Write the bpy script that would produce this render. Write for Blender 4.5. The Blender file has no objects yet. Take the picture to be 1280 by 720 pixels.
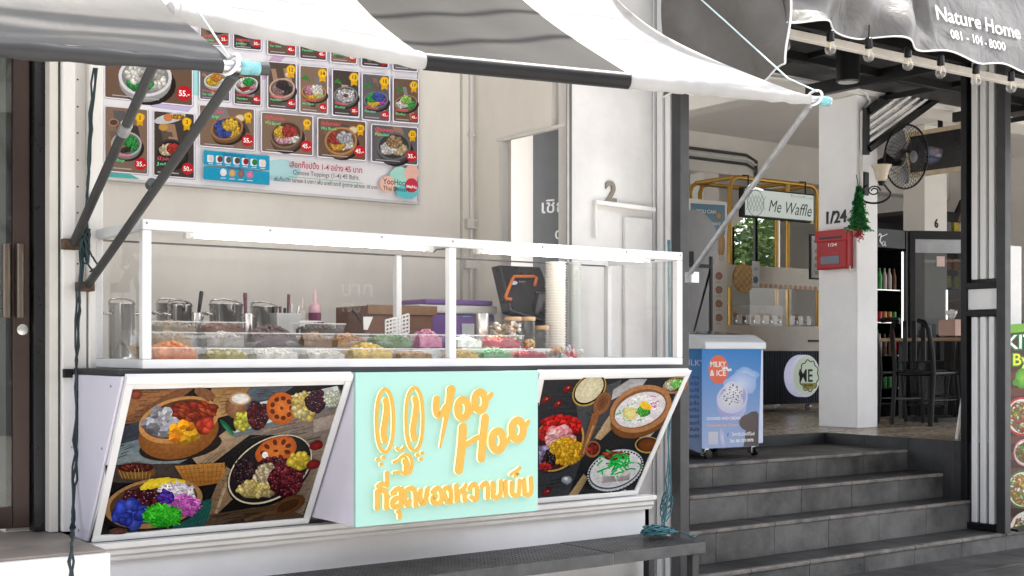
import bpy, bmesh, math, random
from mathutils import Vector, Matrix
random.seed(11)
scene = bpy.context.scene
COL = scene.collection

# ------------------------------------------------------------------ camera
FPX, HORIZON, EYE, YAW = 1600.0, 440.0, 1.45, math.radians(36.0)
cam_data = bpy.data.cameras.new('camera')
cam_data.sensor_width = 36.0
cam_data.lens = FPX / 1280.0 * 36.0
cam_data.shift_y = (HORIZON - 360.0) / 1280.0
cam_data.clip_start = 0.05
cam_data.clip_end = 2000.0
cam = bpy.data.objects.new('camera', cam_data)
COL.objects.link(cam)
cam.location = (0, 0, EYE)
cam.rotation_euler = (math.radians(90), 0, -YAW)
scene.camera = cam

# ------------------------------------------------------------------ sky, sun, exposure
SUN_DIR = Vector((0.42, 0.03, 0.86)).normalized()
world = bpy.data.worlds.new('World')
scene.world = world
world.use_nodes = True
wn = world.node_tree
sky = wn.nodes.new('ShaderNodeTexSky')
sky.sky_type = 'NISHITA'
sky.sun_disc = False
sky.sun_elevation = math.asin(SUN_DIR.z)
sky.sun_rotation = math.atan2(SUN_DIR.x, SUN_DIR.y)
sky.air_density = 1.0
sky.dust_density = 2.5
sky.ozone_density = 0.6
hazy = wn.nodes.new('ShaderNodeHueSaturation')      # thin tropical haze: a paler sky
hazy.inputs['Saturation'].default_value = 0.28
wn.links.new(sky.outputs[0], hazy.inputs['Color'])
wn.links.new(hazy.outputs[0], wn.nodes['Background'].inputs[0])
wn.nodes['Background'].inputs[1].default_value = 0.15
sun_data = bpy.data.lights.new('sun', 'SUN')
sun_data.energy = 2.6
sun_data.angle = math.radians(0.53)
sun_data.color = (1.0, 0.955, 0.88)
sun = bpy.data.objects.new('sun', sun_data)
COL.objects.link(sun)
sun.rotation_euler = SUN_DIR.to_track_quat('Z', 'Y').to_euler()
sun.location = SUN_DIR * 30
scene.view_settings.view_transform = 'Standard'
scene.view_settings.look = 'None'
scene.view_settings.gamma = 1.0
scene.view_settings.use_curve_mapping = False
scene.view_settings.exposure = 2.3
scene.render.engine = 'CYCLES'
scene.cycles.max_bounces = 10
scene.cycles.diffuse_bounces = 5
scene.cycles.transparent_max_bounces = 24
scene.cycles.transmission_bounces = 10
scene.cycles.caustics_reflective = False
scene.cycles.caustics_refractive = False
scene.cycles.use_denoising = True
scene.cycles.sample_clamp_indirect = 6.0

# ------------------------------------------------------------------ helpers
SN, CS = math.sin(YAW), math.cos(YAW)
def ray(x, y):
    u = (x - 640.0) / FPX
    return Vector((SN + u * CS, CS - u * SN, (HORIZON - y) / FPX))
CAMP = Vector((0, 0, EYE))
def at(x, y, X=None, Y=None, Z=None):
    """survey helper: the point of a known plane (X=, Y= or Z=) seen at photo position (x, y)"""
    r = ray(x, y)
    t = X / r.x if X is not None else (Y / r.y if Y is not None else (Z - EYE) / r.z)
    return CAMP + r * t

def rootloc(o):
    while o.parent is not None:
        o = o.parent
    return o.location.copy()

def tag(o, label, cat, group=None, kind=None):
    if label: o['label'] = label
    if cat: o['category'] = cat
    if group: o['group'] = group
    if kind: o['kind'] = kind
    return o

def thing(name, label, cat, loc=(0, 0, 0), group=None):
    o = bpy.data.objects.new(name, None)
    o.empty_display_size = 0.1
    COL.objects.link(o)
    o.location = Vector(loc)
    return tag(o, label, cat, group)

class MB:
    def __init__(s):
        s.v, s.f, s.c = [], [], []
    def add(s, vs, fs, col=None):
        b = len(s.v)
        s.v += [Vector(p) for p in vs]
        for f in fs:
            s.f.append([b + i for i in f])
            s.c.append(col)
        return s
    def box(s, x0, x1, y0, y1, z0, z1, col=None):
        vs = [(x, y, z) for z in (z0, z1) for y in (y0, y1) for x in (x0, x1)]
        return s.add(vs, [(0, 2, 3, 1), (4, 5, 7, 6), (0, 1, 5, 4), (2, 6, 7, 3), (0, 4, 6, 2), (1, 3, 7, 5)], col)
    def obox(s, c, ax, ay, az, col=None):
        c, ax, ay, az = Vector(c), Vector(ax), Vector(ay), Vector(az)
        vs = [c + ax * i + ay * j + az * k for k in (-1, 1) for j in (-1, 1) for i in (-1, 1)]
        return s.add(vs, [(0, 2, 3, 1), (4, 5, 7, 6), (0, 1, 5, 4), (2, 6, 7, 3), (0, 4, 6, 2), (1, 3, 7, 5)], col)
    def bar(s, p, q, w, h, up=(0, 0, 1), col=None):
        p, q = Vector(p), Vector(q)
        d = (q - p)
        a = d.cross(Vector(up))
        if a.length < 1e-6: a = d.cross(Vector((0, 1, 0)))
        a.normalize()
        b = a.cross(d).normalized()
        return s.obox((p + q) / 2, a * (w / 2), d / 2, b * (h / 2), col)
    def tube(s, pts, r, n=10, cap=True, col=None):
        pts = [Vector(p) for p in pts]
        m = len(pts)
        rs = r if isinstance(r, (list, tuple)) else [r] * m
        base = len(s.v)
        prev = None
        for i, p in enumerate(pts):
            t = (pts[min(i + 1, m - 1)] - pts[max(i - 1, 0)])
            if t.length < 1e-9: t = Vector((0, 0, 1))
            t.normalize()
            if prev is None:
                a = t.cross(Vector((0, 0, 1)))
                if a.length < 1e-3: a = t.cross(Vector((0, 1, 0)))
            else:
                a = prev - t * prev.dot(t)
                if a.length < 1e-6: a = t.cross(Vector((0.3, 1, 0.2)))
            a.normalize()
            prev = a
            b = t.cross(a)
            for k in range(n):
                w = 2 * math.pi * k / n
                s.v.append(p + (a * math.cos(w) + b * math.sin(w)) * rs[i])
        for i in range(m - 1):
            for k in range(n):
                k2 = (k + 1) % n
                s.f.append([base + i * n + k, base + (i + 1) * n + k, base + (i + 1) * n + k2, base + i * n + k2])
                s.c.append(col)
        if cap:
            s.f.append([base + k for k in range(n)]); s.c.append(col)
            s.f.append([base + (m - 1) * n + k for k in reversed(range(n))]); s.c.append(col)
        return s
    def lathe(s, prof, c=(0, 0, 0), n=20, axis=(0, 0, 1), col=None, sx=1, sy=1):
        c, ax = Vector(c), Vector(axis).normalized()
        a = ax.cross(Vector((0, 1, 0)))
        if a.length < 1e-3: a = Vector((1, 0, 0))
        a.normalize()
        if ax.z > 0.999: a = Vector((1, 0, 0))
        b = ax.cross(a)
        base = len(s.v)
        for (r, h) in prof:
            for k in range(n):
                w = 2 * math.pi * k / n
                s.v.append(c + ax * h + (a * math.cos(w) * sx + b * math.sin(w) * sy) * r)
        for i in range(len(prof) - 1):
            for k in range(n):
                k2 = (k + 1) % n
                s.f.append([base + i * n + k, base + i * n + k2, base + (i + 1) * n + k2, base + (i + 1) * n + k])
                s.c.append(col)
        if prof[0][0] > 1e-5:
            s.f.append([base + k for k in reversed(range(n))]); s.c.append(col)
        if prof[-1][0] > 1e-5:
            e = base + (len(prof) - 1) * n
            s.f.append([e + k for k in range(n)]); s.c.append(col)
        return s
    def prism(s, poly, o, u, v, d, col=None):
        """poly 2-D points in the frame o,u,v swept along vector d"""
        o, u, v, d = Vector(o), Vector(u), Vector(v), Vector(d)
        n = len(poly)
        vs = [o + u * a + v * b for a, b in poly] + [o + u * a + v * b + d for a, b in poly]
        fs = [tuple(reversed(range(n))), tuple(range(n, 2 * n))] + [(i, (i + 1) % n, n + (i + 1) % n, n + i) for i in range(n)]
        return s.add(vs, fs, col)
    def grid(s, fn, nu, nv, col=None):
        b = len(s.v)
        for j in range(nv + 1):
            for i in range(nu + 1):
                s.v.append(Vector(fn(i / nu, j / nv)))
        for j in range(nv):
            for i in range(nu):
                k = b + j * (nu + 1) + i
                s.f.append([k, k + 1, k + nu + 2, k + nu + 1])
                s.c.append(col(i, j) if callable(col) else col)
        return s
    def build(s, name, material, parent=None, bevel=0, smooth=None, solid=0, sub=0, seg=2):
        me = bpy.data.meshes.new(name)
        off = rootloc(parent) if parent is not None else Vector((0, 0, 0))
        vs = s.v
        loc = None
        if parent is None:
            xs = [p.x for p in vs]; ys = [p.y for p in vs]; zs = [p.z for p in vs]
            loc = Vector(((min(xs) + max(xs)) / 2, (min(ys) + max(ys)) / 2, min(zs)))
            off = loc
        me.from_pydata([tuple(p - off) for p in vs], [], s.f)
        if any(c is not None for c in s.c):
            ca = me.color_attributes.new('Col', 'FLOAT_COLOR', 'CORNER')
            li = 0
            for f, c in zip(s.f, s.c):
                per = c is not None and len(c) > 0 and isinstance(c[0], (tuple, list))
                for k in range(len(f)):
                    cc = (c[k] if per else c) if c is not None else (0.5, 0.5, 0.5)
                    ca.data[li].color = (cc[0], cc[1], cc[2], 1.0)
                    li += 1
        if smooth is not None:
            me.polygons.foreach_set('use_smooth', [True] * len(me.polygons))
            try: me.set_sharp_from_angle(angle=math.radians(smooth))
            except Exception: pass
        if material is not None:
            for m in (material if isinstance(material, (list, tuple)) else [material]):
                me.materials.append(m)
        me.update()
        o = bpy.data.objects.new(name, me)
        COL.objects.link(o)
        if parent is not None: o.parent = parent
        if loc is not None: o.location = loc
        if solid:
            m = o.modifiers.new('solid', 'SOLIDIFY'); m.thickness = solid; m.offset = 0
        if bevel:
            m = o.modifiers.new('bevel', 'BEVEL'); m.width = bevel; m.segments = seg; m.limit_method = 'ANGLE'; m.angle_limit = math.radians(40)
            m.harden_normals = False
        if sub:
            m = o.modifiers.new('sub', 'SUBSURF'); m.levels = sub; m.render_levels = sub
        return o

def copy_tree(o, parent=None):
    c = o.copy()
    COL.objects.link(c)
    c.parent = parent
    for ch in list(o.children):
        copy_tree(ch, c)
    return c

# ------------------------------------------------------------------ materials
MATS = {}
def mat(name, col, rough=0.5, metal=0.0, var=0.12, scale=6.0, bump=0.0, bscale=40.0, spec=0.5, coat=0.0, emit=None, estr=0.0,
        alpha=1.0, trans=0.0, ior=1.45, rvar=0.1, streak=0.0, dark=None, sss=0.0):
    if name in MATS: return MATS[name]
    m = bpy.data.materials.new(name)
    m.use_nodes = True
    nt = m.node_tree
    N, L = nt.nodes, nt.links
    b = N['Principled BSDF']
    b.inputs['Base Color'].default_value = (*col, 1)
    b.inputs['Roughness'].default_value = rough
    b.inputs['Metallic'].default_value = metal
    b.inputs['Specular IOR Level'].default_value = spec
    b.inputs['IOR'].default_value = ior
    b.inputs['Coat Weight'].default_value = coat
    b.inputs['Transmission Weight'].default_value = trans
    b.inputs['Alpha'].default_value = alpha
    if emit:
        b.inputs['Emission Color'].default_value = (*emit, 1)
        b.inputs['Emission Strength'].default_value = estr
    tc = N.new('ShaderNodeTexCoord')
    if var > 0 or dark:
        n1 = N.new('ShaderNodeTexNoise'); n1.inputs['Scale'].default_value = scale; n1.inputs['Detail'].default_value = 8
        n1.inputs['Roughness'].default_value = 0.65
        mp = N.new('ShaderNodeMapping')
        if streak: mp.inputs['Scale'].default_value = (1, 1, streak)
        L.new(tc.outputs['Object'], mp.inputs['Vector']); L.new(mp.outputs[0], n1.inputs['Vector'])
        rp = N.new('ShaderNodeValToRGB')
        d = dark or tuple(c * (1 - var * 1.6) for c in col)
        rp.color_ramp.elements[0].color = (*d, 1); rp.color_ramp.elements[0].position = 0.30
        rp.color_ramp.elements[1].color = (*[min(1, c * (1 + var * 0.6)) for c in col], 1); rp.color_ramp.elements[1].position = 0.66
        L.new(n1.outputs['Fac'], rp.inputs[0]); L.new(rp.outputs[0], b.inputs['Base Color'])
        if rvar:
            mr = N.new('ShaderNodeMapRange')
            mr.inputs['To Min'].default_value = max(0.02, rough - rvar); mr.inputs['To Max'].default_value = min(1, rough + rvar)
            n2 = N.new('ShaderNodeTexNoise'); n2.inputs['Scale'].default_value = scale * 2.3; n2.inputs['Detail'].default_value = 5
            L.new(tc.outputs['Object'], n2.inputs['Vector']); L.new(n2.outputs['Fac'], mr.inputs['Value']); L.new(mr.outputs[0], b.inputs['Roughness'])
    if bump:
        n3 = N.new('ShaderNodeTexNoise'); n3.inputs['Scale'].default_value = bscale; n3.inputs['Detail'].default_value = 6
        bp = N.new('ShaderNodeBump'); bp.inputs['Strength'].default_value = bump; bp.inputs['Distance'].default_value = 0.01
        L.new(tc.outputs['Object'], n3.inputs['Vector']); L.new(n3.outputs['Fac'], bp.inputs['Height']); L.new(bp.outputs[0], b.inputs['Normal'])
    MATS[name] = m
    return m

def printmat(name, rough=0.35, coat=0.0, grain=0.18, gscale=60.0, emit=0.0, spec=0.5, gain=1.0, gamma=1.0):
    """flat print: colour comes from the printed shapes"""
    if name in MATS: return MATS[name]
    m = bpy.data.materials.new(name); m.use_nodes = True
    nt = m.node_tree; N, L = nt.nodes, nt.links
    b = N['Principled BSDF']
    a = N.new('ShaderNodeAttribute'); a.attribute_name = 'Col'
    tc = N.new('ShaderNodeTexCoord')
    n = N.new('ShaderNodeTexNoise'); n.inputs['Scale'].default_value = gscale; n.inputs['Detail'].default_value = 5
    mr = N.new('ShaderNodeMapRange'); mr.inputs['From Min'].default_value = 0.3; mr.inputs['From Max'].default_value = 0.7
    mr.inputs['To Min'].default_value = gain * (1 - grain); mr.inputs['To Max'].default_value = gain * (1 + grain)
    mx = N.new('ShaderNodeVectorMath'); mx.operation = 'SCALE'
    L.new(tc.outputs['Object'], n.inputs['Vector']); L.new(n.outputs['Fac'], mr.inputs['Value'])
    L.new(a.outputs['Color'], mx.inputs[0]); L.new(mr.outputs[0], mx.inputs['Scale'])
    gm = N.new('ShaderNodeGamma'); gm.inputs['Gamma'].default_value = gamma
    L.new(mx.outputs[0], gm.inputs['Color']); L.new(gm.outputs[0], b.inputs['Base Color'])
    b.inputs['Roughness'].default_value = rough
    b.inputs['Coat Weight'].default_value = coat
    b.inputs['Specular IOR Level'].default_value = spec
    if emit:
        L.new(mx.outputs[0], b.inputs['Emission Color']); b.inputs['Emission Strength'].default_value = emit
    MATS[name] = m
    return m

def glassmat(name, tint=(1, 1, 1), rough=0.0, refl=1.0, dirt=0.012):
    """thin sheet glass: clear, with fresnel reflection and a little dust"""
    if name in MATS: return MATS[name]
    m = bpy.data.materials.new(name); m.use_nodes = True
    nt = m.node_tree; N, L = nt.nodes, nt.links
    N.remove(N['Principled BSDF'])
    out = N['Material Output']
    tr = N.new('ShaderNodeBsdfTransparent'); tr.inputs[0].default_value = (*tint, 1)
    gl = N.new('ShaderNodeBsdfGlossy'); gl.inputs['Roughness'].default_value = rough
    gl.inputs[0].default_value = (refl, refl, refl, 1)
    df = N.new('ShaderNodeBsdfDiffuse'); df.inputs[0].default_value = (0.75, 0.75, 0.74, 1)
    fr = N.new('ShaderNodeFresnel')
    ge = N.new('ShaderNodeNewGeometry'); io = N.new('ShaderNodeMapRange')      # the same sheet from either side
    io.inputs['To Min'].default_value = 1.5; io.inputs['To Max'].default_value = 1 / 1.5
    L.new(ge.outputs['Backfacing'], io.inputs['Value']); L.new(io.outputs[0], fr.inputs['IOR'])
    mx = N.new('ShaderNodeMixShader'); mx2 = N.new('ShaderNodeMixShader')
    tc = N.new('ShaderNodeTexCoord')
    n = N.new('ShaderNodeTexNoise'); n.inputs['Scale'].default_value = 3.5; n.inputs['Detail'].default_value = 9
    mr = N.new('ShaderNodeMapRange'); mr.inputs['From Min'].default_value = 0.35; mr.inputs['From Max'].default_value = 0.75
    mr.inputs['To Min'].default_value = dirt * 0.2; mr.inputs['To Max'].default_value = dirt * 2
    L.new(tc.outputs['Object'], n.inputs['Vector']); L.new(n.outputs['Fac'], mr.inputs['Value'])
    L.new(fr.outputs[0], mx.inputs[0]); L.new(tr.outputs[0], mx.inputs[1]); L.new(gl.outputs[0], mx.inputs[2])
    L.new(mr.outputs[0], mx2.inputs[0]); L.new(mx.outputs[0], mx2.inputs[1]); L.new(df.outputs[0], mx2.inputs[2])
    L.new(mx2.outputs[0], out.inputs['Surface'])
    MATS[name] = m
    return m

M_WALL = mat('painted_wall', (0.86, 0.825, 0.77), 0.62, var=0.07, scale=1.6, bump=0.05, bscale=25, streak=0.35)
M_WALL2 = mat('old_painted_wall', (0.66, 0.65, 0.63), 0.65, var=0.07, scale=1.2, bump=0.06, bscale=20, streak=0.4)
M_WHITE = mat('white_gloss_paint', (0.665, 0.655, 0.64), 0.42, var=0.09, scale=2.2, bump=0.02, bscale=18)
M_WORN = mat('worn_white_paint', (0.74, 0.73, 0.71), 0.5, var=0.08, scale=5, streak=0.2, bump=0.04)
M_ALU = mat('white_aluminium', (0.645, 0.645, 0.65), 0.34, var=0.06, scale=4, rvar=0.08)
M_LILAC = mat('lilac_white_board', (0.62, 0.60, 0.69), 0.35, var=0.03, scale=3)
M_STEEL = mat('brushed_steel', (0.62, 0.61, 0.60), 0.24, 1.0, var=0.12, scale=9, streak=0.1)
M_GALV = mat('galvanised_pipe', (0.52, 0.53, 0.54), 0.36, 0.85, var=0.18, scale=14)
M_PAINTGREY = mat('grey_painted_pipe', (0.055, 0.056, 0.057), 0.45, 0.2, var=0.15, scale=10)
M_BLACKST = mat('black_painted_steel', (0.0065, 0.0068, 0.0075), 0.42, var=0.25, spec=0.35, scale=8)
M_DKGREY = mat('dark_grey_paint', (0.035, 0.035, 0.037), 0.45, var=0.2, scale=6)
M_BLACKPL = mat('black_plastic', (0.007, 0.007, 0.008), 0.4, var=0.1, spec=0.35)
M_GLASS = glassmat('clear_glass')
M_PRINT = printmat('glossy_print', 0.25, 0.0, gain=0.84, spec=0.12, gamma=1.22)
M_PRINTF = printmat('vinyl_wrap_print', 0.3, 0.0, grain=0.04, gain=0.8, spec=0.2, gamma=1.15)
M_PRINTM = printmat('matt_print', 0.5)
M_FLAT = printmat('vinyl_lettering', 0.5, grain=0.02)

# ------------------------------------------------------------------ lettering
def glyphs(s, bold=0.0, shear=0.0, spacing=1.0):
    c = bpy.data.curves.new('lettering', 'FONT')
    c.body = s; c.size = 1.0; c.offset = bold; c.shear = shear; c.space_character = spacing
    c.resolution_u = 3
    o = bpy.data.objects.new('lettering', c)
    COL.objects.link(o)
    dg = bpy.context.evaluated_depsgraph_get()
    me = bpy.data.meshes.new_from_object(o.evaluated_get(dg))
    vs = [(v.co.x, v.co.y) for v in me.vertices]
    fs = [list(p.vertices) for p in me.polygons]
    # island index per vertex, so that crossing strokes get levels of their own
    par = list(range(len(vs)))
    def find(a):
        while par[a] != a:
            par[a] = par[par[a]]; a = par[a]
        return a
    for f in fs:
        for k in f[1:]:
            par[find(k)] = find(f[0])
    ids = {}
    isl = [ids.setdefault(find(i), len(ids)) for i in range(len(vs))]
    bpy.data.objects.remove(o); bpy.data.curves.remove(c); bpy.data.meshes.remove(me)
    w = max([v[0] for v in vs], default=0)
    return vs, fs, isl, w

class Canvas:
    """Flat print on a plane in the scene. Shapes are given at their place in the surveyed picture of that plane."""
    DZ = 1.5e-5
    def __init__(s, p0, U, V, crop=(0, 0, 1.0)):
        s.o = Vector(p0); s.U = Vector(U).normalized(); s.V = Vector(V).normalized()
        s.N = s.U.cross(s.V).normalized()
        if s.N.dot(CAMP - s.o) < 0: s.N = -s.N
        s.crop = crop; s.mb = MB(); s.l = 1
    def m(s, x, y, lvl):
        cx, cy, k = s.crop
        r = ray(cx + x * k, cy + y * k)
        t = (s.o - CAMP).dot(s.N) / r.dot(s.N)
        p = CAMP + r * t
        return p + s.N * (lvl * s.DZ)
    def poly(s, pts, col, col2=None, lvl=None):
        """filled polygon; col2 is the colour at the last half of its points (a printed gradient)"""
        if lvl is None: s.l += 1; lvl = s.l
        vs = [s.m(x, y, lvl) for x, y in pts]
        if col2 is not None:
            n = len(pts); cols = [col if i < n / 2 else col2 for i in range(n)]
            s.mb.add(vs, [tuple(range(n))], cols)
        else:
            s.mb.add(vs, [tuple(range(len(pts)))], col)
        return s
    def quad(s, x0, y0, x1, y1, col, sl=0.0, col2=None):
        return s.poly([(x0, y0), (x1, y0 + sl * (x1 - x0)), (x1, y1 + sl * (x1 - x0)), (x0, y1)], col, col2)
    def rquad(s, x0, y0, x1, y1, col, sl=0.0, r=2.0, sl2=None):
        sl2 = sl if sl2 is None else sl2
        pts = []
        for (cx, cy, a0) in ((x1 - r, y0 + r, -90), (x1 - r, y1 - r, 0), (x0 + r, y1 - r, 90), (x0 + r, y0 + r, 180)):
            for k in range(4):
                a = math.radians(a0 + 30 * k)
                px, py = cx + r * math.cos(a), cy + r * math.sin(a)
                f = (py - y0) / max(1e-6, (y1 - y0))
                pts.append((px, py + (sl * (1 - f) + sl2 * f) * (px - x0)))
        return s.poly(pts, col)
    def ell(s, cx, cy, rx, ry, col, edge=None, rot=0.0, n=28, wob=0.0, a0=0, a1=360, hl=None):
        s.l += 1
        ca, sa = math.cos(math.radians(rot)), math.sin(math.radians(rot))
        pts = []
        ph = random.random() * 6
        for k in range(n + (1 if a1 - a0 < 360 else 0)):
            w = math.radians(a0 + (a1 - a0) * k / n)
            q = 1 + wob * (math.sin(3 * w + ph) * 0.5 + math.sin(5 * w + 2 * ph) * 0.35 + random.uniform(-.4, .4))
            x, y = rx * q * math.cos(w), ry * q * math.sin(w)
            pts.append((cx + x * ca - y * sa, cy + x * sa + y * ca))
        if edge is None:
            s.poly(pts, col, lvl=s.l)
        else:
            hx, hy = hl if hl else (0, 0)
            vs = [s.m(cx + hx * rx, cy + hy * ry, s.l)] + [s.m(x, y, s.l) for x, y in pts]
            m = len(pts)
            fs, cs = [], []
            for k in range(m):
                s.mb.add([vs[0], vs[1 + k], vs[1 + (k + 1) % m]], [(0, 1, 2)], [col, edge, edge])
        return s
    def stroke(s, pts, w, col, w2=None, lvl=None):
        if lvl is None: s.l += 1
        lv = s.l if lvl is None else lvl
        n = len(pts)
        L_, R_ = [], []
        for i in range(n):
            a = pts[max(0, i - 1)]; b = pts[min(n - 1, i + 1)]
            dx, dy = b[0] - a[0], b[1] - a[1]
            q = math.hypot(dx, dy) or 1
            ww = w if w2 is None else w + (w2 - w) * i / max(1, n - 1)
            ox, oy = -dy / q * ww / 2, dx / q * ww / 2
            L_.append((pts[i][0] + ox, pts[i][1] + oy)); R_.append((pts[i][0] - ox, pts[i][1] - oy))
        vs = [s.m(x, y, lv) for x, y in L_ + R_]
        s.mb.add(vs, [(i, i + 1, n + i + 1, n + i) for i in range(n - 1)], col)
        return s
    def bits(s, cx, cy, rx, ry, n, size, cols, rot=0.0, ar=0.6, dark=0.55, arot=None, lo=1.15, shine=None, under=True, kind='bean'):
        """a heap of n small food pieces inside an ellipse, each with a lit side; glossy dark kinds get a glint"""
        ca, sa = math.cos(math.radians(rot)), math.sin(math.radians(rot))
        m0 = tuple(sum(c[k] for c in cols) / len(cols) for k in range(3))
        if under: s.ell(cx, cy + size * .15, rx + size * .3, ry + size * .2, tuple(k * .38 for k in m0), rot=rot, n=18, wob=.08)
        n = int(n * 1.7); size = size * .84
        glossy = (max(m0) < .2) if shine is None else shine
        l0 = s.l + 1
        for i in range(n):
            q = math.sqrt((i + 0.5) / n); w = i * 2.399963 + random.random() * 0.45
            x, y = rx * q * math.cos(w), ry * q * math.sin(w)
            X, Y = cx + x * ca - y * sa, cy + x * sa + y * ca
            c = random.choice(cols); g = random.uniform(0.62, lo) * (1.08 - .3 * (y / max(ry, 1e-6) * .5 + .5))
            c = tuple(min(1, k * g) for k in c)
            z = size * random.uniform(0.6, 1.35)
            hc = tuple(min(1, k * 1.3 + .02) for k in c)
            s.l = l0 + (i % 16)
            if kind == 'cube':        # cut cubes: a lit top and two darker sides
                a0 = random.uniform(0, 1.2); P_ = [(X + z * .95 * math.cos(a0 + k * 1.0472), Y + z * .82 * math.sin(a0 + k * 1.0472)) for k in range(6)]
                lv = s.l
                for (ia, ib, ic), g_ in (((0, 1, 2), .62), ((2, 3, 4), 1.28), ((4, 5, 0), .95)):
                    s.poly([(X, Y), P_[ia], P_[ib], P_[ic]], tuple(min(1, k * g_) for k in c), tuple(min(1, k * g_ * .82) for k in c), lvl=lv)
                continue
            if kind == 'thread':      # shredded strands
                for q_ in range(2):
                    a0 = random.uniform(0, 3.14); b0 = a0 + random.uniform(-.8, .8)
                    g_ = random.uniform(.75, 1.25)
                    s.stroke([(X - z * 1.3 * math.cos(a0), Y - z * .9 * math.sin(a0)), (X + random.uniform(-2, 2), Y), (X + z * 1.3 * math.cos(b0), Y + z * .9 * math.sin(b0))], max(1.4, z * .34), tuple(min(1, k * g_) for k in c), lvl=s.l + q_ * .4)
                continue
            s.ell(X, Y, z, z * ar * random.uniform(.8, 1.15), hc, tuple(k * dark * .95 for k in c), rot=(random.uniform(0, 180) if arot is None else arot + random.uniform(-25, 25)), n=8, wob=0.16, hl=(random.uniform(-.5, 0), random.uniform(-.55, -.1)))
            if glossy and z > 9 and random.random() < .55:
                s.l = l0 + 17
                s.ell(X - z * .2, Y - z * ar * .4, z * .16, z * .08, tuple(min(1, k * .6 + .32) for k in c), n=5)
        s.l = l0 + 19
        return s
    def grain(s, pts, n, col, w=2.0, ang=None):
        """thin streaks of wood grain inside a quad given as four corners"""
        (ax, ay), (bx, by), (cx, cy), (dx, dy) = pts
        s.l += 1
        lv = s.l
        for k in range(n):
            v = (k + random.random() * .8) / n; u0 = random.uniform(0, .5); u1 = u0 + random.uniform(.2, .5); u1 = min(u1, 1)
            f = lambda u: (ax + (bx - ax) * u + ((dx - ax) + (cx - bx - dx + ax) * u) * v, ay + (by - ay) * u + ((dy - ay) + (cy - by - dy + ay) * u) * v)
            g = random.uniform(.6, 1.5); s.l = lv + 6
            s.stroke([f(u0), f((u0 + u1) / 2), f(u1)], w * random.uniform(.5, 1.3), tuple(q * g for q in col), lvl=lv + k % 5)
        return s
    def text(s, st, x, y, size, col, slope=0.0, bold=0.0, shear=0.0, width=None, align='L', spacing=1.0):
        vs, fs, isl, w = glyphs(st, bold, shear, spacing)
        if not vs: return s
        kx = size if width is None else width / w
        x0 = x - (w * kx if align == 'R' else (w * kx / 2 if align == 'C' else 0))
        s.l += 1
        ni = max(isl) + 1
        P = [s.m(x0 + a * kx, y + slope * (x0 + a * kx - x) - b * size, s.l + 0.6 * isl[i]) for i, (a, b) in enumerate(vs)]
        s.mb.add(P, fs, col)
        s.l += int(0.6 * ni) + 1
        return s
    def build(s, name, material, parent):
        return s.mb.build(name, material, parent)

def letters3d(st, o, u, v, size, depth, material, name, parent, bold=0.0, shear=0.0, width=None):
    """raised lettering as solid pieces: o = baseline start, u/v = reading and up directions"""
    vs, fs, isl, w = glyphs(st, bold, shear)
    kx = size if width is None else width / w
    o, u, v = Vector(o), Vector(u).normalized(), Vector(v).normalized()
    n = u.cross(v)
    if n.dot(CAMP - o) < 0: n = -n
    mb = MB()
    top = [o + u * (a * kx) + v * (b * size) + n * (depth + 0.0002 * isl[i]) for i, (a, b) in enumerate(vs)]
    bot = [o + u * (a * kx) + v * (b * size) + n * 0.0005 for i, (a, b) in enumerate(vs)]
    k = len(vs)
    cnt = {}
    for f in fs:
        for i in range(len(f)):
            e = (f[i], f[(i + 1) % len(f)])
            cnt[tuple(sorted(e))] = cnt.get(tuple(sorted(e)), 0) + 1
    side = [(f[i], f[(i + 1) % len(f)], f[(i + 1) % len(f)] + k, f[i] + k) for f in fs for i in range(len(f)) if cnt[tuple(sorted((f[i], f[(i + 1) % len(f)])))] == 1]
    mb.add(top + bot, [tuple(f) for f in fs] + side)
    return mb.build(name, material, parent)
# ================================================================== ground, platform, steps
GZ = -0.18
M_GROUND = mat('street_concrete', (0.42, 0.405, 0.385), 0.85, var=0.2, scale=1.3, bump=0.2, bscale=60)
g = MB().grid(lambda a, b: (-300 + 600 * a, -300 + 600 * b, GZ), 2, 2).build('ground', M_GROUND)
g['kind'] = 'structure'

M_SLATE = mat('dark_slate_tile', (0.040, 0.0385, 0.038), 0.5, var=0.5, scale=2.2, bump=0.25, bscale=30, rvar=0.15)
M_RISER = mat('riser_stone', (0.092, 0.089, 0.086), 0.6, var=0.55, scale=2.0, bump=0.3, bscale=22)
M_NOSE = mat('worn_step_edge', (0.17, 0.155, 0.14), 0.7, var=0.4, scale=7, bump=0.2)
M_STAIRCORE = mat('stair_mortar', (0.16, 0.16, 0.16), 0.9, var=0.1)
XL, XR = 5.80, 9.35
LEV = [(7.00, 0.60, 7.93), (6.64, 0.42, 7.00), (6.375, 0.215, 6.64), (6.05, -0.02, 6.375)]   # nosing Y, top Z, rear Y
core = MB()
for i, (yn, zt, yb) in enumerate(LEV):
    x1 = XR if i < 3 else 9.95
    core.box(XL - 0.05, x1 - 0.004, yn + 0.02, 8.0, GZ - 0.05 - 0.01 * i, zt - 0.02)
steps = core.build('steps', M_STAIRCORE)
tag(steps, 'flight of dark slate steps rising to the open restaurant', None, kind='structure')
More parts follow.
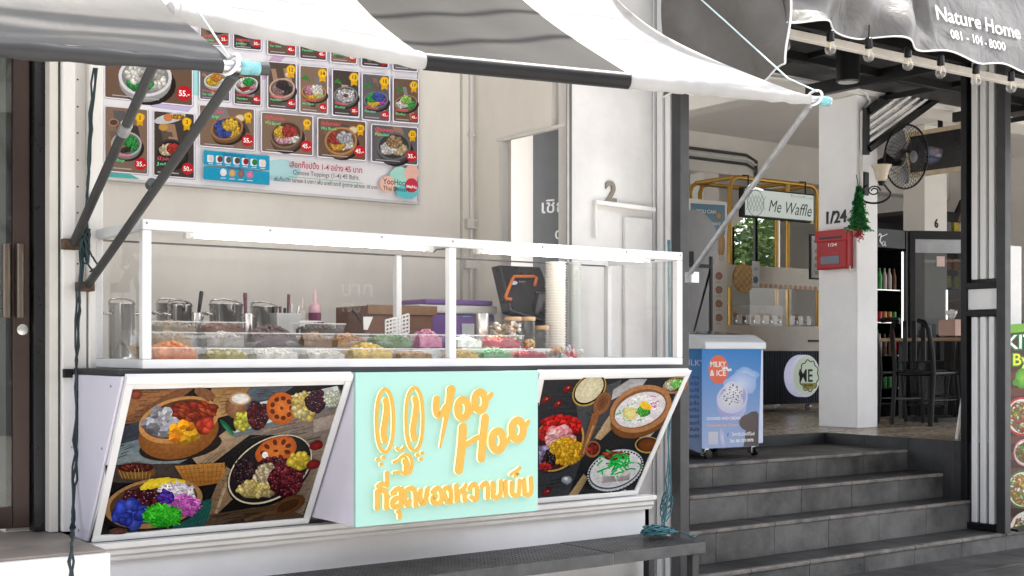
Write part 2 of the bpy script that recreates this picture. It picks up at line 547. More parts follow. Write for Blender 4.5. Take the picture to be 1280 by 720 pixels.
for i, (yn, zt, yb) in enumerate(LEV):
    zlow = LEV[i + 1][1] if i < 3 else GZ
    x1 = XR if i < 3 else 9.95
    n = 6 if i < 3 else 7
    w = (x1 - XL) / n
    for k in range(n):
        a, b = XL + k * w + 0.0015, XL + (k + 1) * w - 0.0015
        dz = random.uniform(-0.0012, 0.0012)
        MB().box(a, b, yn + 0.004 + random.uniform(0, .002), yn + 0.024, zlow + 0.001, zt - 0.026).build('riser_tile', M_RISER, steps, bevel=0.0015, seg=1)
        MB().box(a, b, yn + 0.045, yb - 0.001, zt - 0.03, zt + dz).build('tread_tile', M_SLATE, steps, bevel=0.002, seg=1)
        MB().box(a, b, yn - 0.004, yn + 0.043, zt - 0.025, zt + 0.001 + dz).build('nosing', M_NOSE, steps, bevel=0.006, seg=2)
# dark tiled strip of pavement at the foot of the steps
pav = MB().box(5.42, 14.0, 4.2, 6.07, GZ + .001, GZ + .008).build('pavement', M_STAIRCORE); pav['kind'] = 'structure'
for i in range(10):
    for k in range(4):
        if 5.45 + i * .62 > 11 or (k == 0): continue
        MB().box(5.45 + i * .62, 6.067 + i * .62, 4.22 + k * .46, 4.677 + k * .46, GZ + .0085, GZ + .020 + random.uniform(0, .0015)).build('paving_tile', M_SLATE, pav, bevel=.002, seg=1)
# raised restaurant floor with its dark edge
FZ = 0.70
M_PLANK = [mat('floor_plank_%s' % n, c, 0.28, var=0.18, scale=5, streak=1, rvar=0.08) for n, c in
           (('oak', (0.30, 0.235, 0.17)), ('ash', (0.34, 0.275, 0.21)), ('brown', (0.25, 0.19, 0.135)))]
M_EDGE = mat('dark_floor_edge', (0.035, 0.035, 0.037), 0.5, var=0.4, scale=3.5, bump=0.2, bscale=25, dark=(0.016, 0.016, 0.017))
fl = MB()
fl.box(5.72, 18.0, 7.955, 16.0, GZ, FZ - 0.012)
fl.box(XR + 0.025, 18.0, 6.40, 7.95, GZ, FZ - 0.013)
floor = fl.build('restaurant_floor', M_STAIRCORE); floor['kind'] = 'structure'
MB().box(XL, XR + 0.02, 7.93, 7.953, 0.60, FZ + 0.002).build('floor_edge', M_EDGE, floor, bevel=0.003)
for k in range(4):
    ya = 6.06 + k * 0.468
    MB().box(XR - 0.001 + random.uniform(0, .002), XR + 0.022, ya + 0.001, ya + 0.465, GZ + 0.16, FZ + 0.002).build('edge_tile', M_EDGE, floor, bevel=0.002, seg=1)
pw, row = 0.19, 0
y = 6.40
while y < 12.5:
    x = XR + 0.03 if y < 7.9 else 5.8
    x -= random.uniform(0, 1.0) if y > 7.96 else 0
    x = max(x, 5.76)
    if y < 7.96 < y + pw: y = 7.96; continue
    while x < 13.6:
        ln = random.uniform(1.3, 1.7)
        if x + ln > 8.0:
            MB().box(x + 0.0012, x + ln - 0.0012, y + 0.0012, y + pw - 0.0012, FZ - 0.011, FZ + random.uniform(0, 0.0008)).build('plank', random.choice(M_PLANK), floor)
        x += ln
    y += pw

# entrance platform on the left
M_PTOP = mat('platform_tile', (0.24, 0.205, 0.18), 0.5, var=0.2, scale=4)
pl = MB().box(-5, 1.84, 5.47, 6.6, GZ, 0.585).build('platform', M_WORN, bevel=0.006)
tag(pl, None, None, kind='structure')
for k in range(5):
    MB().box(1.835 - 0.6 * (k + 1), 1.832 - 0.6 * k, 5.50, 6.45, 0.5855, 0.597).build('platform_tile', M_PTOP, pl, bevel=0.002, seg=1)

# ================================================================== dessert shop shell
shop = thing('shophouse', 'white painted open shophouse front behind the dessert counter', 'building', (3.4, 6.3, GZ))
BW = 7.38
MB().box(1.70, 5.16, BW, BW + 0.12, 0.5, 4.3).build('rear_wall', M_WALL, shop)
MB().box(1.62, 1.80, 6.30, BW, 0.5, 4.3).build('partition_wall', M_WALL, shop)
MB().box(1.62, 5.80, 6.12, BW + 0.12, 4.30, 4.45).build('ceiling', M_WALL2, shop)
MB().box(1.80, 5.03, 5.99, BW, 0.45, 0.58).build('inner_floor', mat('shop_floor', (0.4, 0.38, 0.35), 0.5), shop)
# right-hand inner wall with a door opening, and the passage beyond it
MB().box(5.035, 5.13, 7.07, BW, 0.5, 4.3).build('door_jamb_wall', M_WALL, shop)
MB().box(5.036, 5.13, 6.50, 7.07, 2.90, 4.3).build('door_head_wall', M_WALL, shop)
MB().box(5.025, 5.06, 6.345, 7.10, 2.875, 2.899).build('door_trim', M_WORN, shop, bevel=0.003)
MB().box(5.028, 5.09, 7.045, 7.068, 0.6, 2.874).build('door_trim', M_WORN, shop, bevel=0.003)
MB().box(5.62, 5.70, 6.42, 9.2, 0.5, 4.3).build('passage_wall', M_WALL, shop)
MB().box(5.03, 5.70, 9.2, 9.3, 0.5, 4.3).build('passage_end_wall', M_WALL2, shop)
MB().box(5.13, 5.62, 6.42, 9.2, 3.25, 3.33).build('passage_ceiling', M_WALL, shop)
# white pier carrying the number
MB().box(5.03, 5.72, 6.30, 6.42, 0.5, 4.3).build('pier', M_WHITE, shop)
MB().box(5.012, 5.030, 6.283, 6.297, 0.55, 4.3).build('pier_edge', mat('dark_edge_metal', (0.10, 0.095, 0.09), 0.5), shop)  # thin dark metal strip framing the pier's left edge
MB().box(4.995, 5.0115, 6.285, 6.30, 0.55, 4.3).build('pier_edge', mat('grey_alu_strip', (0.42, 0.41, 0.40), 0.4, 0.3), shop)
# left pilaster: jamb, guide channel with bolt holes, pilaster
JY = 6.15
def xy(px_, Y): return at(px_, 300, Y=Y).x
MB().box(xy(62, JY), xy(73, JY), JY, JY + .2, 0.6, 3.6).build('door_jamb', mat('cream_aluminium', (0.62, 0.60, 0.55), 0.4, var=0.05), shop, bevel=0.004)
MB().box(xy(73, JY) + .001, xy(76, JY), JY + .02, JY + .2, 0.6, 3.6).build('jamb_gap', M_DKGREY, shop)
MB().box(xy(76, JY) + .001, xy(93, JY), JY - .02, JY + .2, 0.6, 3.6).build('pilaster', M_WORN, shop, bevel=0.006)
gch = MB().box(xy(93, JY) + .001, xy(110, JY), JY + .035, JY + .2, 0.6, 3.6).build('guide_channel', M_WORN, shop)
hole = mat('bolt_hole', (0.05, 0.045, 0.04), 0.8, var=0)
for k in range(14):
    z = 1.75 + k * 0.125 + random.uniform(-.01, .01)
    MB().lathe([(0.0045, 0), (0.004, 0.003)], (xy(100, JY), JY + .035, z), 8, axis=(0, -1, 0)).build('bolt', hole, gch)
MB().box(xy(110, JY) + .001, xy(127.5, JY), JY - .02, JY + .2, 0.6, 3.6).build('pilaster', M_WORN, shop, bevel=0.006)
MB().box(xy(94, JY), xy(108, JY), JY - .005, JY + .034, 0.6, at(100, 360, Y=JY).z).build('lower_guide', M_WORN, shop, bevel=0.004)
MB().box(xy(76, JY), xy(88, JY), JY - .05, JY - .021, at(80, 472, Y=JY).z, at(80, 461, Y=JY).z).build('latch', M_BLACKST, shop, bevel=0.004)
# storey above the awnings
MB().box(-6, 1.615, 6.35, 6.55, 3.25, 8.0).build('upper_wall', M_WALL2, shop)
MB().box(1.616, 5.72, 6.35, 6.55, 4.46, 8.0).build('upper_wall', M_WALL2, shop)
# conduits, switch and socket on the rear wall
sw = thing('light_switch', 'white light switch box on conduit above the cash register', 'switch', at(593, 287, Y=BW - .04))
c = at(593, 280, Y=BW - .03)
MB().box(c.x - .065, c.x + .065, BW - .045, BW - .001, c.z - .035, c.z + .035).build('box', M_WORN, sw, bevel=0.006)
MB().box(c.x - .012, c.x + .016, BW - .052, BW - .046, c.z - .02, c.z + .02).build('rocker', mat('ivory_plastic', (0.6, 0.57, 0.5), 0.4), sw, bevel=0.003)
cd = thing('conduit', 'white plastic conduit running up the rear wall beside the door', 'conduit', (at(589, 270, Y=BW).x, BW - .02, 1.5))
cx = at(589.5, 200, Y=BW - .02).x
MB().tube([(cx, BW - .016, c.z + .036), (cx, BW - .016, 4.2)], .0125).build('pipe', M_WORN, cd, smooth=40)
MB().tube([(cx, BW - .016, 1.7), (cx, BW - .016, c.z - .036)], .0125).build('pipe', M_WORN, cd, smooth=40)
for zz in (2.95, 3.5):
    MB().box(cx - .022, cx + .022, BW - .034, BW - .001, zz, zz + .018).build('clip', M_WORN, cd)
c2 = at(577, 200, Y=BW - .01).x
tag(MB().box(c2 - .006, c2 + .006, BW - .012, BW - .0005, 1.6, 4.2).build('cable_trunking', mat('greyed_plastic', (0.52, 0.50, 0.47), 0.5), None), 'thin grey cable strip on the rear wall beside the conduit', 'trunking')
so = thing('wall_socket', 'white wall socket with a dark plug above the purple cooler', 'socket', at(593, 335, Y=BW - .03))
c = at(594, 329, Y=BW - .03)
MB().box(c.x - .08, c.x + .08, BW - .04, BW - .001, c.z - .04, c.z + .04).build('box', M_WORN, so, bevel=0.006)
MB().lathe([(0.026, 0), (0.03, .02), (.022, .045), (.012, .05)], (c.x + .04, BW - .041, c.z + .005), 12, axis=(0, -1, 0)).build('plug', mat('brown_plug', (0.10, 0.055, 0.045), 0.4), so, smooth=40)
MB().tube([(c.x + .04, BW - .06, c.z - .02), (c.x + .035, BW - .05, c.z - .1), (c.x + .03, BW - .03, c.z - .3), (c.x + .03, BW - .03, c.z - .6)], .006, 6).build('lead', M_BLACKPL, so, smooth=60)
# board seen through the door
pb = thing('welcome_board', 'dark grey board with white Thai welcome lettering inside the doorway', 'board', (5.6, 7.0, 0.6))
ya, yb = at(668, 300, X=5.61).y, 6.5
MB().box(5.596, 5.618, yb, ya, 0.65, at(668, 163, X=5.6).z).build('panel', mat('charcoal_board', (0.10, 0.10, 0.105), 0.5, var=0.1), pb, bevel=0.002)
cv = Canvas((5.595, 7, 2), (0, -1, 0), (0, 0, 1), (520, 80, 0.3473))
cv.text('เชิญ', 447, 537, 66, (0.8, 0.8, 0.8), -0.06, 0.012)
cv.text('ด', 498, 630, 56, (0.8, 0.8, 0.8), -0.04, 0.012)
cv.poly([(530, 296), (552, 268), (552, 296)], (0.8, 0.8, 0.8))
cv.build('lettering', M_FLAT, pb)

# ================================================================== number 2 and its bracket on the pier
PY = 6.298
n2 = thing('house_number', 'brown metal numeral two on the white pier', 'number', at(762, 250, Y=PY))
o = at(756, 251.5, Y=PY)
letters3d('2', o, (1, 0, 0), (0, 0, 1), 0.185, 0.012, mat('bronze_numeral', (0.23, 0.20, 0.16), 0.4, 0.6), 'numeral', n2, bold=0.03)
br = thing('wall_bracket', 'white pipe bracket below the numeral two on the pier', 'bracket', at(745, 295, Y=PY - .03))
p1, p2, p3, p4 = at(745, 297, Y=PY - .02), at(744.5, 253.5, Y=PY - .02), at(783, 257, Y=PY - .05), at(818, 262.5, Y=PY - .05)
MB().tube([p1, p2], .010).build('drop_pipe', M_WORN, br, smooth=40)
MB().bar(p2 + Vector((-.01, 0, 0.004)), p4, .04, .028).build('rail', M_WORN, br, bevel=.004)
MB().box(at(778, 270, Y=PY).x, at(812, 270, Y=PY).x, PY - .03, PY - .0005, 1.4, at(785, 272, Y=PY).z).build('box_cover', M_WHITE, br, bevel=.005)

# ================================================================== sliding door on the left
door = thing('sliding_door', 'dark brown aluminium sliding glass door with steel pull handles', 'door', (1.2, 6.3, .6))
M_BROWN = mat('brown_anodised', (0.055, 0.034, 0.028), 0.35, 0.3, var=0.15, streak=.1)
DY = 6.28
MB().box(xy(38, DY), xy(61, DY), DY - .06, DY + .05, 0.6, 3.5).build('frame_post', mat('black_anodised', (0.018, 0.018, 0.02), 0.3, .3), door, bevel=.004)
MB().box(xy(15, DY), xy(36, DY), DY - .02, DY + .02, 0.62, 3.5).build('stile', M_BROWN, door, bevel=.004)
MB().box(-.6, xy(15, DY) - .001, DY - .018, DY + .018, 0.62, 0.72).build('bottom_rail', M_BROWN, door, bevel=.004)
MB().box(-.6, xy(15, DY) - .001, DY - .004, DY + .004, 0.721, 3.5).build('pane', glassmat('tinted_glass', (0.42, 0.44, 0.43)), door)
MB().box(xy(36, DY) + .002, xy(38, DY) - .001, DY + .01, DY + .04, .62, 3.5).build('seal', M_BLACKPL, door)
for xx in (8, 25):
    a, b = at(xx, 305, Y=DY - .07), at(xx, 397, Y=DY - .07)
    h = MB().tube([a, b], .02, 12).build('handle', mat('bronze_tube', (0.13, 0.105, 0.085), 0.35, 0.8), door, smooth=40)
    MB().tube([b + Vector((0, 0, .04)), b + Vector((0, .07, .04))], .008, 8).build('standoff', M_STEEL, h, smooth=40)
    MB().tube([a - Vector((0, 0, .04)), a + Vector((0, .07, -.04))], .008, 8).build('standoff', M_STEEL, h, smooth=40)
c = at(28, 412, Y=DY - .021)
MB().lathe([(.026, 0), (.026, .004), (.012, .006)], c, 16, axis=(0, -1, 0)).build('lock', M_STEEL, door, smooth=40)
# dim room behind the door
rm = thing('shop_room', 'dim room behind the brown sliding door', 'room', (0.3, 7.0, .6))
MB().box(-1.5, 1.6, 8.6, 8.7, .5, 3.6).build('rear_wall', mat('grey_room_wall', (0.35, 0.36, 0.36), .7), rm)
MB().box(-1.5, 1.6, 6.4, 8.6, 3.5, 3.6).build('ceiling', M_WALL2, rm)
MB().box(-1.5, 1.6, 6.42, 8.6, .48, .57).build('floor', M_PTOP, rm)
# ================================================================== counter below the case
cnt = thing('serving_counter', 'white moulded counter base under the glass dessert case', 'counter', (3.5, 5.9, GZ))
MB().box(1.85, 5.30, 5.90, 6.05, GZ, 0.485).build('base_wall', mat('white_base_wall', (0.68, 0.675, 0.685), 0.5, var=0.06, scale=2.2, bump=0.05), cnt)
prof = [(0, 0), (0.04, 0.0), (0.045, 0.02), (0.06, 0.03), (0.062, 0.05), (0.085, 0.062), (0.09, 0.088), (0, 0.088)]
MB().prism([(-a, b) for a, b in prof], (1.85, 5.90, 0.486), (0, 1, 0), (0, 0, 1), (3.47, 0, 0)).build('moulding', M_WHITE, cnt, bevel=.002, seg=1)
MB().box(1.885, 5.27, 5.50, 6.25, 1.345, 1.374).build('counter_top', M_DKGREY, cnt, bevel=.003)
# cheeks closing the slanted front
cheek = [(5.42, 1.344), (6.13, 1.344), (6.13, .58), (5.90, .58)]
for xx, nm in ((1.872, 'cheek'), (5.225, 'cheek')):
    MB().prism(cheek, (xx, 0, 0), (0, 1, 0), (0, 0, 1), (.012, 0, 0)).build(nm, M_LILAC, cnt, bevel=.002, seg=1)
MB().box(1.9, 5.2, 6.0, 6.05, .49, 1.344).build('back_board', M_WORN, cnt)

# ================================================================== glass case
CX0, CX1, CY0, CY1, CZ0, CZ1 = 1.99, 5.236, 5.50, 6.17, 1.376, 2.030
case = thing('glass_display_case', 'long white framed glass display case full of dessert toppings', 'display case', (3.6, 5.8, CZ0))
T = .042
def rail(nm, *b): return MB().box(*b).build(nm, M_ALU, case, bevel=.004)
for cx_ in (CX0, 3.60, CX1 - T):
    rail('post', cx_, cx_ + T, CY0, CY0 + T, CZ0 + T, CZ1 - T)
    rail('post', cx_ + (.06 if cx_ == 3.60 else 0), cx_ + T + (.06 if cx_ == 3.60 else 0) - .008, CY1 - T, CY1, CZ0 + T, CZ1 - T)
rail('top_rail', CX0, CX1, CY0 - .001, CY0 + T, CZ1 - T + .001, CZ1 + .006)
MB().box(CX0 + T, CX1 - T, CY1 - .02, CY1, CZ1 - .045, CZ1 - .037).build('rear_top_rail', M_DKGREY, case)
rail('bottom_rail', CX0, CX1, CY0 - .001, CY0 + T, CZ0, CZ0 + T - .001)
rail('bottom_rail', CX0, CX1, CY1 - T, CY1, CZ0, CZ0 + T - .001)
for cx_ in (CX0, CX1 - T):
    rail('end_rail', cx_, cx_ + T, CY0 + T + .001, CY1 - T - .001, CZ1 - T + .001, CZ1 + .006)
    rail('end_rail', cx_, cx_ + T, CY0 + T + .001, CY1 - T - .001, CZ0, CZ0 + T - .001)
def pane(*b): return MB().box(*b).build('pane', M_GLASS, case)
pane_b = (CZ0 + T - .006, CZ1 - T + .006)
def sheet(p, q):      # thin glass, one face so that light is not bent twice
    p, q = Vector(p), Vector(q)
    MB().add([(p.x, p.y, pane_b[0]), (q.x, q.y, pane_b[0]), (q.x, q.y, pane_b[1]), (p.x, p.y, pane_b[1])], [(0, 1, 2, 3)]).build('pane', M_GLASS, case)
sheet((CX0 + T, CY0 + .02, 0), (3.60, CY0 + .02, 0)); sheet((3.60 + T, CY0 + .02, 0), (CX1 - T, CY0 + .02, 0))
sheet((CX0 + .02, CY1 - T, 0), (CX0 + .02, CY0 + T, 0)); sheet((CX1 - .02, CY0 + T, 0), (CX1 - .02, CY1 - T, 0))
MB().add([(CX0 + .03, CY0 + .03, CZ1 - .006), (CX1 - .03, CY0 + .03, CZ1 - .006), (CX1 - .03, CY1 - .03, CZ1 - .006), (CX0 + .03, CY1 - .03, CZ1 - .006)], [(0, 1, 2, 3)]).build('top_pane', M_GLASS, case)
MB().box(CX0 + T + .002, CX1 - T - .002, CY0 + T + .002, CY1 - T - .002, CZ0 + .003, CZ0 + .03).build('deck', M_WHITE, case)
# faint pale lettering over the pane, mostly see-through
cv = Canvas((3, CY0 + .0195, 1.7), (1, 0, 0), (0, 0, 1), (100, 270, .2969))
for st, x_, y_, s_ in (('บาก', 1095, 335, 90), ('เจฮ', 1098, 402, 62)):
    cv.text(st, x_, y_, s_, (0.74, 0.70, 0.56), 0.02, 0.0)
cv.build('pane_lettering', mat('faint_pane_lettering', (.70, .66, .50), .5, var=0, alpha=.12), case)

# fluorescent tubes
M_TUBE = mat('lit_tube', (1, 1, 1), .3, var=0, emit=(1.0, 0.93, 0.82), estr=4.5)
for (xa, xb, ya_, yb_, lb) in ((243, 530, 295.5, 308.5, 'long lit fluorescent tube in the left half of the glass case'), (603, 803, 314.5, 323.5, 'lit fluorescent tube in the right half of the glass case')):
    a, b = at(xa, ya_, Y=5.60), at(xb, yb_, Y=5.60)
    z = (a.z + b.z) / 2
    a.z = b.z = z
    t = thing('fluorescent_tube', lb, 'lamp', (a + b) / 2, 'tubes in the display case')
    MB().tube([a, b], .014, 14).build('tube', M_TUBE, t, smooth=40)
    for p, s_ in ((a, -1), (b, 1)):
        MB().tube([p + Vector((s_ * .001, 0, 0)), p + Vector((s_ * .035, 0, 0))], .016, 12).build('end_cap', M_WORN, t, smooth=40)
        MB().box(p.x + s_ * .037 - .012, p.x + s_ * .037 + .012, 5.58, 5.62, z - .02, CZ1 - .008).build('holder', M_WHITE, t, bevel=.003)
    MB().tube([b + Vector((.05, 0, -.005)), b + Vector((.09, .05, -.015)), b + Vector((.14, .1, .005)), b + Vector((.2, .1, .012))], .004, 6).build('lead', M_BLACKPL, t, smooth=60)

# ================================================================== slanted photo panels
PT, PB = (5.40, 1.342), (5.872, .582)      # (Y, Z) of the panel top and foot
pu = Vector((1, 0, 0)); pv = Vector((0, PT[0] - PB[0], PT[1] - PB[1])).normalized()
pn = pv.cross(pu)
if pn.y > 0: pn = -pn
plen = math.hypot(PT[0] - PB[0], PT[1] - PB[1])
def photo_panel(x0, x1, label):
    t = thing('food_photo_panel', label, 'photo panel', ((x0 + x1) / 2, PB[0], PB[1]), 'slanted food photo panels under the case')
    foot = Vector((0, PB[0], PB[1]))
    fw = .034
    def fr(a, b, c, d, nm='frame_bar', h=.018):     # rectangle a..b along X, c..d up the slope
        o = foot + Vector((a, 0, 0)) + pv * c
        MB().obox(o + pu * (b - a) / 2 + pv * (d - c) / 2 - pn * .01, pu * (b - a) / 2, pv * (d - c) / 2, pn * h).build(nm, M_ALU, t, bevel=.003)
    fr(x0, x1, plen - fw, plen); fr(x0, x1, 0, fw)
    fr(x0, x0 + fw, fw + .0005, plen - fw - .0005); fr(x1 - fw, x1, fw + .0005, plen - fw - .0005)
    o = foot + Vector((x0 + fw - .002, 0, 0)) + pv * fw
    MB().obox(foot + Vector(((x0 + x1) / 2, 0, 0)) + pv * plen / 2 - pn * .012, pu * ((x1 - x0) / 2 - fw + .002), pv * (plen / 2 - fw + .002), pn * .010).build('backing', M_WHITE, t)
    return t, foot - pn * .0019
panelL, pl0 = photo_panel(1.886, 2.985, 'slanted panel with photo of four dessert bowls and a lotus root plate')
panelR, pr0 = photo_panel(4.105, 5.205, 'slanted panel with photo of red ruby bowl, wooden spoon and green noodle bowl')

# ================================================================== mint sign box
sg = thing('mint_sign_box', 'mint green sign box with raised yellow lettering on the counter front', 'sign', (3.54, 5.4, .61))
SX0, SX1, SY, SZ0, SZ1 = 2.997, 4.093, 5.40, .609, 1.352
M_MINT = mat('mint_acrylic', (0.295, 0.51, 0.45), .42, var=.02, scale=1.5)
M_GOLD = mat('yellow_acrylic', (0.52, 0.30, 0.045), .35, var=.03)
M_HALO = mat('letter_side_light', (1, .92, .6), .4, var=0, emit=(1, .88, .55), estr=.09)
MB().box(SX0 + .002, SX1 - .002, SY + .022, 5.86, SZ0 + .002, SZ1 - .002).build('box_body', M_LILAC, sg, bevel=.003)
MB().box(SX0, SX1, SY, SY + .021, SZ0, SZ1).build('face', M_MINT, sg, bevel=.003)
class SignStrokes:
    k = 0
def sgP(x, y):       # place in the survey crop of the sign -> point on its face
    p = at(450 + x * .25701, 470 + y * .25701, Y=SY)
    return p.x, p.z
def sign_stroke(pts, w, nm='letter_stroke', closed=False, w2=None, depth=.016):
    """raised rounded stroke standing off the face, with a glowing side"""
    SignStrokes.k += 1
    pr = [sgP(*p) for p in pts]
    # smooth (Catmull-Rom)
    out = []
    n = len(pr)
    for i in range(n if closed else n - 1):
        p0, p1, p2, p3 = (pr[(i - 1) % n], pr[i], pr[(i + 1) % n], pr[(i + 2) % n]) if closed else (pr[max(0, i - 1)], pr[i], pr[i + 1], pr[min(n - 1, i + 2)])
        for s_ in range(6):
            t = s_ / 6
            out.append(tuple(.5 * (2 * b + (c - a) * t + (2 * a - 5 * b + 4 * c - d) * t * t + (3 * b - a - 3 * c + d) * t ** 3) for a, b, c, d in zip(p0, p1, p2, p3)))
    if not closed: out.append(pr[-1])
    m = len(out)
    w = w * (1.45 if nm == 'letter_stroke' else 1.1); w2 = w2 * 1.45 if w2 else w2
    wm = w * .25701 * 1.0 / 1600 * 6.45
    w2m = wm if w2 is None else w2 * .25701 / 1600 * 6.45
    Lp, Rp = [], []
    for i, p in enumerate(out):
        a = out[(i - 1) % m] if closed else out[max(0, i - 1)]
        b = out[(i + 1) % m] if closed else out[min(m - 1, i + 1)]
        dx, dz = b[0] - a[0], b[1] - a[1]
        q = math.hypot(dx, dz) or 1
        ww = wm + (w2m - wm) * i / max(1, m - 1)
        Lp.append((p[0] - dz / q * ww / 2, p[1] + dx / q * ww / 2)); Rp.append((p[0] + dz / q * ww / 2, p[1] - dx / q * ww / 2))
    def capr(c, a, b):       # rounded end from a to b about c
        r = math.hypot(a[0] - c[0], a[1] - c[1]); t0 = math.atan2(a[1] - c[1], a[0] - c[0])
        return [(c[0] + r * math.cos(t0 - math.pi * k / 6), c[1] + r * math.sin(t0 - math.pi * k / 6)) for k in range(1, 6)]
    d1 = depth + SignStrokes.k * .00018
    def solid(mb, y0, y1, L_, R_, closed_):
        k = len(L_)
        V = [(x, y0, z) for x, z in L_ + R_] + [(x, y1, z) for x, z in L_ + R_]
        F = []
        for i in range(k if closed_ else k - 1):
            j = (i + 1) % k
            F += [(i, j, k + j, k + i), (2 * k + i, 3 * k + i, 3 * k + j, 2 * k + j), (i, 2 * k + i, 2 * k + j, j), (k + i, k + j, 3 * k + j, 3 * k + i)]
        mb.add(V, F)
    mbf, mbs = MB(), MB()
    solid(mbf, SY - d1, SY - d1 + .005, Lp, Rp, closed)
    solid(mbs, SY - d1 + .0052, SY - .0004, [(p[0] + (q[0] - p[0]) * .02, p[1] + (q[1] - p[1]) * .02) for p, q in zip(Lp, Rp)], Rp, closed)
    if not closed:
        for c, a, b in ((out[-1], Lp[-1], Rp[-1]), (out[0], Rp[0], Lp[0])):
            arc = [a] + capr(c, a, b) + [b]
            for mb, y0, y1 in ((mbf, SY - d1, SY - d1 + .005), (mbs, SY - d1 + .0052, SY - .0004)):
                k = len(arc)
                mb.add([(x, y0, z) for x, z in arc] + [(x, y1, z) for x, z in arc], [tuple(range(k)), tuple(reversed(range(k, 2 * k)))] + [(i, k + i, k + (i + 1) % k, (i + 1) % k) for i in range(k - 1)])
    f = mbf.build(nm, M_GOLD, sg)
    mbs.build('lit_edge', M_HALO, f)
    return f
S = sign_stroke
# two long eyes
for dx, dy in ((0, 0), (143, -8)):
    sl = -.02
    S([(115 + dx + 41 * math.cos(a) * 1.0, 217 + dy + 152 * math.copysign(abs(math.sin(a)) ** .8, math.sin(a))) for a in [2 * math.pi * k / 18 for k in range(18)]], 15, 'eye_ring', True)
    S([(118 + dx, 118 + dy), (124 + dx, 150 + dy), (116 + dx, 217 + dy), (108 + dx, 270 + dy), (114 + dx, 312 + dy)], 27, 'pupil')
# cheeks, nose and mouth
for cx_, cy_ in ((81, 405), (107, 396), (97, 428), (273, 383), (295, 374), (289, 403)):
    S([(cx_ - 1, cy_), (cx_ + 1, cy_)], 17, 'dot')
S([(172, 350), (186, 362), (203, 352), (208, 343)], 13, 'mark')
S([(158, 418), (180, 408), (200, 388), (222, 380), (240, 398), (246, 430), (238, 462), (215, 476), (190, 466), (158, 470)], 14, 'mouth')
S([(214, 415), (220, 430), (220, 455)], 30, 'tongue')
# Yoo
S([(365, 112), (362, 150), (366, 180), (378, 190), (395, 178), (412, 150)], 24)
S([(435, 68), (425, 130), (408, 220), (382, 345)], 34, w2=6)
S([(492 + 26 * math.cos(a), 159 + 44 * math.sin(a)) for a in [2 * math.pi * k / 12 for k in range(12)]], 26, closed=True)
S([(575 + 26 * math.cos(a), 122 + 44 * math.sin(a)) for a in [2 * math.pi * k / 12 for k in range(12)]], 26, closed=True)
S([(505, 190), (530, 175), (548, 140)], 14); S([(600, 115), (615, 108), (630, 88)], 16)
# Hoo
S([(492, 250), (486, 340), (472, 455)], 32); S([(600, 203), (590, 300), (582, 398)], 30)
S([(488, 345), (520, 325), (560, 300), (600, 290)], 18)
S([(660 + 28 * math.cos(a), 314 + 46 * math.sin(a)) for a in [2 * math.pi * k / 12 for k in range(12)]], 28, closed=True)
S([(757 + 28 * math.cos(a), 261 + 46 * math.sin(a)) for a in [2 * math.pi * k / 12 for k in range(12)]], 28, closed=True)
S([(680, 345), (705, 325), (725, 285)], 14); S([(782, 255), (795, 245), (808, 222)], 16)
# Thai line, letter by letter
W_ = 17.2
S([(76, 640), (76, 560)], W_); S([(76, 575), (92, 552), (112, 560), (120, 580), (120, 640)], W_)             # tho
S([(80, 535), (98, 522), (124, 530)], 16); S([(124, 530), (122, 470)], 14)                                      # i + mark
S([(150, 568), (172, 548), (190, 560), (190, 630)], W_); S([(188, 590), (160, 596), (148, 618), (160, 636), (180, 628)], 17)   # so
S([(190, 560), (196, 545)], 14); S([(175, 658), (184, 664), (184, 688)], 14)                                   # u
S([(222, 628), (208, 600), (212, 562), (236, 545), (258, 562), (262, 628)], W_); S([(222, 628), (232, 605)], 16)    # do
S([(285, 556), (282, 580), (290, 616), (306, 612), (312, 580), (318, 552)], W_); S([(318, 552), (320, 545)], 14)       # kho
S([(345, 562), (364, 545), (384, 560), (386, 600), (370, 617), (348, 612), (344, 590), (358, 584)], W_)         # o
S([(404, 545), (424, 542), (432, 570), (430, 606), (414, 610), (404, 585)], W_)                                 # ngo
S([(458, 532), (460, 606)], W_); S([(460, 575), (480, 558), (496, 545)], 16); S([(496, 562), (500, 604)], W_); S([(496, 545), (504, 530)], 14)   # ho
S([(522, 545), (540, 525), (556, 540), (556, 590), (546, 600)], W_); S([(530, 586), (546, 600)], 15)              # wo
S([(580, 535), (598, 520), (610, 535), (610, 590)], W_)                                                          # a
S([(634, 520), (636, 585)], W_); S([(636, 582), (654, 590), (672, 568), (674, 512)], W_)                          # no
S([(696, 515), (697, 578)], W_)                                                                      # e
S([(727, 518), (726, 560), (742, 580), (760, 566), (764, 508)], W_)                                   # yo
S([(722, 478), (738, 466), (756, 474), (742, 484)], 11); S([(745, 462), (758, 452), (765, 445)], 11)             # mai taikhu
S([(786, 505), (788, 572)], W_); S([(788, 570), (806, 576), (820, 558), (818, 496)], W_)                          # no

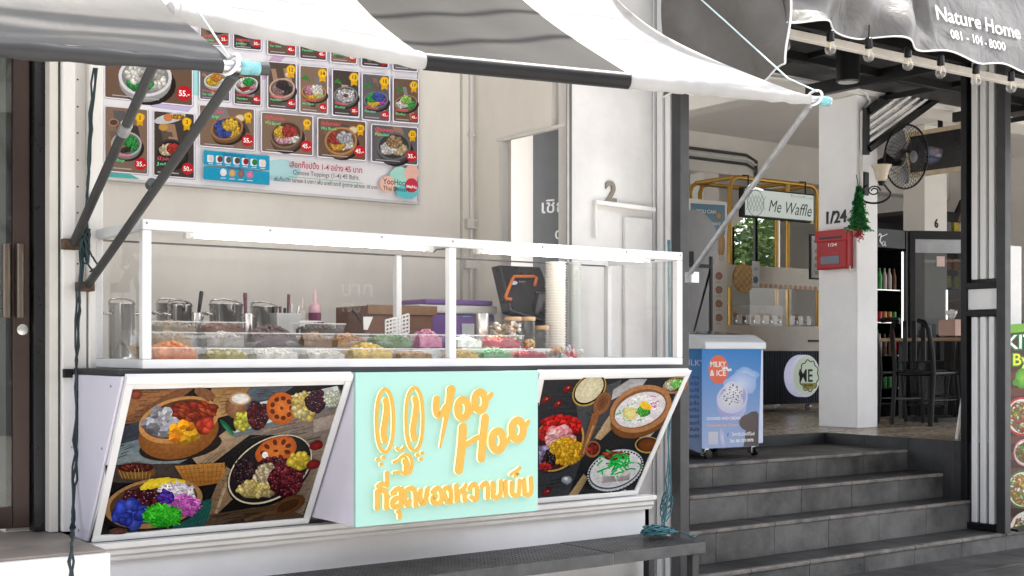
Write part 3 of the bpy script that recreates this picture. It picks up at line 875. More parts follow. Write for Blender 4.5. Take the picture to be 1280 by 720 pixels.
# ================================================================== checker plate bench
bn = thing('checker_plate_step', 'long dark checker plate metal step along the counter base', 'metal step', (4, 5.6, GZ))
M_CHECK = mat('worn_checker_plate', (0.075, 0.074, 0.075), .45, .55, var=.35, scale=5, dark=(0.035, .034, .034))
BZ = .333
for (a, b, dy, nm) in ((1.95, 4.62, 0, 'tread_plate'), (4.628, 5.335, .004, 'tread_plate')):
    p = MB().box(a, b, 5.41 + dy, 5.893, BZ - .006, BZ + dy * .4).build(nm, M_CHECK, bn, bevel=.002, seg=1)
    mb = MB()
    x = a + .03; r_ = 0
    while x < b - .02:
        y = 5.45 + (.0 if r_ % 2 else .0175)
        while y < 5.88:
            s_ = 1 if (r_ + int(y * 57)) % 2 else -1
            d = Vector((.010, .010 * s_, 0)); e = Vector((-.0028 * s_, .0028, 0))
            mb.obox((x, y, BZ + dy * .4 + .001), d, e, (0, 0, .0012))
            y += .035
        x += .0175 * 2; r_ += 1
    o = mb.build('tread_pattern', M_CHECK, p); o['kind'] = 'stuff'
    MB().box(a, b, 5.404 + dy, 5.409 + dy, BZ - .062, BZ + .002).build('edge_angle', mat('dark_step_rail', (0.07, 0.07, 0.072), .5, .3, var=.25, scale=9), bn, bevel=.0015, seg=1)
for x in (2.6, 3.95, 5.24):
    MB().box(x, x + .05, 5.42, 5.47, GZ, BZ - .063).build('leg', M_DKGREY, bn, bevel=.003)
    MB().box(x, x + .05, 5.80, 5.85, GZ, BZ - .007).build('leg', M_DKGREY, bn, bevel=.003)
# grimy stone block under its right end
sb = MB().box(4.75, 5.2, 5.62, 5.86, GZ, .06).build('stone_block', mat('grimy_stone', (0.2, .175, .15), .9, var=.45, scale=9, bump=.5), bevel=.015)
tag(sb, 'grimy stone block on the ground under the metal step', 'stone')

# ================================================================== street-front shutter frames
M_SLAT = mat('white_shutter_slat', (0.70, 0.70, 0.70), .4, var=.08, streak=.1)
def shutter_frame(X, label, cross=False, top=3.85, z0=GZ):
    t = thing('shutter_post', label, 'post', (X, 6.2, z0), 'folded shutter posts at the street front')
    MB().box(X - .04, X + .04, 6.02, 6.10, z0, top).build('post', M_DKGREY, t, bevel=.004)
    MB().box(X - .03, X + .05, 6.385, 6.44, z0, top).build('post', M_BLACKST, t, bevel=.004)
    for k in range(3):
        ya = 6.135 + k * .08
        if cross:
            MB().box(X - .02, X + .03, ya, ya + .05, z0 + .06, 1.74).build('slat', M_SLAT, t, bevel=.006)
            MB().box(X - .02, X + .03, ya, ya + .05, 2.05, top).build('slat', M_SLAT, t, bevel=.006)
        else:
            MB().box(X - .02, X + .03, ya, ya + .05, z0 + .06, top).build('slat', M_SLAT, t, bevel=.006)
    MB().box(X + .031, X + .05, 6.101, 6.384, z0 + .04, top).build('back_plate', M_DKGREY, t)
    if cross:
        for z in (1.77, 2.0): MB().box(X - .03, X + .03, 6.101, 6.384, z - .025, z + .025).build('cross_bar', M_BLACKST, t, bevel=.003)
        MB().box(X - .01, X + .028, 6.102, 6.383, 1.80, 1.97).build('lock_plate', M_SLAT, t, bevel=.003)
        MB().box(X - .03, X + .03, 6.101, 6.384, z0 + .0, z0 + .055).build('foot_bar', M_BLACKST, t, bevel=.003)
    return t
shutter_frame(5.75, 'dark post with white folded shutter slats between the dessert stall and the steps')
shutter_frame(9.335, 'black framed post with white slats on the bottom step', True, z0=-.018)

# ================================================================== awnings
def fabric(name, dark_, col, rough=.55, tr=0.25, wr=.25, wscale=3.0, spec=.15):
    if name in MATS: return MATS[name]
    m = bpy.data.materials.new(name); m.use_nodes = True
    nt = m.node_tree; N, L = nt.nodes, nt.links
    b = N['Principled BSDF']; out = N['Material Output']
    tc = N.new('ShaderNodeTexCoord')
    n = N.new('ShaderNodeTexNoise'); n.inputs['Scale'].default_value = 2.2; n.inputs['Detail'].default_value = 9; n.inputs['Roughness'].default_value = .6
    rp = N.new('ShaderNodeValToRGB'); rp.color_ramp.elements[0].color = (*dark_, 1); rp.color_ramp.elements[1].color = (*col, 1)
    rp.color_ramp.elements[0].position = .3; rp.color_ramp.elements[1].position = .62
    L.new(tc.outputs['Object'], n.inputs['Vector']); L.new(n.outputs['Fac'], rp.inputs[0]); L.new(rp.outputs[0], b.inputs['Base Color'])
    b.inputs['Roughness'].default_value = rough
    b.inputs['Specular IOR Level'].default_value = spec
    w = N.new('ShaderNodeTexNoise'); w.inputs['Scale'].default_value = wscale; w.inputs['Detail'].default_value = 3; w.inputs['Distortion'].default_value = 1.2
    bp = N.new('ShaderNodeBump'); bp.inputs['Strength'].default_value = wr; bp.inputs['Distance'].default_value = .06
    L.new(tc.outputs['Object'], w.inputs['Vector']); L.new(w.outputs['Fac'], bp.inputs['Height']); L.new(bp.outputs[0], b.inputs['Normal'])
    if tr:
        t = N.new('ShaderNodeBsdfTranslucent'); L.new(rp.outputs[0], t.inputs[0])
        mx = N.new('ShaderNodeMixShader'); mx.inputs[0].default_value = tr
        L.new(b.outputs[0], mx.inputs[1]); L.new(t.outputs[0], mx.inputs[2]); L.new(mx.outputs[0], out.inputs['Surface'])
    MATS[name] = m
    return m
F_WHITE = fabric('white_awning_fabric', (.46, .455, .45), (.56, .555, .55), .6, .5, .16)
F_GREY = fabric('grey_awning_fabric', (.024, .0228, .0218), (.034, .0322, .0308), .8, .1, .05)
F_SILVER = fabric('silver_grey_awning_fabric', (.048, .049, .054), (.080, .077, .073), .55, .08, .15)
F_NATURE = fabric('dark_silver_vinyl', (.075, .070, .065), (.115, .107, .10), .42, .0, .30, 4.0, .35)

def lerp(a, b, t): return a + (b - a) * t
# --- striped awning: front roller points, left to right
barp = [at(212, 15, Z=2.79), at(390, 50, Z=2.80), at(530, 76.5, Z=2.80), at(660, 89, Z=2.80), at(785, 101, Z=2.79), at(900, 113, Z=2.785), at(1012, 124.5, Z=2.78)]
def bar_at(t):
    L_ = [0]
    for a, b in zip(barp, barp[1:]): L_.append(L_[-1] + (b - a).length)
    s_ = t * L_[-1]
    for i in range(len(barp) - 1):
        if s_ <= L_[i + 1] + 1e-9:
            return barp[i].lerp(barp[i + 1], (s_ - L_[i]) / (L_[i + 1] - L_[i]))
    return barp[-1].copy()
aw = thing('striped_awning', 'white and grey striped canvas awning over the dessert stall', 'awning', (3.6, 6.2, 2.8))
def tpar(xp):      # fraction along the roller at a photo column
    best = min(range(2001), key=lambda k: abs((lambda p: 640 + FPX * ((p.x * CS - p.y * SN) / (p.x * SN + p.y * CS)) - xp)(bar_at(k / 2000))))
    return best / 2000
cuts = [0.0, tpar(530), tpar(785), 1.0]
WALLY, WZ = 6.3, 3.95
def wz(x): return 3.62 + (x - 1.9) * .135
def canopy(t, v):
    p = bar_at(t)
    inset = 0
    x1 = lerp(p.x, p.x, v)
    # the free right edge hangs in a curve
    k = max(0, (t - .80) / .20)
    inset = .42 * (k ** 2.2) * math.sin(math.pi * min(1, v * 1.02)) ** .8
    q = Vector((x1 - inset, lerp(p.y + .01, WALLY, v), lerp(p.z + .028, wz(p.x), v)))
    q.z -= .10 * math.sin(math.pi * v) * (1 - .3 * math.sin(3 * t))
    q.z += .006 * math.sin(38 * t + 6 * v) + .01 * math.sin(11 * t + 3 * v * v)
    return q
for i, m_ in enumerate((F_WHITE, F_GREY, F_WHITE)):
    a, b = cuts[i], cuts[i + 1]
    MB().grid(lambda u, v: canopy(lerp(a, b, u), v), 40, 34).build('canvas_stripe', m_, aw, smooth=80)
    n_ = 28
    pts = [bar_at(lerp(a + (.0005 if i else 0), b, k / n_)) for k in range(n_ + 1)]
    rr = [.040 + .004 * math.sin(k * 1.7 + i) * (1 if i != 1 else .2) + (.002 * math.sin(k * 4.1) if i == 2 else 0) for k in range(n_ + 1)]
    if i == 1: rr = [.042] * (n_ + 1)
    if i == 2: rr = [r - .012 * (k / n_) for k, r in enumerate(rr)]
    MB().tube(pts, rr, 16).build('rolled_hem', F_WHITE if i != 1 else fabric('grey_hem', (.014, .014, .015), (.021, .021, .022), .4, 0, .05), aw, smooth=70)
e0, e1 = bar_at(1.0), bar_at(1.0) + (bar_at(1.0) - bar_at(.97)).normalized() * .13
MB().tube([e0, e1], .022, 14).build('roller_pipe', M_GALV, aw, smooth=40)
M_TEAL = mat('teal_tape', (0.16, 0.38, 0.42), .5, var=.3, scale=40)
dd = (e1 - e0).normalized()
MB().tube([e0 + dd * .055, e0 + dd * .075, e0 + dd * .095, e0 + dd * .12], [.025, .027, .0255, .026], 14).build('tape_wrap', M_TEAL, aw, smooth=40)
armR0 = at(860, 346, X=5.66)
def arm(a, b, name, m_, parent, r=.016):
    MB().tube([a, b], r, 12).build(name, m_, parent, smooth=40)
    j = a.lerp(b, .55)
    d = (b - a).normalized()
    cl = MB().tube([j - d * .03, j + d * .03], r * 1.25, 12).build('joint', M_GALV, parent, smooth=40)
    return cl
j = arm(armR0, e0 + Vector((0, 0, -.03)), 'support_arm', M_GALV, aw, .0165)
jp = armR0.lerp(e0, .55)
MB().tube([jp + Vector((.0, -.02, 0)), jp + Vector((.05, -.06, -.02))], .008, 8).build('thumb_screw', M_GALV, j, smooth=40)
MB().box(armR0.x - .02, 5.71, armR0.y - .05, armR0.y + .01, armR0.z - .04, armR0.z + .03).build('wall_bracket', M_GALV, aw, bevel=.004)
armL0 = at(92, 304, Y=6.09)
arm(armL0, bar_at(0.0) + Vector((.02, 0, -.02)), 'support_arm', M_PAINTGREY, aw, .021)
MB().box(armL0.x - .05, armL0.x + .03, 6.08, 6.128, armL0.z - .03, armL0.z + .02).build('wall_bracket', mat('rusty_bracket', (.10, .06, .04), .8, var=.5, scale=30), aw, bevel=.003)
# rope ring and stay
rg = thing('awning_rope', 'pale stay rope tied to the right end of the striped awning roller', 'rope', e0)
M_ROPE = mat('white_rope', (.78, .77, .73), .7, var=.1); M_ROPEB = mat('pale_blue_rope', (.55, .68, .70), .7, var=.15)
def loop(c, r1, u, v, r, n=20): return [Vector(c) + u * (r1 * math.cos(2 * math.pi * k / n)) + v * (r1 * math.sin(2 * math.pi * k / n)) for k in range(n + 1)]
MB().tube(loop(e0 + dd * .03 + Vector((0, 0, .012)), .042, Vector((.3, -1, 0)).normalized(), Vector((.35, 0, 1)).normalized(), .006), .007, 8).build('loop', M_ROPE, rg, smooth=60)
MB().tube([e0 + dd * .02 + Vector((0, -.03, .04)), at(985, 98, Y=4.75), at(905, 25, Y=5.25), at(868, -8, Y=5.6), (5.1, 6.3, 4.6)], .0045, 6).build('stay', M_ROPEB, rg, smooth=60)

# --- silver awning on the left
a1 = thing('silver_awning', 'silver grey canvas awning over the brown sliding door', 'awning', (0.3, 6.2, 2.45))
b0, b1 = at(-260, 40, Y=4.30), at(283, 82.5, X=1.87)
def bar1(t): return b0.lerp(b1, t)
def can1(t, v):
    p = bar1(t)
    k = max(0, (t - .75) / .25)
    q = Vector((p.x - .04 * k ** 2 * math.sin(math.pi * v) + .01 * k, lerp(p.y - .012, 6.3, v), lerp(p.z + .012 + .016 * (1 - t), 3.78, v)))
    # long slack folds running down towards the right end
    ph = 8.5 * v + 3.5 * (1 - t) + .5 * math.sin(5 * t + 2)
    q.z += (.030 * math.sin(ph * 2.1) + .014 * math.sin(ph * 4.7 + 1.3 + 4 * t)) * math.sin(math.pi * min(1, v * 1.6 + .06)) * (1 - .55 * k)
    q.z -= .03 * math.sin(math.pi * v)
    return q
MB().grid(can1, 70, 60).build('canvas', F_SILVER, a1, smooth=80)
n_ = 30
MB().tube([bar1(k / n_ * .985) for k in range(n_ + 1)], [.036 + .003 * math.sin(k * 1.3) - .010 * (k / n_) for k in range(n_ + 1)], 16).build('rolled_hem', fabric('dark_silver_hem', (.030, .030, .032), (.048, .048, .05), .4, 0, .05), a1, smooth=70)
d1 = (b1 - b0).normalized()
MB().tube([b1 - d1 * .05, b1 + d1 * .16], .022, 14).build('roller_pipe', M_GALV, a1, smooth=40)
MB().tube([b1 + d1 * .05, b1 + d1 * .07, b1 + d1 * .10, b1 + d1 * .125], [.025, .027, .025, .026], 14).build('tape_wrap', M_TEAL, a1, smooth=40)
MB().tube([b1 + d1 * .127, b1 + d1 * .162], .024, 14).build('pipe_cap', M_PAINTGREY, a1, smooth=40)
a20 = at(110, 356, Y=6.06)
MB().tube([a20, b1 + d1 * .03 + Vector((0, 0, -.03))], .0195, 12).build('support_arm', M_PAINTGREY, a1, smooth=40)
MB().tube([a20.lerp(b1, .52), a20.lerp(b1, .535)], .023, 12).build('joint', M_PAINTGREY, a1, smooth=40)
MB().box(a20.x - .04, a20.x + .03, 6.05, 6.128, a20.z - .03, a20.z + .015).build('wall_bracket', MATS['rusty_bracket'], a1, bevel=.003)
rg = thing('awning_rope', 'white rope tied to the end of the silver awning roller', 'rope', b1)
MB().tube(loop(b1 + d1 * .02 + Vector((0, 0, .008)), .038, Vector((.3, -1, 0)).normalized(), Vector((.35, 0, 1)).normalized(), .006), .007, 8).build('loop', M_ROPE, rg, smooth=60)
MB().tube([b1 + Vector((0, -.02, .03)), at(262, 35, Y=4.55), at(240, 2, Y=4.8), (1.75, 6.2, 3.8)], .0042, 6).build('stay', M_ROPEB, rg, smooth=60)

# --- power cables strung along the street above the awnings: their shadows cross the canvas
cab = thing('overhead_cables', 'bundle of black power cables strung along the street above the awnings', 'cables', (3, 4.8, 6.5))
for k, (yy, zz, rr_) in enumerate(((4.36, 7.3, .05), (4.50, 7.4, .06), (4.63, 7.35, .045), (4.78, 7.4, .05), (5.36, 7.5, .024), (5.66, 7.5, .02))):
    MB().tube([(x, yy + .03 * math.sin(x * .7 + k), zz + .012 * (x - 4) ** 2 * .3 + .01 * math.sin(2 * x + k)) for x in [-12 + q for q in range(37)]], rr_, 8).build('cable', M_BLACKPL, cab, smooth=60)

# ================================================================== the other side of the street (lights and reflections come past it)
def far_house(x0, x1, y, h, c, label):
    t = thing('opposite_shophouse', label, 'building', ((x0 + x1) / 2, y, GZ), 'shophouses across the street')
    MB().box(x0, x1, y - 6, y, GZ, h).build('wall', mat('facade_%d' % int(abs(x0)), c, .8, var=.15, scale=.6), t)
    MB().box(x0 - .1, x1 + .1, y - 6.1, y + .5, h, h + .25).build('roof', mat('roof_slab', (.2, .19, .18), .8), t)
    n = int((x1 - x0) / 2.4)
    for f in range(int(h / 3.2)):
        for k in range(n):
            a = x0 + (k + .25) * (x1 - x0) / n
            w_ = MB().box(a, a + 1.3, y + .001, y + .04, f * 3.2 + .9, f * 3.2 + 2.4).build('window', mat('dim_window', (.04, .05, .055), .15), t)
            MB().box(a - .05, a + 1.35, y + .001, y + .12, f * 3.2 + .82, f * 3.2 + .89).build('sill', M_WORN, w_)
far_house(-24, -9, -13, 9.5, (.30, .28, .25), 'beige shophouse across the street, far end')
far_house(-8.9, 6, -13, 10.5, (.36, .34, .31), 'pale shophouse directly across the street')
far_house(6.1, 22, -13.4, 9.0, (.26, .25, .25), 'grey shophouse across the street, facing the restaurant')
M_SCREW = mat('screw_head', (.25, .24, .23), .4, .7, var=.1)
for x in (CX0 + .02, 2.6, 3.2, 3.62, 4.2, 4.8, CX1 - .02):
    MB().lathe([(.0055, 0), (.0055, .0015), (.003, .003)], (x, CY0 - .0008, CZ1 - .012), 8, axis=(0, -1, 0)).build('screw', M_SCREW, case, smooth=40)
for z in (1.45, 1.70, 1.95):
    MB().lathe([(.0055, 0), (.0055, .0015), (.003, .003)], (CX0 - .0008, CY1 - .02, z), 8, axis=(-1, 0, 0)).build('screw', M_SCREW, case, smooth=40)
for (yy, zz) in ((5.50, 1.30), (5.62, 1.02), (6.05, 1.0), (5.95, .62)):
    MB().lathe([(.006, 0), (.006, .0015), (.003, .003)], (1.8715, yy + .06, zz), 8, axis=(-1, 0, 0)).build('screw', M_SCREW, cnt, smooth=40)
# ================================================================== menu board on the rear wall
MY = BW - .05
mbd = thing('menu_board', 'large printed dessert menu board on the rear wall behind the counter', 'menu board', (3.3, MY, 2.4))
m0, m1 = at(128.5, 221, Y=MY), at(521.5, 252.5, Y=MY)
mz0, mz1 = (m0.z + m1.z) / 2, 3.72
MB().box(m0.x, m1.x, MY, BW - .001, mz0, mz1).build('board', mat('menu_lilac', (.85, .84, .88), .35, var=.04, scale=3), mbd)
for b in ((m0.x - .018, m0.x - .001, mz0 - .018, mz1 + .018), (m1.x + .001, m1.x + .018, mz0 - .018, mz1 + .018)):
    MB().box(b[0], b[1], MY - .012, BW - .001, b[2], b[3]).build('frame_bar', M_ALU, mbd, bevel=.003)
for b in ((mz0 - .018, mz0 - .001), (mz1 + .001, mz1 + .018)):
    MB().box(m0.x, m1.x, MY - .012, BW - .001, b[0], b[1]).build('frame_bar', M_ALU, mbd, bevel=.003)
cv = Canvas((3, MY - .0008, 3), (1, 0, 0), (0, 0, 1), (0, 0, 1))
RED, YEL, GRN = (.50, .015, .03), (.78, .48, .02), (.04, .30, .08)
# soft background swirls
cv.poly([(131, 214), (160, 216), (175, 224), (131, 221)], (.10, .45, .42)); cv.ell(350, 213, 26, 14, (.45, .68, .72), n=20)
cv.poly([(350, 60), (365, 62), (330, 100), (318, 96)], (.62, .45, .60)); cv.poly([(470, 120), (486, 124), (440, 150), (430, 146)], (.40, .70, .72)); cv.poly([(180, 126), (240, 134), (235, 140), (190, 134)], (.50, .45, .66))
cv.poly([(395, 90), (420, 96), (445, 130), (430, 128)], (.60, .46, .62)); cv.poly([(240, 60), (248, 61), (248, 120), (240, 118)], (.35, .66, .66))
WOOD = [(.16, .10, .07), (.10, .075, .06), (.22, .15, .11), (.07, .055, .05), (.13, .12, .13)]
def card(x0, y0, x1, y1, sl, price=None, num=None, bowl=(.5, .55), br=.32, bowlc=(.33, .17, .08), foods=(), bg=0, title=True, wide=False):
    """one dish photo: ground, bowl with food, medal, price and captions; sl is the slope of its edges"""
    w, h = x1 - x0, y1 - y0
    Y = lambda x, y: y + sl * (x - x0)
    cv.rquad(x0 - 1.6, y0 - 1.4, x1 + 2.0, y1 + 2.0, (.34, .32, .44), sl, 2.4)
    cv.rquad(x0 - 1.2, y0 - 1.2, x1 + 1.2, y1 + 1.2, (.80, .79, .84), sl, 2.2)
    cv.rquad(x0, y0, x1, y1, WOOD[bg % 5], sl, 1.6)
    for k in range(4):      # planks and cloth in the photo
        a = x0 + w * random.uniform(.02, .6); b = a + w * random.uniform(.12, .3); yy = y0 + h * random.uniform(0, .7)
        g = random.uniform(.6, 2.3)
        c = tuple(min(.5, q * g) for q in WOOD[(bg + k + 1) % 5])
        b = min(b, x1 - .5)
        cv.poly([(a, Y(a, yy)), (b, Y(b, yy)), (min(x1 - .5, b + w * .1), Y(b, min(y1 - .5, yy + h * .3))), (min(x1 - .5, a + w * .1), Y(a, min(y1 - .5, yy + h * .3)))], c)
    cx, cy = x0 + w * bowl[0], y0 + h * bowl[1]; cy = Y(cx, cy)
    r = br * min(w, h * .9) if not wide else br * h
    pq = random.uniform(.62, .92); ro = random.uniform(-14, 10)
    # side dish, spoon or leaf at the edge of the photo
    kd = random.randrange(3); ex, ey = x0 + w * (random.choice([.2, .24, .74]) if kd == 0 else random.choice([.14, .2])), y0 + h * .24; ey = Y(ex, ey)
    if kd == 0: cv.ell(ex, ey, r * .34, r * .26, (.40, .24, .12), n=14); cv.ell(ex, ey, r * .27, r * .19, random.choice([(.6, .55, .4), (.1, .05, .04), (.5, .3, .06)]), n=12)
    elif kd == 1: cv.stroke([(ex, ey), (ex + r * .5, ey + r * .25), (ex + r * 1.0, ey + r * .7)], r * .10, (.44, .27, .14)); cv.ell(ex, ey, r * .2, r * .13, (.36, .2, .1), rot=30, n=12)
    else:
        for q in range(3): cv.ell(ex + q * r * .12, ey + q * r * .08, r * .3, r * .09, (.08, .30, .06), (.03, .16, .03), rot=-40 + q * 35, n=10)
    cv.ell(cx + r * .12, cy + r * .30, r * 1.06, r * pq, (.025, .018, .016), n=22, rot=ro)
    cv.ell(cx, cy + r * .18, r, r * pq, tuple(q * .8 for q in bowlc), tuple(q * .45 for q in bowlc), n=24, rot=ro, hl=(-.4, .2))
    cv.ell(cx, cy, r * 1.02, r * pq * .96, bowlc, n=26, rot=ro)
    cv.ell(cx, cy, r * .90, r * pq * .82, tuple(q * .35 for q in bowlc), n=24, rot=ro)
    if foods:
        n = len(foods)
        for k, f in enumerate(foods):
            an = 6.283 * k / n + .6
            ox, oy = (r * .36 * math.cos(an), r * .26 * math.sin(an)) if n > 1 else (0, 0)
            cv.bits(cx + ox, cy + oy, r * (.46 if n > 1 else .75), r * (.34 if n > 1 else .55), 13 if n > 1 else 20, max(1.0, r * .15), [f], ar=.75, dark=.6)
    # caption strip
    cv.stroke([(x0 + w * .08, Y(x0, y1 - h * .05) + sl * w * .08), (x0 + w * .62, Y(x0 + w * .62, y1 - h * .05))], max(.8, h * .02), (.42, .41, .42))
    if title:
        if wide: tx, ty = x0 + w * .06, y0 + h * .16
        else: tx, ty = x0 + w * .07, y1 - h * .24
        sz = max(4.2, min(w, h) * .12)
        cv.text(random.choice(['ทับทิมกรอบ', 'ลอดช่อง', 'บัวลอย', 'เฉาก๊วย', 'รวมมิตร']), tx, Y(tx, ty), sz, (.75, .12, .16), sl, .02, width=min(w * .5, sz * 4.2))
        cv.text(random.choice(['Ruby', 'Pandan', 'Mix Bowl', 'Jelly', 'Fair Gloo']), tx, Y(tx, ty + sz * 1.05), sz * .85, (.16, .62, .30), sl, .02, width=min(w * .42, sz * 3.3))
    if num:
        nx_, ny_ = x1 - w * (.18 if not wide else .11), y0 + h * (.13 if not wide else .18); ny_ = Y(nx_, ny_)
        q = 5.2 if h > 55 else 4.4
        cv.poly([(nx_ - q * .7, ny_), (nx_ + q * .7, ny_), (nx_ + q * .75, ny_ + q * 2.1), (nx_, ny_ + q * 1.7), (nx_ - q * .75, ny_ + q * 2.1)], (.62, .36, .02))
        cv.ell(nx_, ny_, q * 1.15, q * 1.15, (.66, .40, .02), n=14, wob=.08); cv.ell(nx_, ny_, q * .9, q * .9, YEL, n=16)
        cv.text(str(num), nx_, ny_ + q * .42, q * 1.25, (.03, .03, .03), sl, .02, align='C')
    if price:
        q = min(9.5, max(4.6, min(w, h) * .15)) if not price == '55.-x' else 9
        qx, qy = x1 - q * 1.05, y1 - q * 1.5; qy = Y(qx, qy)
        cv.ell(qx, qy, q, q, RED, n=20); cv.text(price, qx, qy + q * .38, q * 1.05, (.9, .9, .88), sl, .02, width=q * 1.45, align='C')
W1, G1, Y1, P1, K1, B1, R1, V1 = (.78, .76, .72), (.04, .38, .09), (.72, .48, .05), (.62, .25, .36), (.05, .035, .035), (.07, .11, .40), (.45, .05, .04), (.38, .10, .42)
sl1 = .083
card(131.5, 58, 240, 121, .10, '55.-', None, (.46, .52), .52, (.62, .62, .64), (W1, G1, W1, (.55, .53, .5)), 0, False, True)
card(131.5, 133, 184, 213, .085, '35.-', 2, (.50, .56), .36, (.42, .42, .42), (G1, K1, Y1, G1), 2)
card(192.5, 139, 242, 218.5, .085, '50.-', 3, (.42, .62), .38, (.06, .05, .05), ((.55, .25, .12), K1, (.68, .58, .4), R1), 3)
cv.ell(212, 148, 20, 6, (.5, .52, .55), rot=-12); cv.ell(210, 147, 6, 5, (.55, .22, .08)); cv.bits(222, 146, 8, 3, 8, 1.6, [Y1, R1])
card(249.5, 131.5, 317, 182, .083, '55.-', 18, (.50, .52), .40, (.34, .18, .08), (Y1, B1, B1, Y1), 2, True, True)
card(249.5, 84, 286, 123.5, .083, None, None, (.55, .38), .42, (.6, .6, .62), (W1, Y1, (.65, .3, .06)), 4)
card(292.5, 88, 325, 129.5, .083, '45.-', None, (.45, .40), .44, (.6, .6, .62), (P1, R1, W1, G1), 1)
card(250, 18, 285, 55, .083, '55.-', None, (.5, .3), .4, (.3, .16, .08), (P1, W1), 2)
card(291.5, 22, 325, 60, .083, '50.-', None, (.5, .3), .4, (.3, .16, .08), (Y1, W1), 3)
for k, (xa, xb, y1_) in enumerate(((334, 368, 67.5), (374, 406, 73), (412.5, 444, 77.5), (451, 483, 82.5), (490, 519.5, 87.5))):
    card(xa, y1_ - 56, xb, y1_, .083, '45.-', 5 + k, (.5, .3), .4, (.3, .18, .1), random.sample([W1, G1, Y1, P1, K1, R1], 3), k)
for k, (xa, xb, ya_, yb_, nm, pr, bc_, fd) in enumerate(((333.5, 368, 78, 135, 12, '45.-', (.5, .36, .30), (K1, (.30, .2, .2), K1)), (373.5, 407, 83, 140, 14, '45.-', (.42, .22, .10), ((.62, .72, .42), Y1, P1, W1)),
        (414, 446, 88, 144, 13, '35.-', (.20, .20, .20), ((.66, .66, .70),)), (451, 484, 93, 149.5, 15, '45.-', (.16, .18, .22), (V1, Y1, G1, B1)), (489.5, 520, 98.5, 152, 17, '45.-', (.28, .20, .14), (G1, W1, (.35, .60, .15))))):
    card(xa, ya_, xb, yb_, .083, pr, nm, (.50, .55), .46, bc_, fd, k + 1)
    if nm == 13: cv.bits(xa + 16, (ya_ + yb_) / 2 + 4, 3, 2, 5, 1.2, [(.3, .1, .05)])
card(325, 141.5, 388, 189.5, .082, '45.-', 19, (.48, .52), .42, (.22, .14, .09), (W1, (.7, .4, .5), Y1, R1), 2, True, True)
card(395, 148.5, 454, 196, .082, '45.-', 20, (.48, .55), .42, (.42, .22, .09), (W1, (.66, .38, .05), R1, (.5, .5, .55)), 0, True, True)
card(462, 156.5, 518.5, 202, .082, '35.-', 21, (.48, .55), .46, (.14, .14, .15), ((.62, .50, .30), W1, (.42, .28, .16)), 4, True, True)
# toppings key
cv.quad(252, 188.5, 334, 206.5, (.015, .33, .52), .09); cv.quad(252, 208.5, 334, 224.8, (.015, .33, .52), .09)
for k in range(7):
    x = 260.5 + k * 10.8; y = 198 + .09 * (x - 252)
    cv.rquad(x - 4.2, y - 4.6, x + 3.6, y + 4.4, (.72, .74, .78), .09, 1.4)
    cv.ell(x + 1, y, 3.4, 4, [(.6, .6, .6), (.16, .05, .04), (.12, .12, .12), (.10, .06, .06), (.30, .02, .03), (.02, .22, .05), (.68, .62, .55)][k], n=12)
    cv.stroke([(x - 3, y + 6.4), (x + 3, y + 6.8)], 1.0, (.6, .7, .8))
for k in range(4):
    x = 276.5 + k * 11; y = 214 + .09 * (x - 252)
    cv.ell(x, y, 4.2, 4.8, [(.78, .78, .80), (.62, .42, .22), (.34, .20, .16), (.70, .25, .40)][k], [(.68, .68, .72), (.5, .32, .15), (.24, .12, .1), (.55, .16, .3)][k], n=14)
    cv.stroke([(x - 3.4, y + 7), (x + 3.4, y + 7.4)], 1.0, (.6, .7, .8))
cv.text('ท็อปปิ้งเลือกเอง', 276, 195.4, 4.6, (.03, .08, .2), .09, .01, width=28); cv.text('ไอศกรีม', 282, 212.2, 4.2, (.03, .08, .2), .09, .01, width=20)
# footer
cv.text('เลือกท็อปปิ้ง 1-4 อย่าง 45 บาท', 358.5, 209.5, 9.8, (.45, .02, .05), .085, .014, width=91)
cv.text('Choose Toppings (1-4) 45 Baht.', 363, 218.6, 8.0, (.10, .09, .13), .085, .004, width=83)
cv.stroke([(358, 221.5), (451, 229.8)], .6, (.10, .40, .15))
cv.text('เพิ่มท็อปปิ้ง อย่างละ 5 บาท / เพิ่ม มะพร้าวกะทิ ลูกตาล อย่างละ 10 บาท', 339, 226.5, 6.6, (.05, .05, .08), .085, .010, width=129)
cv.ell(496, 222, 12.5, 13, (.38, .66, .60), n=26); cv.ell(511, 217, 9, 10, (.74, .46, .40), n=22); cv.ell(506, 240, 14, 9, (.14, .55, .60), n=24); cv.ell(481, 231, 9.5, 10.5, (.76, .50, .42), n=24)
cv.ell(511, 232.5, 8.2, 9, (.55, .05, .09), n=24)
cv.text('YooHoo', 475.5, 230.5, 10.2, (.02, .02, .03), .08, .006, width=28); cv.text('Thai Dessert', 475.5, 238, 7.6, (.02, .02, .03), .08, .004, width=33); cv.text('MeNu', 504.5, 235.4, 5.2, (.9, .9, .9), .08, .02, width=13)
cv.build('menu_print', printmat('menu_print', .3, .0, grain=.05, gscale=80, gain=1.15, gamma=1.12, spec=.2), mbd)

# ================================================================== left photo panel print
CRL = (90, 450, .34709)
cv = Canvas(pl0 - pn * 0 + pn * .0006, pu, pv, CRL)
# clip polygon of the print area
cv.poly([(212, 106), (1006, 88), (836, 584), (64, 648)], (.02, .017, .017), (.012, .011, .011))
def plank(x0, y0, x1, y1, w, c, c2=None): cv.poly([(x0, y0), (x1, y1), (x1 + w * .2, y1 + w), (x0 - w * .35, y0 + w)], c, c2)
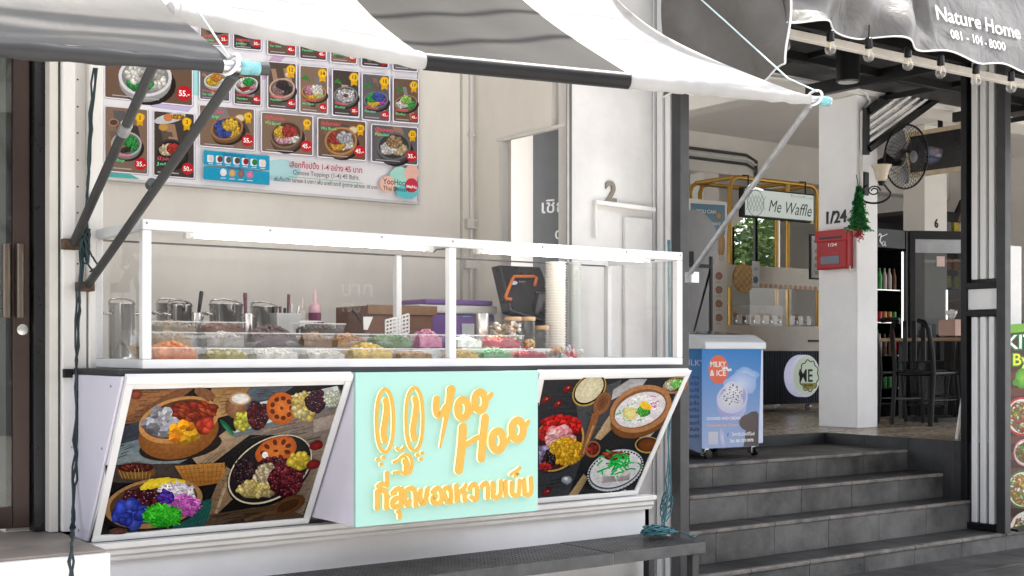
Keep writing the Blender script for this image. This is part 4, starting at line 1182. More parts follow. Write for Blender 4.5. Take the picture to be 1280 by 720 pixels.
# table planks, upper left and right
cv.poly([(214, 108), (440, 100), (300, 215), (185, 232)], (.20, .10, .05)); cv.poly([(214, 118), (380, 104), (180, 215), (186, 190)], (.30, .15, .07))
cv.poly([(640, 98), (800, 95), (700, 160), (600, 190)], (.11, .13, .15)); cv.poly([(500, 102), (640, 98), (590, 190), (520, 210)], (.30, .18, .08), (.42, .28, .14))
cv.poly([(185, 240), (240, 220), (250, 330), (140, 370)], (.05, .06, .075)); cv.poly([(150, 310), (260, 280), (430, 350), (380, 375), (140, 380)], (.16, .20, .22), (.22, .25, .26))
cv.poly([(430, 350), (560, 250), (640, 270), (470, 400)], (.40, .30, .20), (.30, .22, .15))
cv.poly([(560, 270), (980, 165), (925, 330), (870, 330), (760, 270)], (.20, .17, .15), (.27, .22, .18))
cv.poly([(870, 215), (968, 190), (950, 240), (870, 262)], (.36, .30, .26)); cv.poly([(690, 245), (850, 205), (840, 222), (690, 262)], (.30, .22, .17))
cv.poly([(860, 320), (925, 300), (840, 560), (790, 580), (700, 540)], (.30, .24, .18), (.18, .14, .11)); cv.poly([(880, 420), (900, 400), (850, 540), (830, 560)], (.08, .065, .06))
cv.poly([(550, 380), (580, 400), (600, 480), (470, 606), (500, 500)], (.28, .20, .12), (.18, .12, .08)); cv.poly([(552, 440), (562, 445), (520, 560), (500, 590)], (.38, .30, .2))
cv.poly([(480, 560), (720, 520), (840, 560), (836, 583), (475, 607)], (.10, .065, .04)); cv.poly([(560, 580), (700, 548), (680, 592), (560, 600)], (.06, .04, .03))
cv.poly([(120, 378), (380, 372), (560, 380), (500, 450), (120, 440)], (.07, .055, .05))
cv.poly([(505, 498), (495, 560), (470, 606), (350, 618), (430, 520)], (.02, .09, .08))
for k in range(9): cv.stroke([(360 + k * 16, 612 - k * 4), (470 + k * 4, 505 + k * 2)], 3, (.03, .14, .125))
for q_, n_, c_ in ((((214, 110), (430, 102), (300, 212), (190, 225)), 14, (.14, .07, .035)), (((640, 100), (790, 97), (700, 158), (610, 185)), 12, (.07, .08, .09)), (((510, 106), (635, 100), (590, 185), (525, 205)), 12, (.24, .14, .06)),
        (((150, 240), (250, 222), (245, 325), (150, 365)), 12, (.03, .035, .045)), (((570, 275), (970, 172), (930, 320), (870, 325)), 22, (.14, .115, .10)), (((860, 330), (915, 310), (838, 555), (800, 570)), 14, (.16, .12, .09)),
        (((552, 390), (585, 405), (520, 580), (480, 598)), 12, (.14, .095, .055)), (((485, 563), (720, 525), (830, 560), (480, 603)), 10, (.05, .032, .02)), (((440, 352), (560, 258), (620, 275), (475, 395)), 10, (.24, .17, .11))):
    cv.grain(q_, n_, c_, 3.0)
# wooden bowl with taro and pumpkin
cv.ell(390, 310, 150, 50, (.03, .02, .015), rot=-8)
cv.ell(383, 262, 147, 92, (.36, .17, .05), (.22, .09, .025), rot=-14, n=40); cv.ell(385, 215, 148, 80, (.46, .25, .10), rot=-14, n=40); cv.ell(385, 212, 132, 66, (.12, .055, .025), rot=-14, n=40)
cv.bits(330, 222, 62, 48, 14, 28, [(.42, .42, .46), (.52, .52, .55), (.33, .33, .37)], ar=.8, dark=.62, kind='cube')
cv.bits(440, 182, 75, 34, 16, 24, [(.38, .06, .02), (.45, .09, .03), (.30, .04, .02)], ar=.45, arot=20)
cv.bits(405, 260, 52, 30, 10, 24, [(.80, .38, .02), (.85, .50, .04), (.72, .28, .02)], ar=.75, dark=.7, kind='cube'); cv.bits(475, 235, 22, 26, 4, 24, [(.50, .06, .03), (.6, .10, .04)], ar=.7)
# milk jug
cv.ell(590, 170, 38, 40, (.32, .18, .10), (.20, .10, .05)); cv.ell(604, 138, 40, 24, (.42, .26, .15)); cv.ell(606, 138, 32, 18, (.72, .70, .66), (.60, .58, .55))
cv.ell(556, 240, 36, 9, (.02, .12, .06), rot=48); cv.ell(560, 250, 30, 5, (.04, .22, .12), rot=50)
cv.poly([(440, 110), (470, 104), (505, 140), (490, 150)], (.20, .10, .05)); cv.ell(478, 120, 40, 18, (.22, .11, .055), rot=20)
# long dish with lotus root
cv.poly([(578, 268), (590, 280), (980, 160), (985, 148), (960, 95), (660, 160)], (.16, .18, .19)); cv.poly([(582, 262), (970, 148), (955, 92), (670, 152)], (.46, .50, .50), (.55, .58, .58)); cv.poly([(600, 250), (950, 143), (938, 97), (680, 156)], (.40, .44, .44))
cv.bits(612, 218, 26, 32, 8, 17, [(.66, .60, .08), (.55, .55, .10)], ar=.75); cv.bits(668, 198, 34, 46, 16, 18, [(.10, .012, .02), (.16, .02, .03), (.07, .01, .015)], ar=.6)
def lotus(cx, cy, rx, ry, rot):
    cv.ell(cx, cy, rx, ry, (.62, .22, .05), (.42, .11, .02), rot=rot, n=30, wob=.03)
    ca, sa = math.cos(math.radians(rot)), math.sin(math.radians(rot))
    for k in range(9):
        a = 6.283 * k / 9; x, y = rx * .62 * math.cos(a), ry * .62 * math.sin(a)
        cv.ell(cx + x * ca - y * sa, cy + x * sa + y * ca, rx * .15, ry * .17, (.14, .035, .01), rot=rot + math.degrees(a), n=10)
    cv.ell(cx, cy, rx * .12, ry * .12, (.2, .05, .015), n=10)
lotus(754, 172, 56, 58, 0)
cv.bits(835, 165, 40, 50, 24, 15, [(.72, .58, .16), (.66, .50, .18), (.74, .66, .36)], ar=.75); cv.bits(876, 146, 32, 34, 15, 18, [(.055, .012, .03), (.09, .02, .04)], ar=.8); cv.bits(938, 138, 30, 28, 34, 8, [(.68, .68, .58), (.58, .60, .48)], ar=.8)
# round dark bowl
cv.ell(712, 400, 168, 110, (.012, .010, .010), rot=-32, n=44); cv.ell(712, 392, 166, 106, (.60, .54, .42), rot=-32, n=48); cv.ell(712, 391, 161, 101, (.035, .03, .03), (.02, .018, .018), rot=-32, n=48)
lotus(733, 325, 78, 48, -22); cv.ell(694, 340, 11, 12, (.78, .78, .76), n=12)
cv.bits(622, 400, 40, 48, 34, 12, [(.05, .015, .03), (.08, .03, .04), (.03, .012, .018)], ar=.7); cv.bits(730, 378, 60, 30, 30, 13, [(.14, .02, .035), (.10, .015, .025)], ar=.55)
cv.bits(700, 430, 44, 60, 44, 12, [(.62, .52, .36), (.70, .62, .46), (.5, .40, .26)], ar=.7); cv.bits(655, 462, 58, 28, 26, 14, [(.74, .62, .28), (.66, .54, .2)], ar=.7); cv.bits(768, 430, 60, 55, 44, 15, [(.10, .008, .018), (.16, .015, .03), (.22, .03, .05)], ar=.55)
cv.bits(818, 360, 38, 26, 8, 17, [(.80, .64, .06), (.74, .58, .08)], ar=.85)
# spoon and stray beans
cv.ell(780, 520, 62, 30, (.20, .10, .04), (.11, .05, .02), rot=-24); cv.ell(776, 522, 44, 18, (.07, .035, .015), rot=-24); cv.stroke([(735, 545), (690, 548), (620, 575)], 12, (.14, .075, .035))
for x, y in ((878, 305), (866, 374)): cv.ell(x, y, 26, 17, (.30, .02, .02), (.14, .01, .01), rot=-20, n=14, wob=.08)
cv.ell(228, 122, 24, 18, (.34, .10, .05), (.16, .04, .02), n=12, wob=.1)
# basket and cutting board
cv.ell(230, 398, 70, 32, (.26, .15, .05), (.14, .07, .02)); cv.ell(228, 385, 64, 17, (.05, .015, .012)); cv.bits(228, 384, 50, 10, 12, 10, [(.20, .03, .02), (.12, .02, .015)])
for k in range(9): cv.stroke([(168 + k * 14, 395 + 8 * math.sin(k)), (180 + k * 12, 424)], 2.5, (.36, .24, .09))
cv.poly([(368, 378), (548, 366), (548, 400), (525, 440), (450, 452), (400, 430)], (.42, .22, .06), (.30, .14, .035))
for k in range(10): cv.stroke([(385 + k * 17, 380 - k), (410 + k * 13, 445 - abs(k - 5) * 2)], 2, (.22, .10, .03))
for k in range(4): cv.stroke([(375 + k * 10, 392 + k * 15), (546 - k * 8, 380 + k * 17)], 2, (.24, .11, .03))
# shell bowl with blue, pink, green
cv.ell(292, 530, 178, 78, (.02, .014, .012), rot=-10, n=40); cv.ell(292, 512, 178, 88, (.42, .28, .14), (.34, .20, .09), rot=-10, n=44); cv.ell(292, 508, 160, 74, (.10, .06, .035), rot=-10, n=40)
for k in range(5): cv.ell(262 + k * 26, 445 - 3 * k + abs(k - 2) * 4, 42, 12, (.78, .64, .08), (.60, .46, .03), rot=-42 + k * 8, n=14)
cv.bits(372, 480, 66, 40, 50, 13, [(.74, .70, .76), (.80, .78, .80), (.66, .6, .7)], ar=.9, dark=.85, kind='thread'); cv.bits(398, 520, 58, 36, 44, 13, [(.56, .14, .50), (.64, .22, .58), (.48, .10, .44)], ar=.9, dark=.75, kind='thread')
cv.bits(252, 492, 62, 26, 20, 20, [(.075, .008, .02), (.11, .012, .03), (.05, .006, .014)], ar=.75, lo=1.3); cv.bits(338, 488, 22, 22, 6, 20, [(.14, .06, .50), (.10, .04, .40)], ar=.5)
cv.bits(205, 548, 58, 40, 15, 26, [(.05, .08, .48), (.08, .13, .58), (.04, .06, .38)], ar=.8, dark=.5, lo=1.3); cv.bits(322, 556, 66, 36, 60, 15, [(.05, .50, .04), (.10, .62, .06), (.03, .38, .02)], ar=.8, dark=.7, kind='thread')
cv.ell(165, 612, 34, 12, (.16, .07, .05), (.09, .04, .03))
cv.build('photo_print', M_PRINT, panelL)

# ================================================================== right photo panel print
CRR = (640, 450, .26376)
cv = Canvas(pr0 + pn * .0006, pu, pv, CRR)
cv.poly([(152, 94), (826, 80), (578, 630), (40, 662)], (.035, .037, .042), (.018, .019, .022))
cv.poly([(300, 160), (480, 110), (520, 90), (470, 300), (330, 460)], (.085, .088, .095), (.065, .068, .075)); cv.poly([(480, 140), (560, 90), (640, 90), (620, 120), (470, 190)], (.34, .33, .33), (.46, .45, .46))
cv.poly([(390, 370), (470, 250), (480, 320), (420, 380)], (.46, .35, .22), (.36, .26, .15)); cv.poly([(580, 360), (720, 290), (760, 240), (640, 380)], (.58, .54, .50), (.44, .40, .36))
cv.poly([(125, 520), (330, 470), (265, 645), (125, 655)], (.05, .055, .062)); cv.poly([(330, 460), (470, 375), (560, 375), (360, 520)], (.03, .03, .032))
cv.poly([(265, 645), (340, 540), (360, 560), (310, 642)], (.40, .30, .16), (.30, .22, .12)); cv.poly([(420, 640), (520, 600), (560, 632), (430, 640)], (.5, .44, .36))
for q_, n_, c_ in ((((160, 100), (480, 110), (330, 300), (130, 330)), 20, (.045, .048, .055)), (((330, 170), (470, 120), (460, 300), (340, 440)), 12, (.05, .052, .06)), (((130, 525), (320, 480), (270, 640), (130, 650)), 12, (.03, .034, .04)), (((585, 362), (720, 295), (750, 245), (650, 375)), 8, (.36, .33, .30))):
    cv.grain(q_, n_, c_, 3.0)
# milk bowl
cv.ell(366, 142, 92, 64, (.42, .28, .06), rot=-42, n=36); cv.ell(366, 140, 86, 58, (.02, .018, .015), rot=-42, n=36); cv.ell(366, 138, 78, 52, (.62, .58, .42), (.54, .50, .36), rot=-42, n=36)
# rose apples / beans
for x, y, r_ in ((262, 135, -40), (160, 188, -35), (216, 208, -50), (150, 290, -30), (165, 625, -35)):
    cv.ell(x, y, 27, 15, (.28, .02, .02), (.10, .006, .006), rot=r_, n=14, hl=(-.3, -.3)); cv.ell(x + 5, y - 4, 6, 3, (.55, .25, .2), rot=r_, n=8)
# ruby bowl at left
cv.ell(215, 402, 142, 118, (.03, .025, .02), rot=-50, n=44); cv.ell(215, 396, 146, 112, (.44, .30, .10), rot=-50, n=48); cv.ell(213, 396, 139, 104, (.06, .02, .02), rot=-50, n=48)
cv.bits(235, 310, 90, 45, 70, 16, [(.55, .015, .015), (.66, .04, .03), (.42, .008, .01)], ar=.8, dark=.6, kind='cube'); cv.bits(165, 350, 40, 30, 24, 15, [(.55, .015, .015), (.62, .03, .03)], ar=.8)
cv.bits(225, 372, 62, 52, 22, 26, [(.72, .36, .38), (.78, .50, .50), (.66, .26, .30)], ar=.7, dark=.75, kind='cube'); cv.bits(258, 430, 78, 62, 90, 14, [(.74, .44, .02), (.80, .52, .04), (.62, .34, .01)], ar=.8, dark=.6)
cv.bits(145, 455, 26, 50, 8, 24, [(.38, .32, .50), (.28, .24, .40)], ar=.8); cv.bits(175, 470, 26, 34, 14, 15, [(.02, .015, .02), (.05, .02, .03)]); cv.bits(155, 505, 30, 14, 10, 14, [(.45, .03, .03)])
cv.poly([(60, 220), (126, 200), (126, 560), (60, 600)], (.05, .05, .055))
# spoon
cv.stroke([(330, 450), (352, 385), (380, 310), (395, 255)], 22, (.26, .12, .05), 36); cv.stroke([(336, 442), (358, 380), (384, 310)], 7, (.46, .27, .14), 9)
cv.ell(425, 205, 60, 36, (.34, .17, .08), (.24, .11, .05), rot=-62, n=30); cv.ell(428, 200, 44, 24, (.14, .06, .03), (.22, .10, .05), rot=-62, n=26)
# wooden bowl with white noodles
cv.ell(610, 270, 150, 90, (.26, .12, .05), (.18, .08, .03), rot=-22, n=44); cv.ell(608, 230, 152, 106, (.40, .21, .10), rot=-22, n=48); cv.ell(606, 230, 132, 86, (.24, .12, .06), rot=-22, n=44); cv.ell(606, 234, 126, 76, (.72, .70, .70), (.60, .58, .60), rot=-22, n=44)
for k in range(70):
    a = random.random() * 6.28; q = math.sqrt(random.uniform(.15, 1)); x, y = 604 + 108 * q * math.cos(a), 234 + 62 * q * math.sin(a) - .38 * 108 * q * math.cos(a) * .6
    d = random.random() * 6.28; c = random.choice([(.80, .79, .80)] * 3 + ([(.10, .50, .12)] * 3 if x < 560 else ([(.55, .12, .40)] * 2 if x > 640 else [(.15, .5, .15)])))
    cv.stroke([(x - 16 * math.cos(d), y - 8 * math.sin(d)), (x, y - 3), (x + 16 * math.cos(d), y + 8 * math.sin(d))], 4.5, c)
cv.ell(560, 250, 36, 30, (.72, .66, .34), (.60, .52, .22), n=20, wob=.08); cv.bits(622, 240, 30, 24, 26, 8, [(.10, .48, .08), (.16, .56, .12)]); cv.poly([(598, 205), (625, 190), (662, 215), (655, 235), (620, 232)], (.80, .58, .08), (.70, .44, .04))
# small bowls
cv.ell(772, 118, 62, 38, (.36, .20, .10), rot=-15); cv.ell(774, 116, 54, 30, (.10, .05, .03), rot=-15); cv.bits(750, 118, 26, 20, 8, 16, [(.66, .64, .50)]); cv.bits(782, 108, 30, 18, 12, 14, [(.20, .56, .12), (.35, .65, .25)])
cv.ell(640, 400, 60, 40, (.40, .28, .08)); cv.ell(640, 398, 54, 34, (.04, .03, .025)); cv.ell(645, 400, 48, 28, (.20, .07, .02), (.15, .05, .015))
cv.ell(380, 420, 36, 40, (.28, .13, .06), rot=20); cv.ell(382, 418, 27, 30, (.06, .02, .015), rot=20); cv.bits(382, 420, 18, 22, 6, 14, [(.40, .04, .03), (.3, .03, .02)])
# green noodle bowl with patterned rim
cv.ell(488, 535, 140, 88, (.02, .02, .022), rot=-22, n=44); cv.ell(487, 520, 139, 92, (.50, .52, .55), rot=-22, n=48); cv.ell(487, 518, 131, 84, (.10, .10, .12), rot=-22, n=48); cv.ell(488, 514, 126, 80, (.62, .63, .66), rot=-22, n=48)
for k in range(46):
    a = 6.283 * k / 46; ca_, sa_ = math.cos(math.radians(-22)), math.sin(math.radians(-22)); x, y = 135 * math.cos(a), 88 * math.sin(a)
    cv.ell(487 + x * ca_ - y * sa_, 520 + x * sa_ + y * ca_ + 6, 5, 4, (.03, .03, .05), n=8)
cv.ell(490, 520, 112, 66, (.70, .70, .70), (.56, .57, .60), rot=-22, n=40, wob=.04)
cv.bits(485, 448, 60, 18, 16, 18, [(.28, .05, .03), (.36, .09, .05)], arot=-15, ar=.5)
for k in range(60):
    x, y = random.gauss(495, 34), random.gauss(492, 26); d = random.random() * 6.28; r_ = random.uniform(12, 26); c = random.choice([(.02, .40, .08), (.03, .52, .12), (.01, .28, .05)])
    cv.stroke([(x - r_ * math.cos(d), y - r_ * math.sin(d) * .7), (x + 4 * math.sin(d), y - 5), (x + r_ * math.cos(d), y + r_ * math.sin(d) * .7)], 6.5, c)
cv.stroke([(400, 528), (430, 515), (470, 500)], 8, (.02, .42, .08))
cv.poly([(420, 580), (430, 548), (480, 545), (492, 572)], (.42, .38, .38), (.30, .27, .27)); cv.poly([(490, 560), (530, 528), (560, 530), (552, 565), (500, 572)], (.46, .43, .42), (.30, .27, .27)); cv.poly([(505, 545), (535, 520), (558, 528), (530, 546)], (.58, .55, .53))
cv.ell(256, 565, 26, 20, (.40, .44, .48), (.20, .22, .25), n=16, wob=.08); cv.ell(252, 558, 10, 6, (.68, .72, .76), n=10)
cv.build('photo_print', M_PRINT, panelR)
# ================================================================== restaurant shell
rest = thing('restaurant_building', 'open white restaurant hall at the top of the steps', 'building', (11, 9, GZ))
M_CEIL = mat('hall_ceiling', (.78, .76, .73), .7, var=.05, scale=1)
M_HALL = mat('hall_wall', (.74, .72, .68), .7, var=.06, scale=1.2)
MB().box(5.72, 18.2, 8.55, 16.2, 4.5, 4.6).build('ceiling', M_CEIL, rest)
MB().box(5.72, 18.2, 8.12, 8.54, 3.97, 4.6).build('front_beam', M_HALL, rest, bevel=.01)
MB().box(5.72, 18.2, 12.8, 13.1, 3.95, 4.499).build('cross_beam', M_HALL, rest, bevel=.01)
MB().box(9.9, 10.2, 8.545, 12.79, 4.12, 4.498).build('side_beam', M_HALL, rest, bevel=.01)
MB().box(5.72, 18.2, 8.12, 8.30, 4.601, 8.0).build('upper_wall', M_WALL2, rest)
MB().box(18.2, 18.3, 6.0, 16.2, .5, 8.0).build('side_wall', M_HALL, rest)
# rear wall with a window onto greenery
WBY = 15.2
w0, w1 = at(912, 300, Y=WBY).x, at(975, 300, Y=WBY).x
wz0, wz1 = at(940, 352, Y=WBY).z, at(940, 268, Y=WBY).z
MB().box(5.72, w0, WBY, WBY + .12, .5, 4.5).build('rear_wall', M_HALL, rest)
MB().box(w1, 18.2, WBY, WBY + .12, .5, 4.5).build('rear_wall', M_HALL, rest)
MB().box(w0 + .001, w1 - .001, WBY + .001, WBY + .12, wz1, 4.5).build('rear_wall', M_HALL, rest)
MB().box(w0 + .001, w1 - .001, WBY + .001, WBY + .12, .5, wz0).build('rear_wall', M_HALL, rest)
win = MB().box(w0, w0 + .08, WBY - .03, WBY + .02, wz0, wz1).build('window_frame', M_BLACKST, rest)
MB().box((w0 + w1) / 2 - .03, (w0 + w1) / 2 + .03, WBY - .03, WBY + .02, wz0, wz1).build('window_frame', M_BLACKST, rest)
MB().add([(w0, WBY + .03, wz0), (w1, WBY + .03, wz0), (w1, WBY + .03, wz1), (w0, WBY + .03, wz1)], [(0, 1, 2, 3)]).build('window_pane', M_GLASS, rest)
# surface conduits under the cross beam
for k, dz in enumerate((0, .07, .13)):
    cd = MB().tube([(5.8, 12.77, 4.12 + dz), (13.4, 12.77, 4.12 + dz), (13.6, 12.77, 4.05 + dz), (13.6, 12.77, 3.6)], .022, 8).build('conduit', M_PAINTGREY if k != 1 else M_WORN, rest, smooth=40)
MB().box(12.6, 12.9, 12.82, 13.08, FZ, 3.95).build('rear_column', M_HALL, rest)
MB().bar((13.0, 12.95, 3.2), (14.2, 12.95, 3.95), .16, .2).build('beam_strut', M_HALL, rest)
# dark high louvre and shelf strip behind the kiosk
MB().box(9.0, 13.0, 14.6, 14.7, 3.3, 3.75).build('high_louvre', mat('dark_louvre', (.05, .05, .055), .5), rest)
for k in range(5):
    MB().box(9.0, 13.0, 14.57, 14.598, 3.33 + k * .085, 3.36 + k * .085).build('slat', mat('louvre_slat', (.35, .34, .33), .5), rest)

# bushes outside the rear window
M_LEAF = [mat('leaf_%d' % k, c, .5, var=.25, scale=12) for k, c in enumerate(((.05, .12, .02), (.09, .18, .03), (.035, .09, .02), (.14, .22, .05)))]
def bush(name, c, rx, ry, rz, n, label, size=.11):
    t = thing(name, label, 'bush', (c[0], c[1], GZ))
    MB().tube([(c[0], c[1], GZ), (c[0] + .05, c[1], c[2])], [.05, .03], 8).build('trunk', mat('bark', (.12, .09, .06), .9, var=.3), t, smooth=60)
    for m_ in M_LEAF:
        mb = MB()
        for k in range(n // 4):
            while True:
                q = Vector((random.uniform(-1, 1), random.uniform(-1, 1), random.uniform(-1, 1)))
                if q.length < 1: break
            p = Vector((c[0] + q.x * rx, c[1] + q.y * ry, c[2] + q.z * rz))
            a = Vector((random.gauss(0, 1), random.gauss(0, 1), random.gauss(0, .6))).normalized()
            b = a.cross(Vector((random.gauss(0, 1), random.gauss(0, 1), random.gauss(0, 1)))).normalized()
            s_ = size * random.uniform(.6, 1.3)
            mb.add([p - a * s_, p + b * s_ * .35, p + a * s_, p - b * s_ * .35], [(0, 1, 2, 3)])
        mb.build('crown', m_, t)
    return t
bush('garden_shrub', (at(935, 315, Y=17.0).x, 17.0, 3.0), 1.3, .8, 1.6, 3200, 'sunlit green shrub outside the rear window behind the kiosk')
bush('garden_shrub', (at(968, 315, Y=17.4).x, 17.4, 2.6), 1.1, .9, 1.7, 2400, 'darker green shrub outside the rear window, nearer the column', .12)

# ================================================================== column with number, mailbox, ornament, lamp, fan
CX, CYa, CYb = 10.08, 8.14, 8.62
col = tag(MB().box(CX, 10.40, CYa, CYb, FZ, 3.969).build('column', mat('column_paint', (.80, .80, .805), .5, var=.05, scale=2, bump=.04), bevel=.012),
          'white square column standing in front of the restaurant tables', 'column')
nb = thing('house_number', 'black numerals one slash twenty-four on the white column', 'number', at(1045, 275, X=CX))
o = at(1030.5, 280, X=CX - .001)
letters3d('1/24', o, (0, -1, 0), (0, 0, 1), .17, .008, M_BLACKPL, 'numeral', nb, bold=.02, width=abs(at(1058.5, 275, X=CX).y - o.y))
mbx = thing('mailbox', 'red metal mailbox fixed to the white column', 'mailbox', at(1045, 338, X=CX))
M_RED = mat('red_enamel', (.36, .008, .012), .4, var=.08, spec=.3)
ya, yb = at(1028.5, 320, X=CX).y, at(1058.5, 320, X=CX - .1).y
z0, z1 = at(1045, 337, X=CX).z, at(1045, 290, X=CX).z
MB().box(CX - .10, CX - .0005, yb, ya, z0, z1).build('body', M_RED, mbx, bevel=.014)
MB().box(CX - .112, CX - .1005, yb - .008, ya + .008, z1 - .10, z1 + .012).build('lid', M_RED, mbx, bevel=.005)
MB().box(CX - .1145, CX - .1122, yb + .05, ya - .05, z1 - .075, z1 - .055).build('slot', M_BLACKPL, mbx)
MB().box(CX - .104, CX - .1003, yb + .09, ya - .06, z0 + .05, z0 + .13).build('window', mat('mailbox_window', (.05, .06, .10), .1), mbx, bevel=.003)
cv = Canvas((CX - .1135, 8.4, 2.2), (0, -1, 0), (0, 0, 1), (850, 190, .3474))
cv.crop = (850, 190, .3474)
cv2 = Canvas((CX - .1022, 8.4, 2.2), (0, -1, 0), (0, 0, 1), (850, 190, .3474))
cv2.text('1/24', 530, 340, 15, (.85, .85, .85), -.07, .02, width=34); cv2.text('Mail', 548, 368, 14, (.35, .05, .05), -.07); cv2.text('Box', 552, 384, 14, (.35, .05, .05), -.07)
cv2.build('lettering', M_FLAT, mbx)
MB().tube([(CX - .06, yb - .004, z0 + .02), (CX - .06, yb - .006, z0 - .05)], .008, 8).build('tag', M_WHITE, mbx, smooth=60)

# tinsel tree ornament hanging from the lamp bracket at the column corner
M_TINSEL = [mat('green_tinsel', (.02, .22, .05), .3, .3, var=.3, scale=60), mat('bright_tinsel', (.06, .36, .10), .25, .5, var=.3, scale=60)]
oc = at(1073.5, 262, Y=CYa - .10)
tr = thing('tinsel_tree', 'small green tinsel christmas tree hanging at the column corner', 'ornament', oc - Vector((0, 0, .22)))
for mi in (0, 1):
    mb = MB()
    for k in range(1700):
        h = random.random()
        lay = (h * 5) % 1
        r = (.19 * (1 - h) + .014) * (.5 + .5 * (1 - lay)) * random.uniform(.3, 1)
        w = random.random() * 6.283
        p = oc + Vector((math.cos(w) * r, math.sin(w) * r * .35, -.20 + .42 * h))
        a = Vector((math.cos(w) + random.gauss(0, .5), math.sin(w) * .6, random.gauss(-.3, .5))).normalized() * random.uniform(.014, .03)
        b = a.cross(Vector((random.gauss(0, 1), random.gauss(0, 1), random.gauss(0, 1)))).normalized() * .0042
        mb.add([p - b, p + b, p + a + b, p + a - b], [(0, 1, 2, 3)])
    mb.build('tinsel', M_TINSEL[mi], tr)
mb = MB()
for k in range(160):
    p = oc + Vector((random.gauss(0, .025), random.gauss(0, .015), -.23 + random.gauss(0, .03)))
    a = Vector((random.gauss(0, 1), random.gauss(0, 1), random.gauss(0, 1))).normalized() * .03
    b = a.cross(Vector((.3, .5, .8))).normalized() * .004
    mb.add([p - b, p + b, p + a + b, p + a - b], [(0, 1, 2, 3)])
mb.build('red_base', mat('red_tinsel', (.45, .02, .03), .3, .3), tr)
MB().tube([oc + Vector((0, 0, .2)), oc + Vector((.0, .03, .34))], .004, 6).build('hook', M_BLACKPL, tr)

# wall lamp with scroll arm
lc = at(1102, 215, Y=CYa - .26)
lp = thing('wall_lamp', 'black scroll arm wall lamp with cream bell shade on the column', 'lamp', (lc.x, lc.y, lc.z - .2))
bx = at(1082, 228, Y=CYa - .01)
MB().box(bx.x - .05, bx.x + .035, CYa - .03, CYa - .0005, bx.z - .13, bx.z + .10).build('back_plate', M_BLACKST, lp, bevel=.012)
MB().lathe([(.035, -.09), (.05, -.07), (.062, -.02), (.075, .03), (.10, .065), (.096, .066), (.07, .03), (.0, -.06)], lc, 24).build('shade', mat('cream_glass', (.60, .52, .40), .35, var=.06, coat=.2), lp, smooth=60)
pts = [Vector((bx.x, CYa - .03, bx.z - .03))]
for k in range(13):
    a = math.pi * (1.0 + k / 12)
    pts.append(Vector((lerp(bx.x, lc.x, .5) + .10 * math.cos(a), lerp(CYa - .03, lc.y, .5 + .5 * math.cos(a)), bx.z - .12 + .10 * math.sin(a))))
pts.append(Vector((lc.x, lc.y, lc.z - .09)))
MB().tube(pts, .010, 8).build('scroll_arm', M_BLACKST, lp, smooth=60)
c0 = Vector((lerp(bx.x, lc.x, .55), lerp(CYa, lc.y, .55), bx.z - .1))
MB().tube([c0 + Vector((.05 * math.cos(a * .5) * (1 - a / 30), .05 * math.cos(a * .5) * (1 - a / 30) * -.8, .05 * math.sin(a * .5) * (1 - a / 30))) for a in range(20)], .007, 7).build('curl', M_BLACKST, lp, smooth=60)
MB().tube([(lc.x, lc.y, lc.z - .13), (lc.x, lc.y, lc.z - .09)], [.022, .04], 12).build('cup', M_BLACKST, lp, smooth=40)

# wall fan
fc = at(1133, 196, Y=8.0)
fn = thing('wall_fan', 'black caged wall fan mounted beside the white column', 'fan', fc - Vector((0, 0, .3)))
fa = Vector((-.06, -1.0, -.12)).normalized()      # the way it blows
fu = fa.cross(Vector((0, 0, 1))).normalized(); fv = fu.cross(fa).normalized()
R = .315
def ring(c, r, t, n=40): return MB().tube([c + fu * (r * math.cos(2 * math.pi * k / n)) + fv * (r * math.sin(2 * math.pi * k / n)) for k in range(n + 1)], t, 6, cap=False)
ring(fc, R, .010).build('cage_rim', M_BLACKPL, fn, smooth=60)
for sgn, nm in ((1, 'front_grille'), (-1, 'rear_grille')):
    mb = MB()
    for k in range(44):
        w = 2 * math.pi * k / 44
        e = fu * math.cos(w) + fv * math.sin(w)
        mb.tube([fc + e * .06 + fa * (sgn * .085), fc + e * .17 + fa * (sgn * .08), fc + e * .27 + fa * (sgn * .05), fc + e * R], .0022, 4, cap=False)
    ring_ = ring(fc + fa * sgn * .08, .17, .003); mb.add(ring_.v, ring_.f)
    mb.build(nm, M_BLACKPL, fn, smooth=60)
MB().lathe([(.0, .095), (.06, .09), (.062, .08), (0, .078)], fc, 20, axis=fa).build('badge', M_DKGREY, fn, smooth=40)
for k in range(3):
    w0_ = 2 * math.pi * k / 3 + .4
    mb = MB()
    def bl(u, v):
        r = lerp(.05, .27, v); w = w0_ + (u - .5) * (1.5 - .45 * v) + v * .25
        return fc + (fu * math.cos(w) + fv * math.sin(w)) * r + fa * ((u - .5) * .07)
    mb.grid(bl, 8, 6); mb.build('blade', mat('dark_fan_blade', (.03, .03, .033), .25), fn, smooth=60)
MB().lathe([(.05, -.05), (.09, -.08), (.095, -.2), (.06, -.25)], fc, 20, axis=fa).build('motor', M_BLACKPL, fn, smooth=40)
MB().bar(fc - fa * .2, Vector((10.42, 8.30, fc.z - .10)), .05, .06).build('wall_arm', M_BLACKPL, fn, bevel=.008)

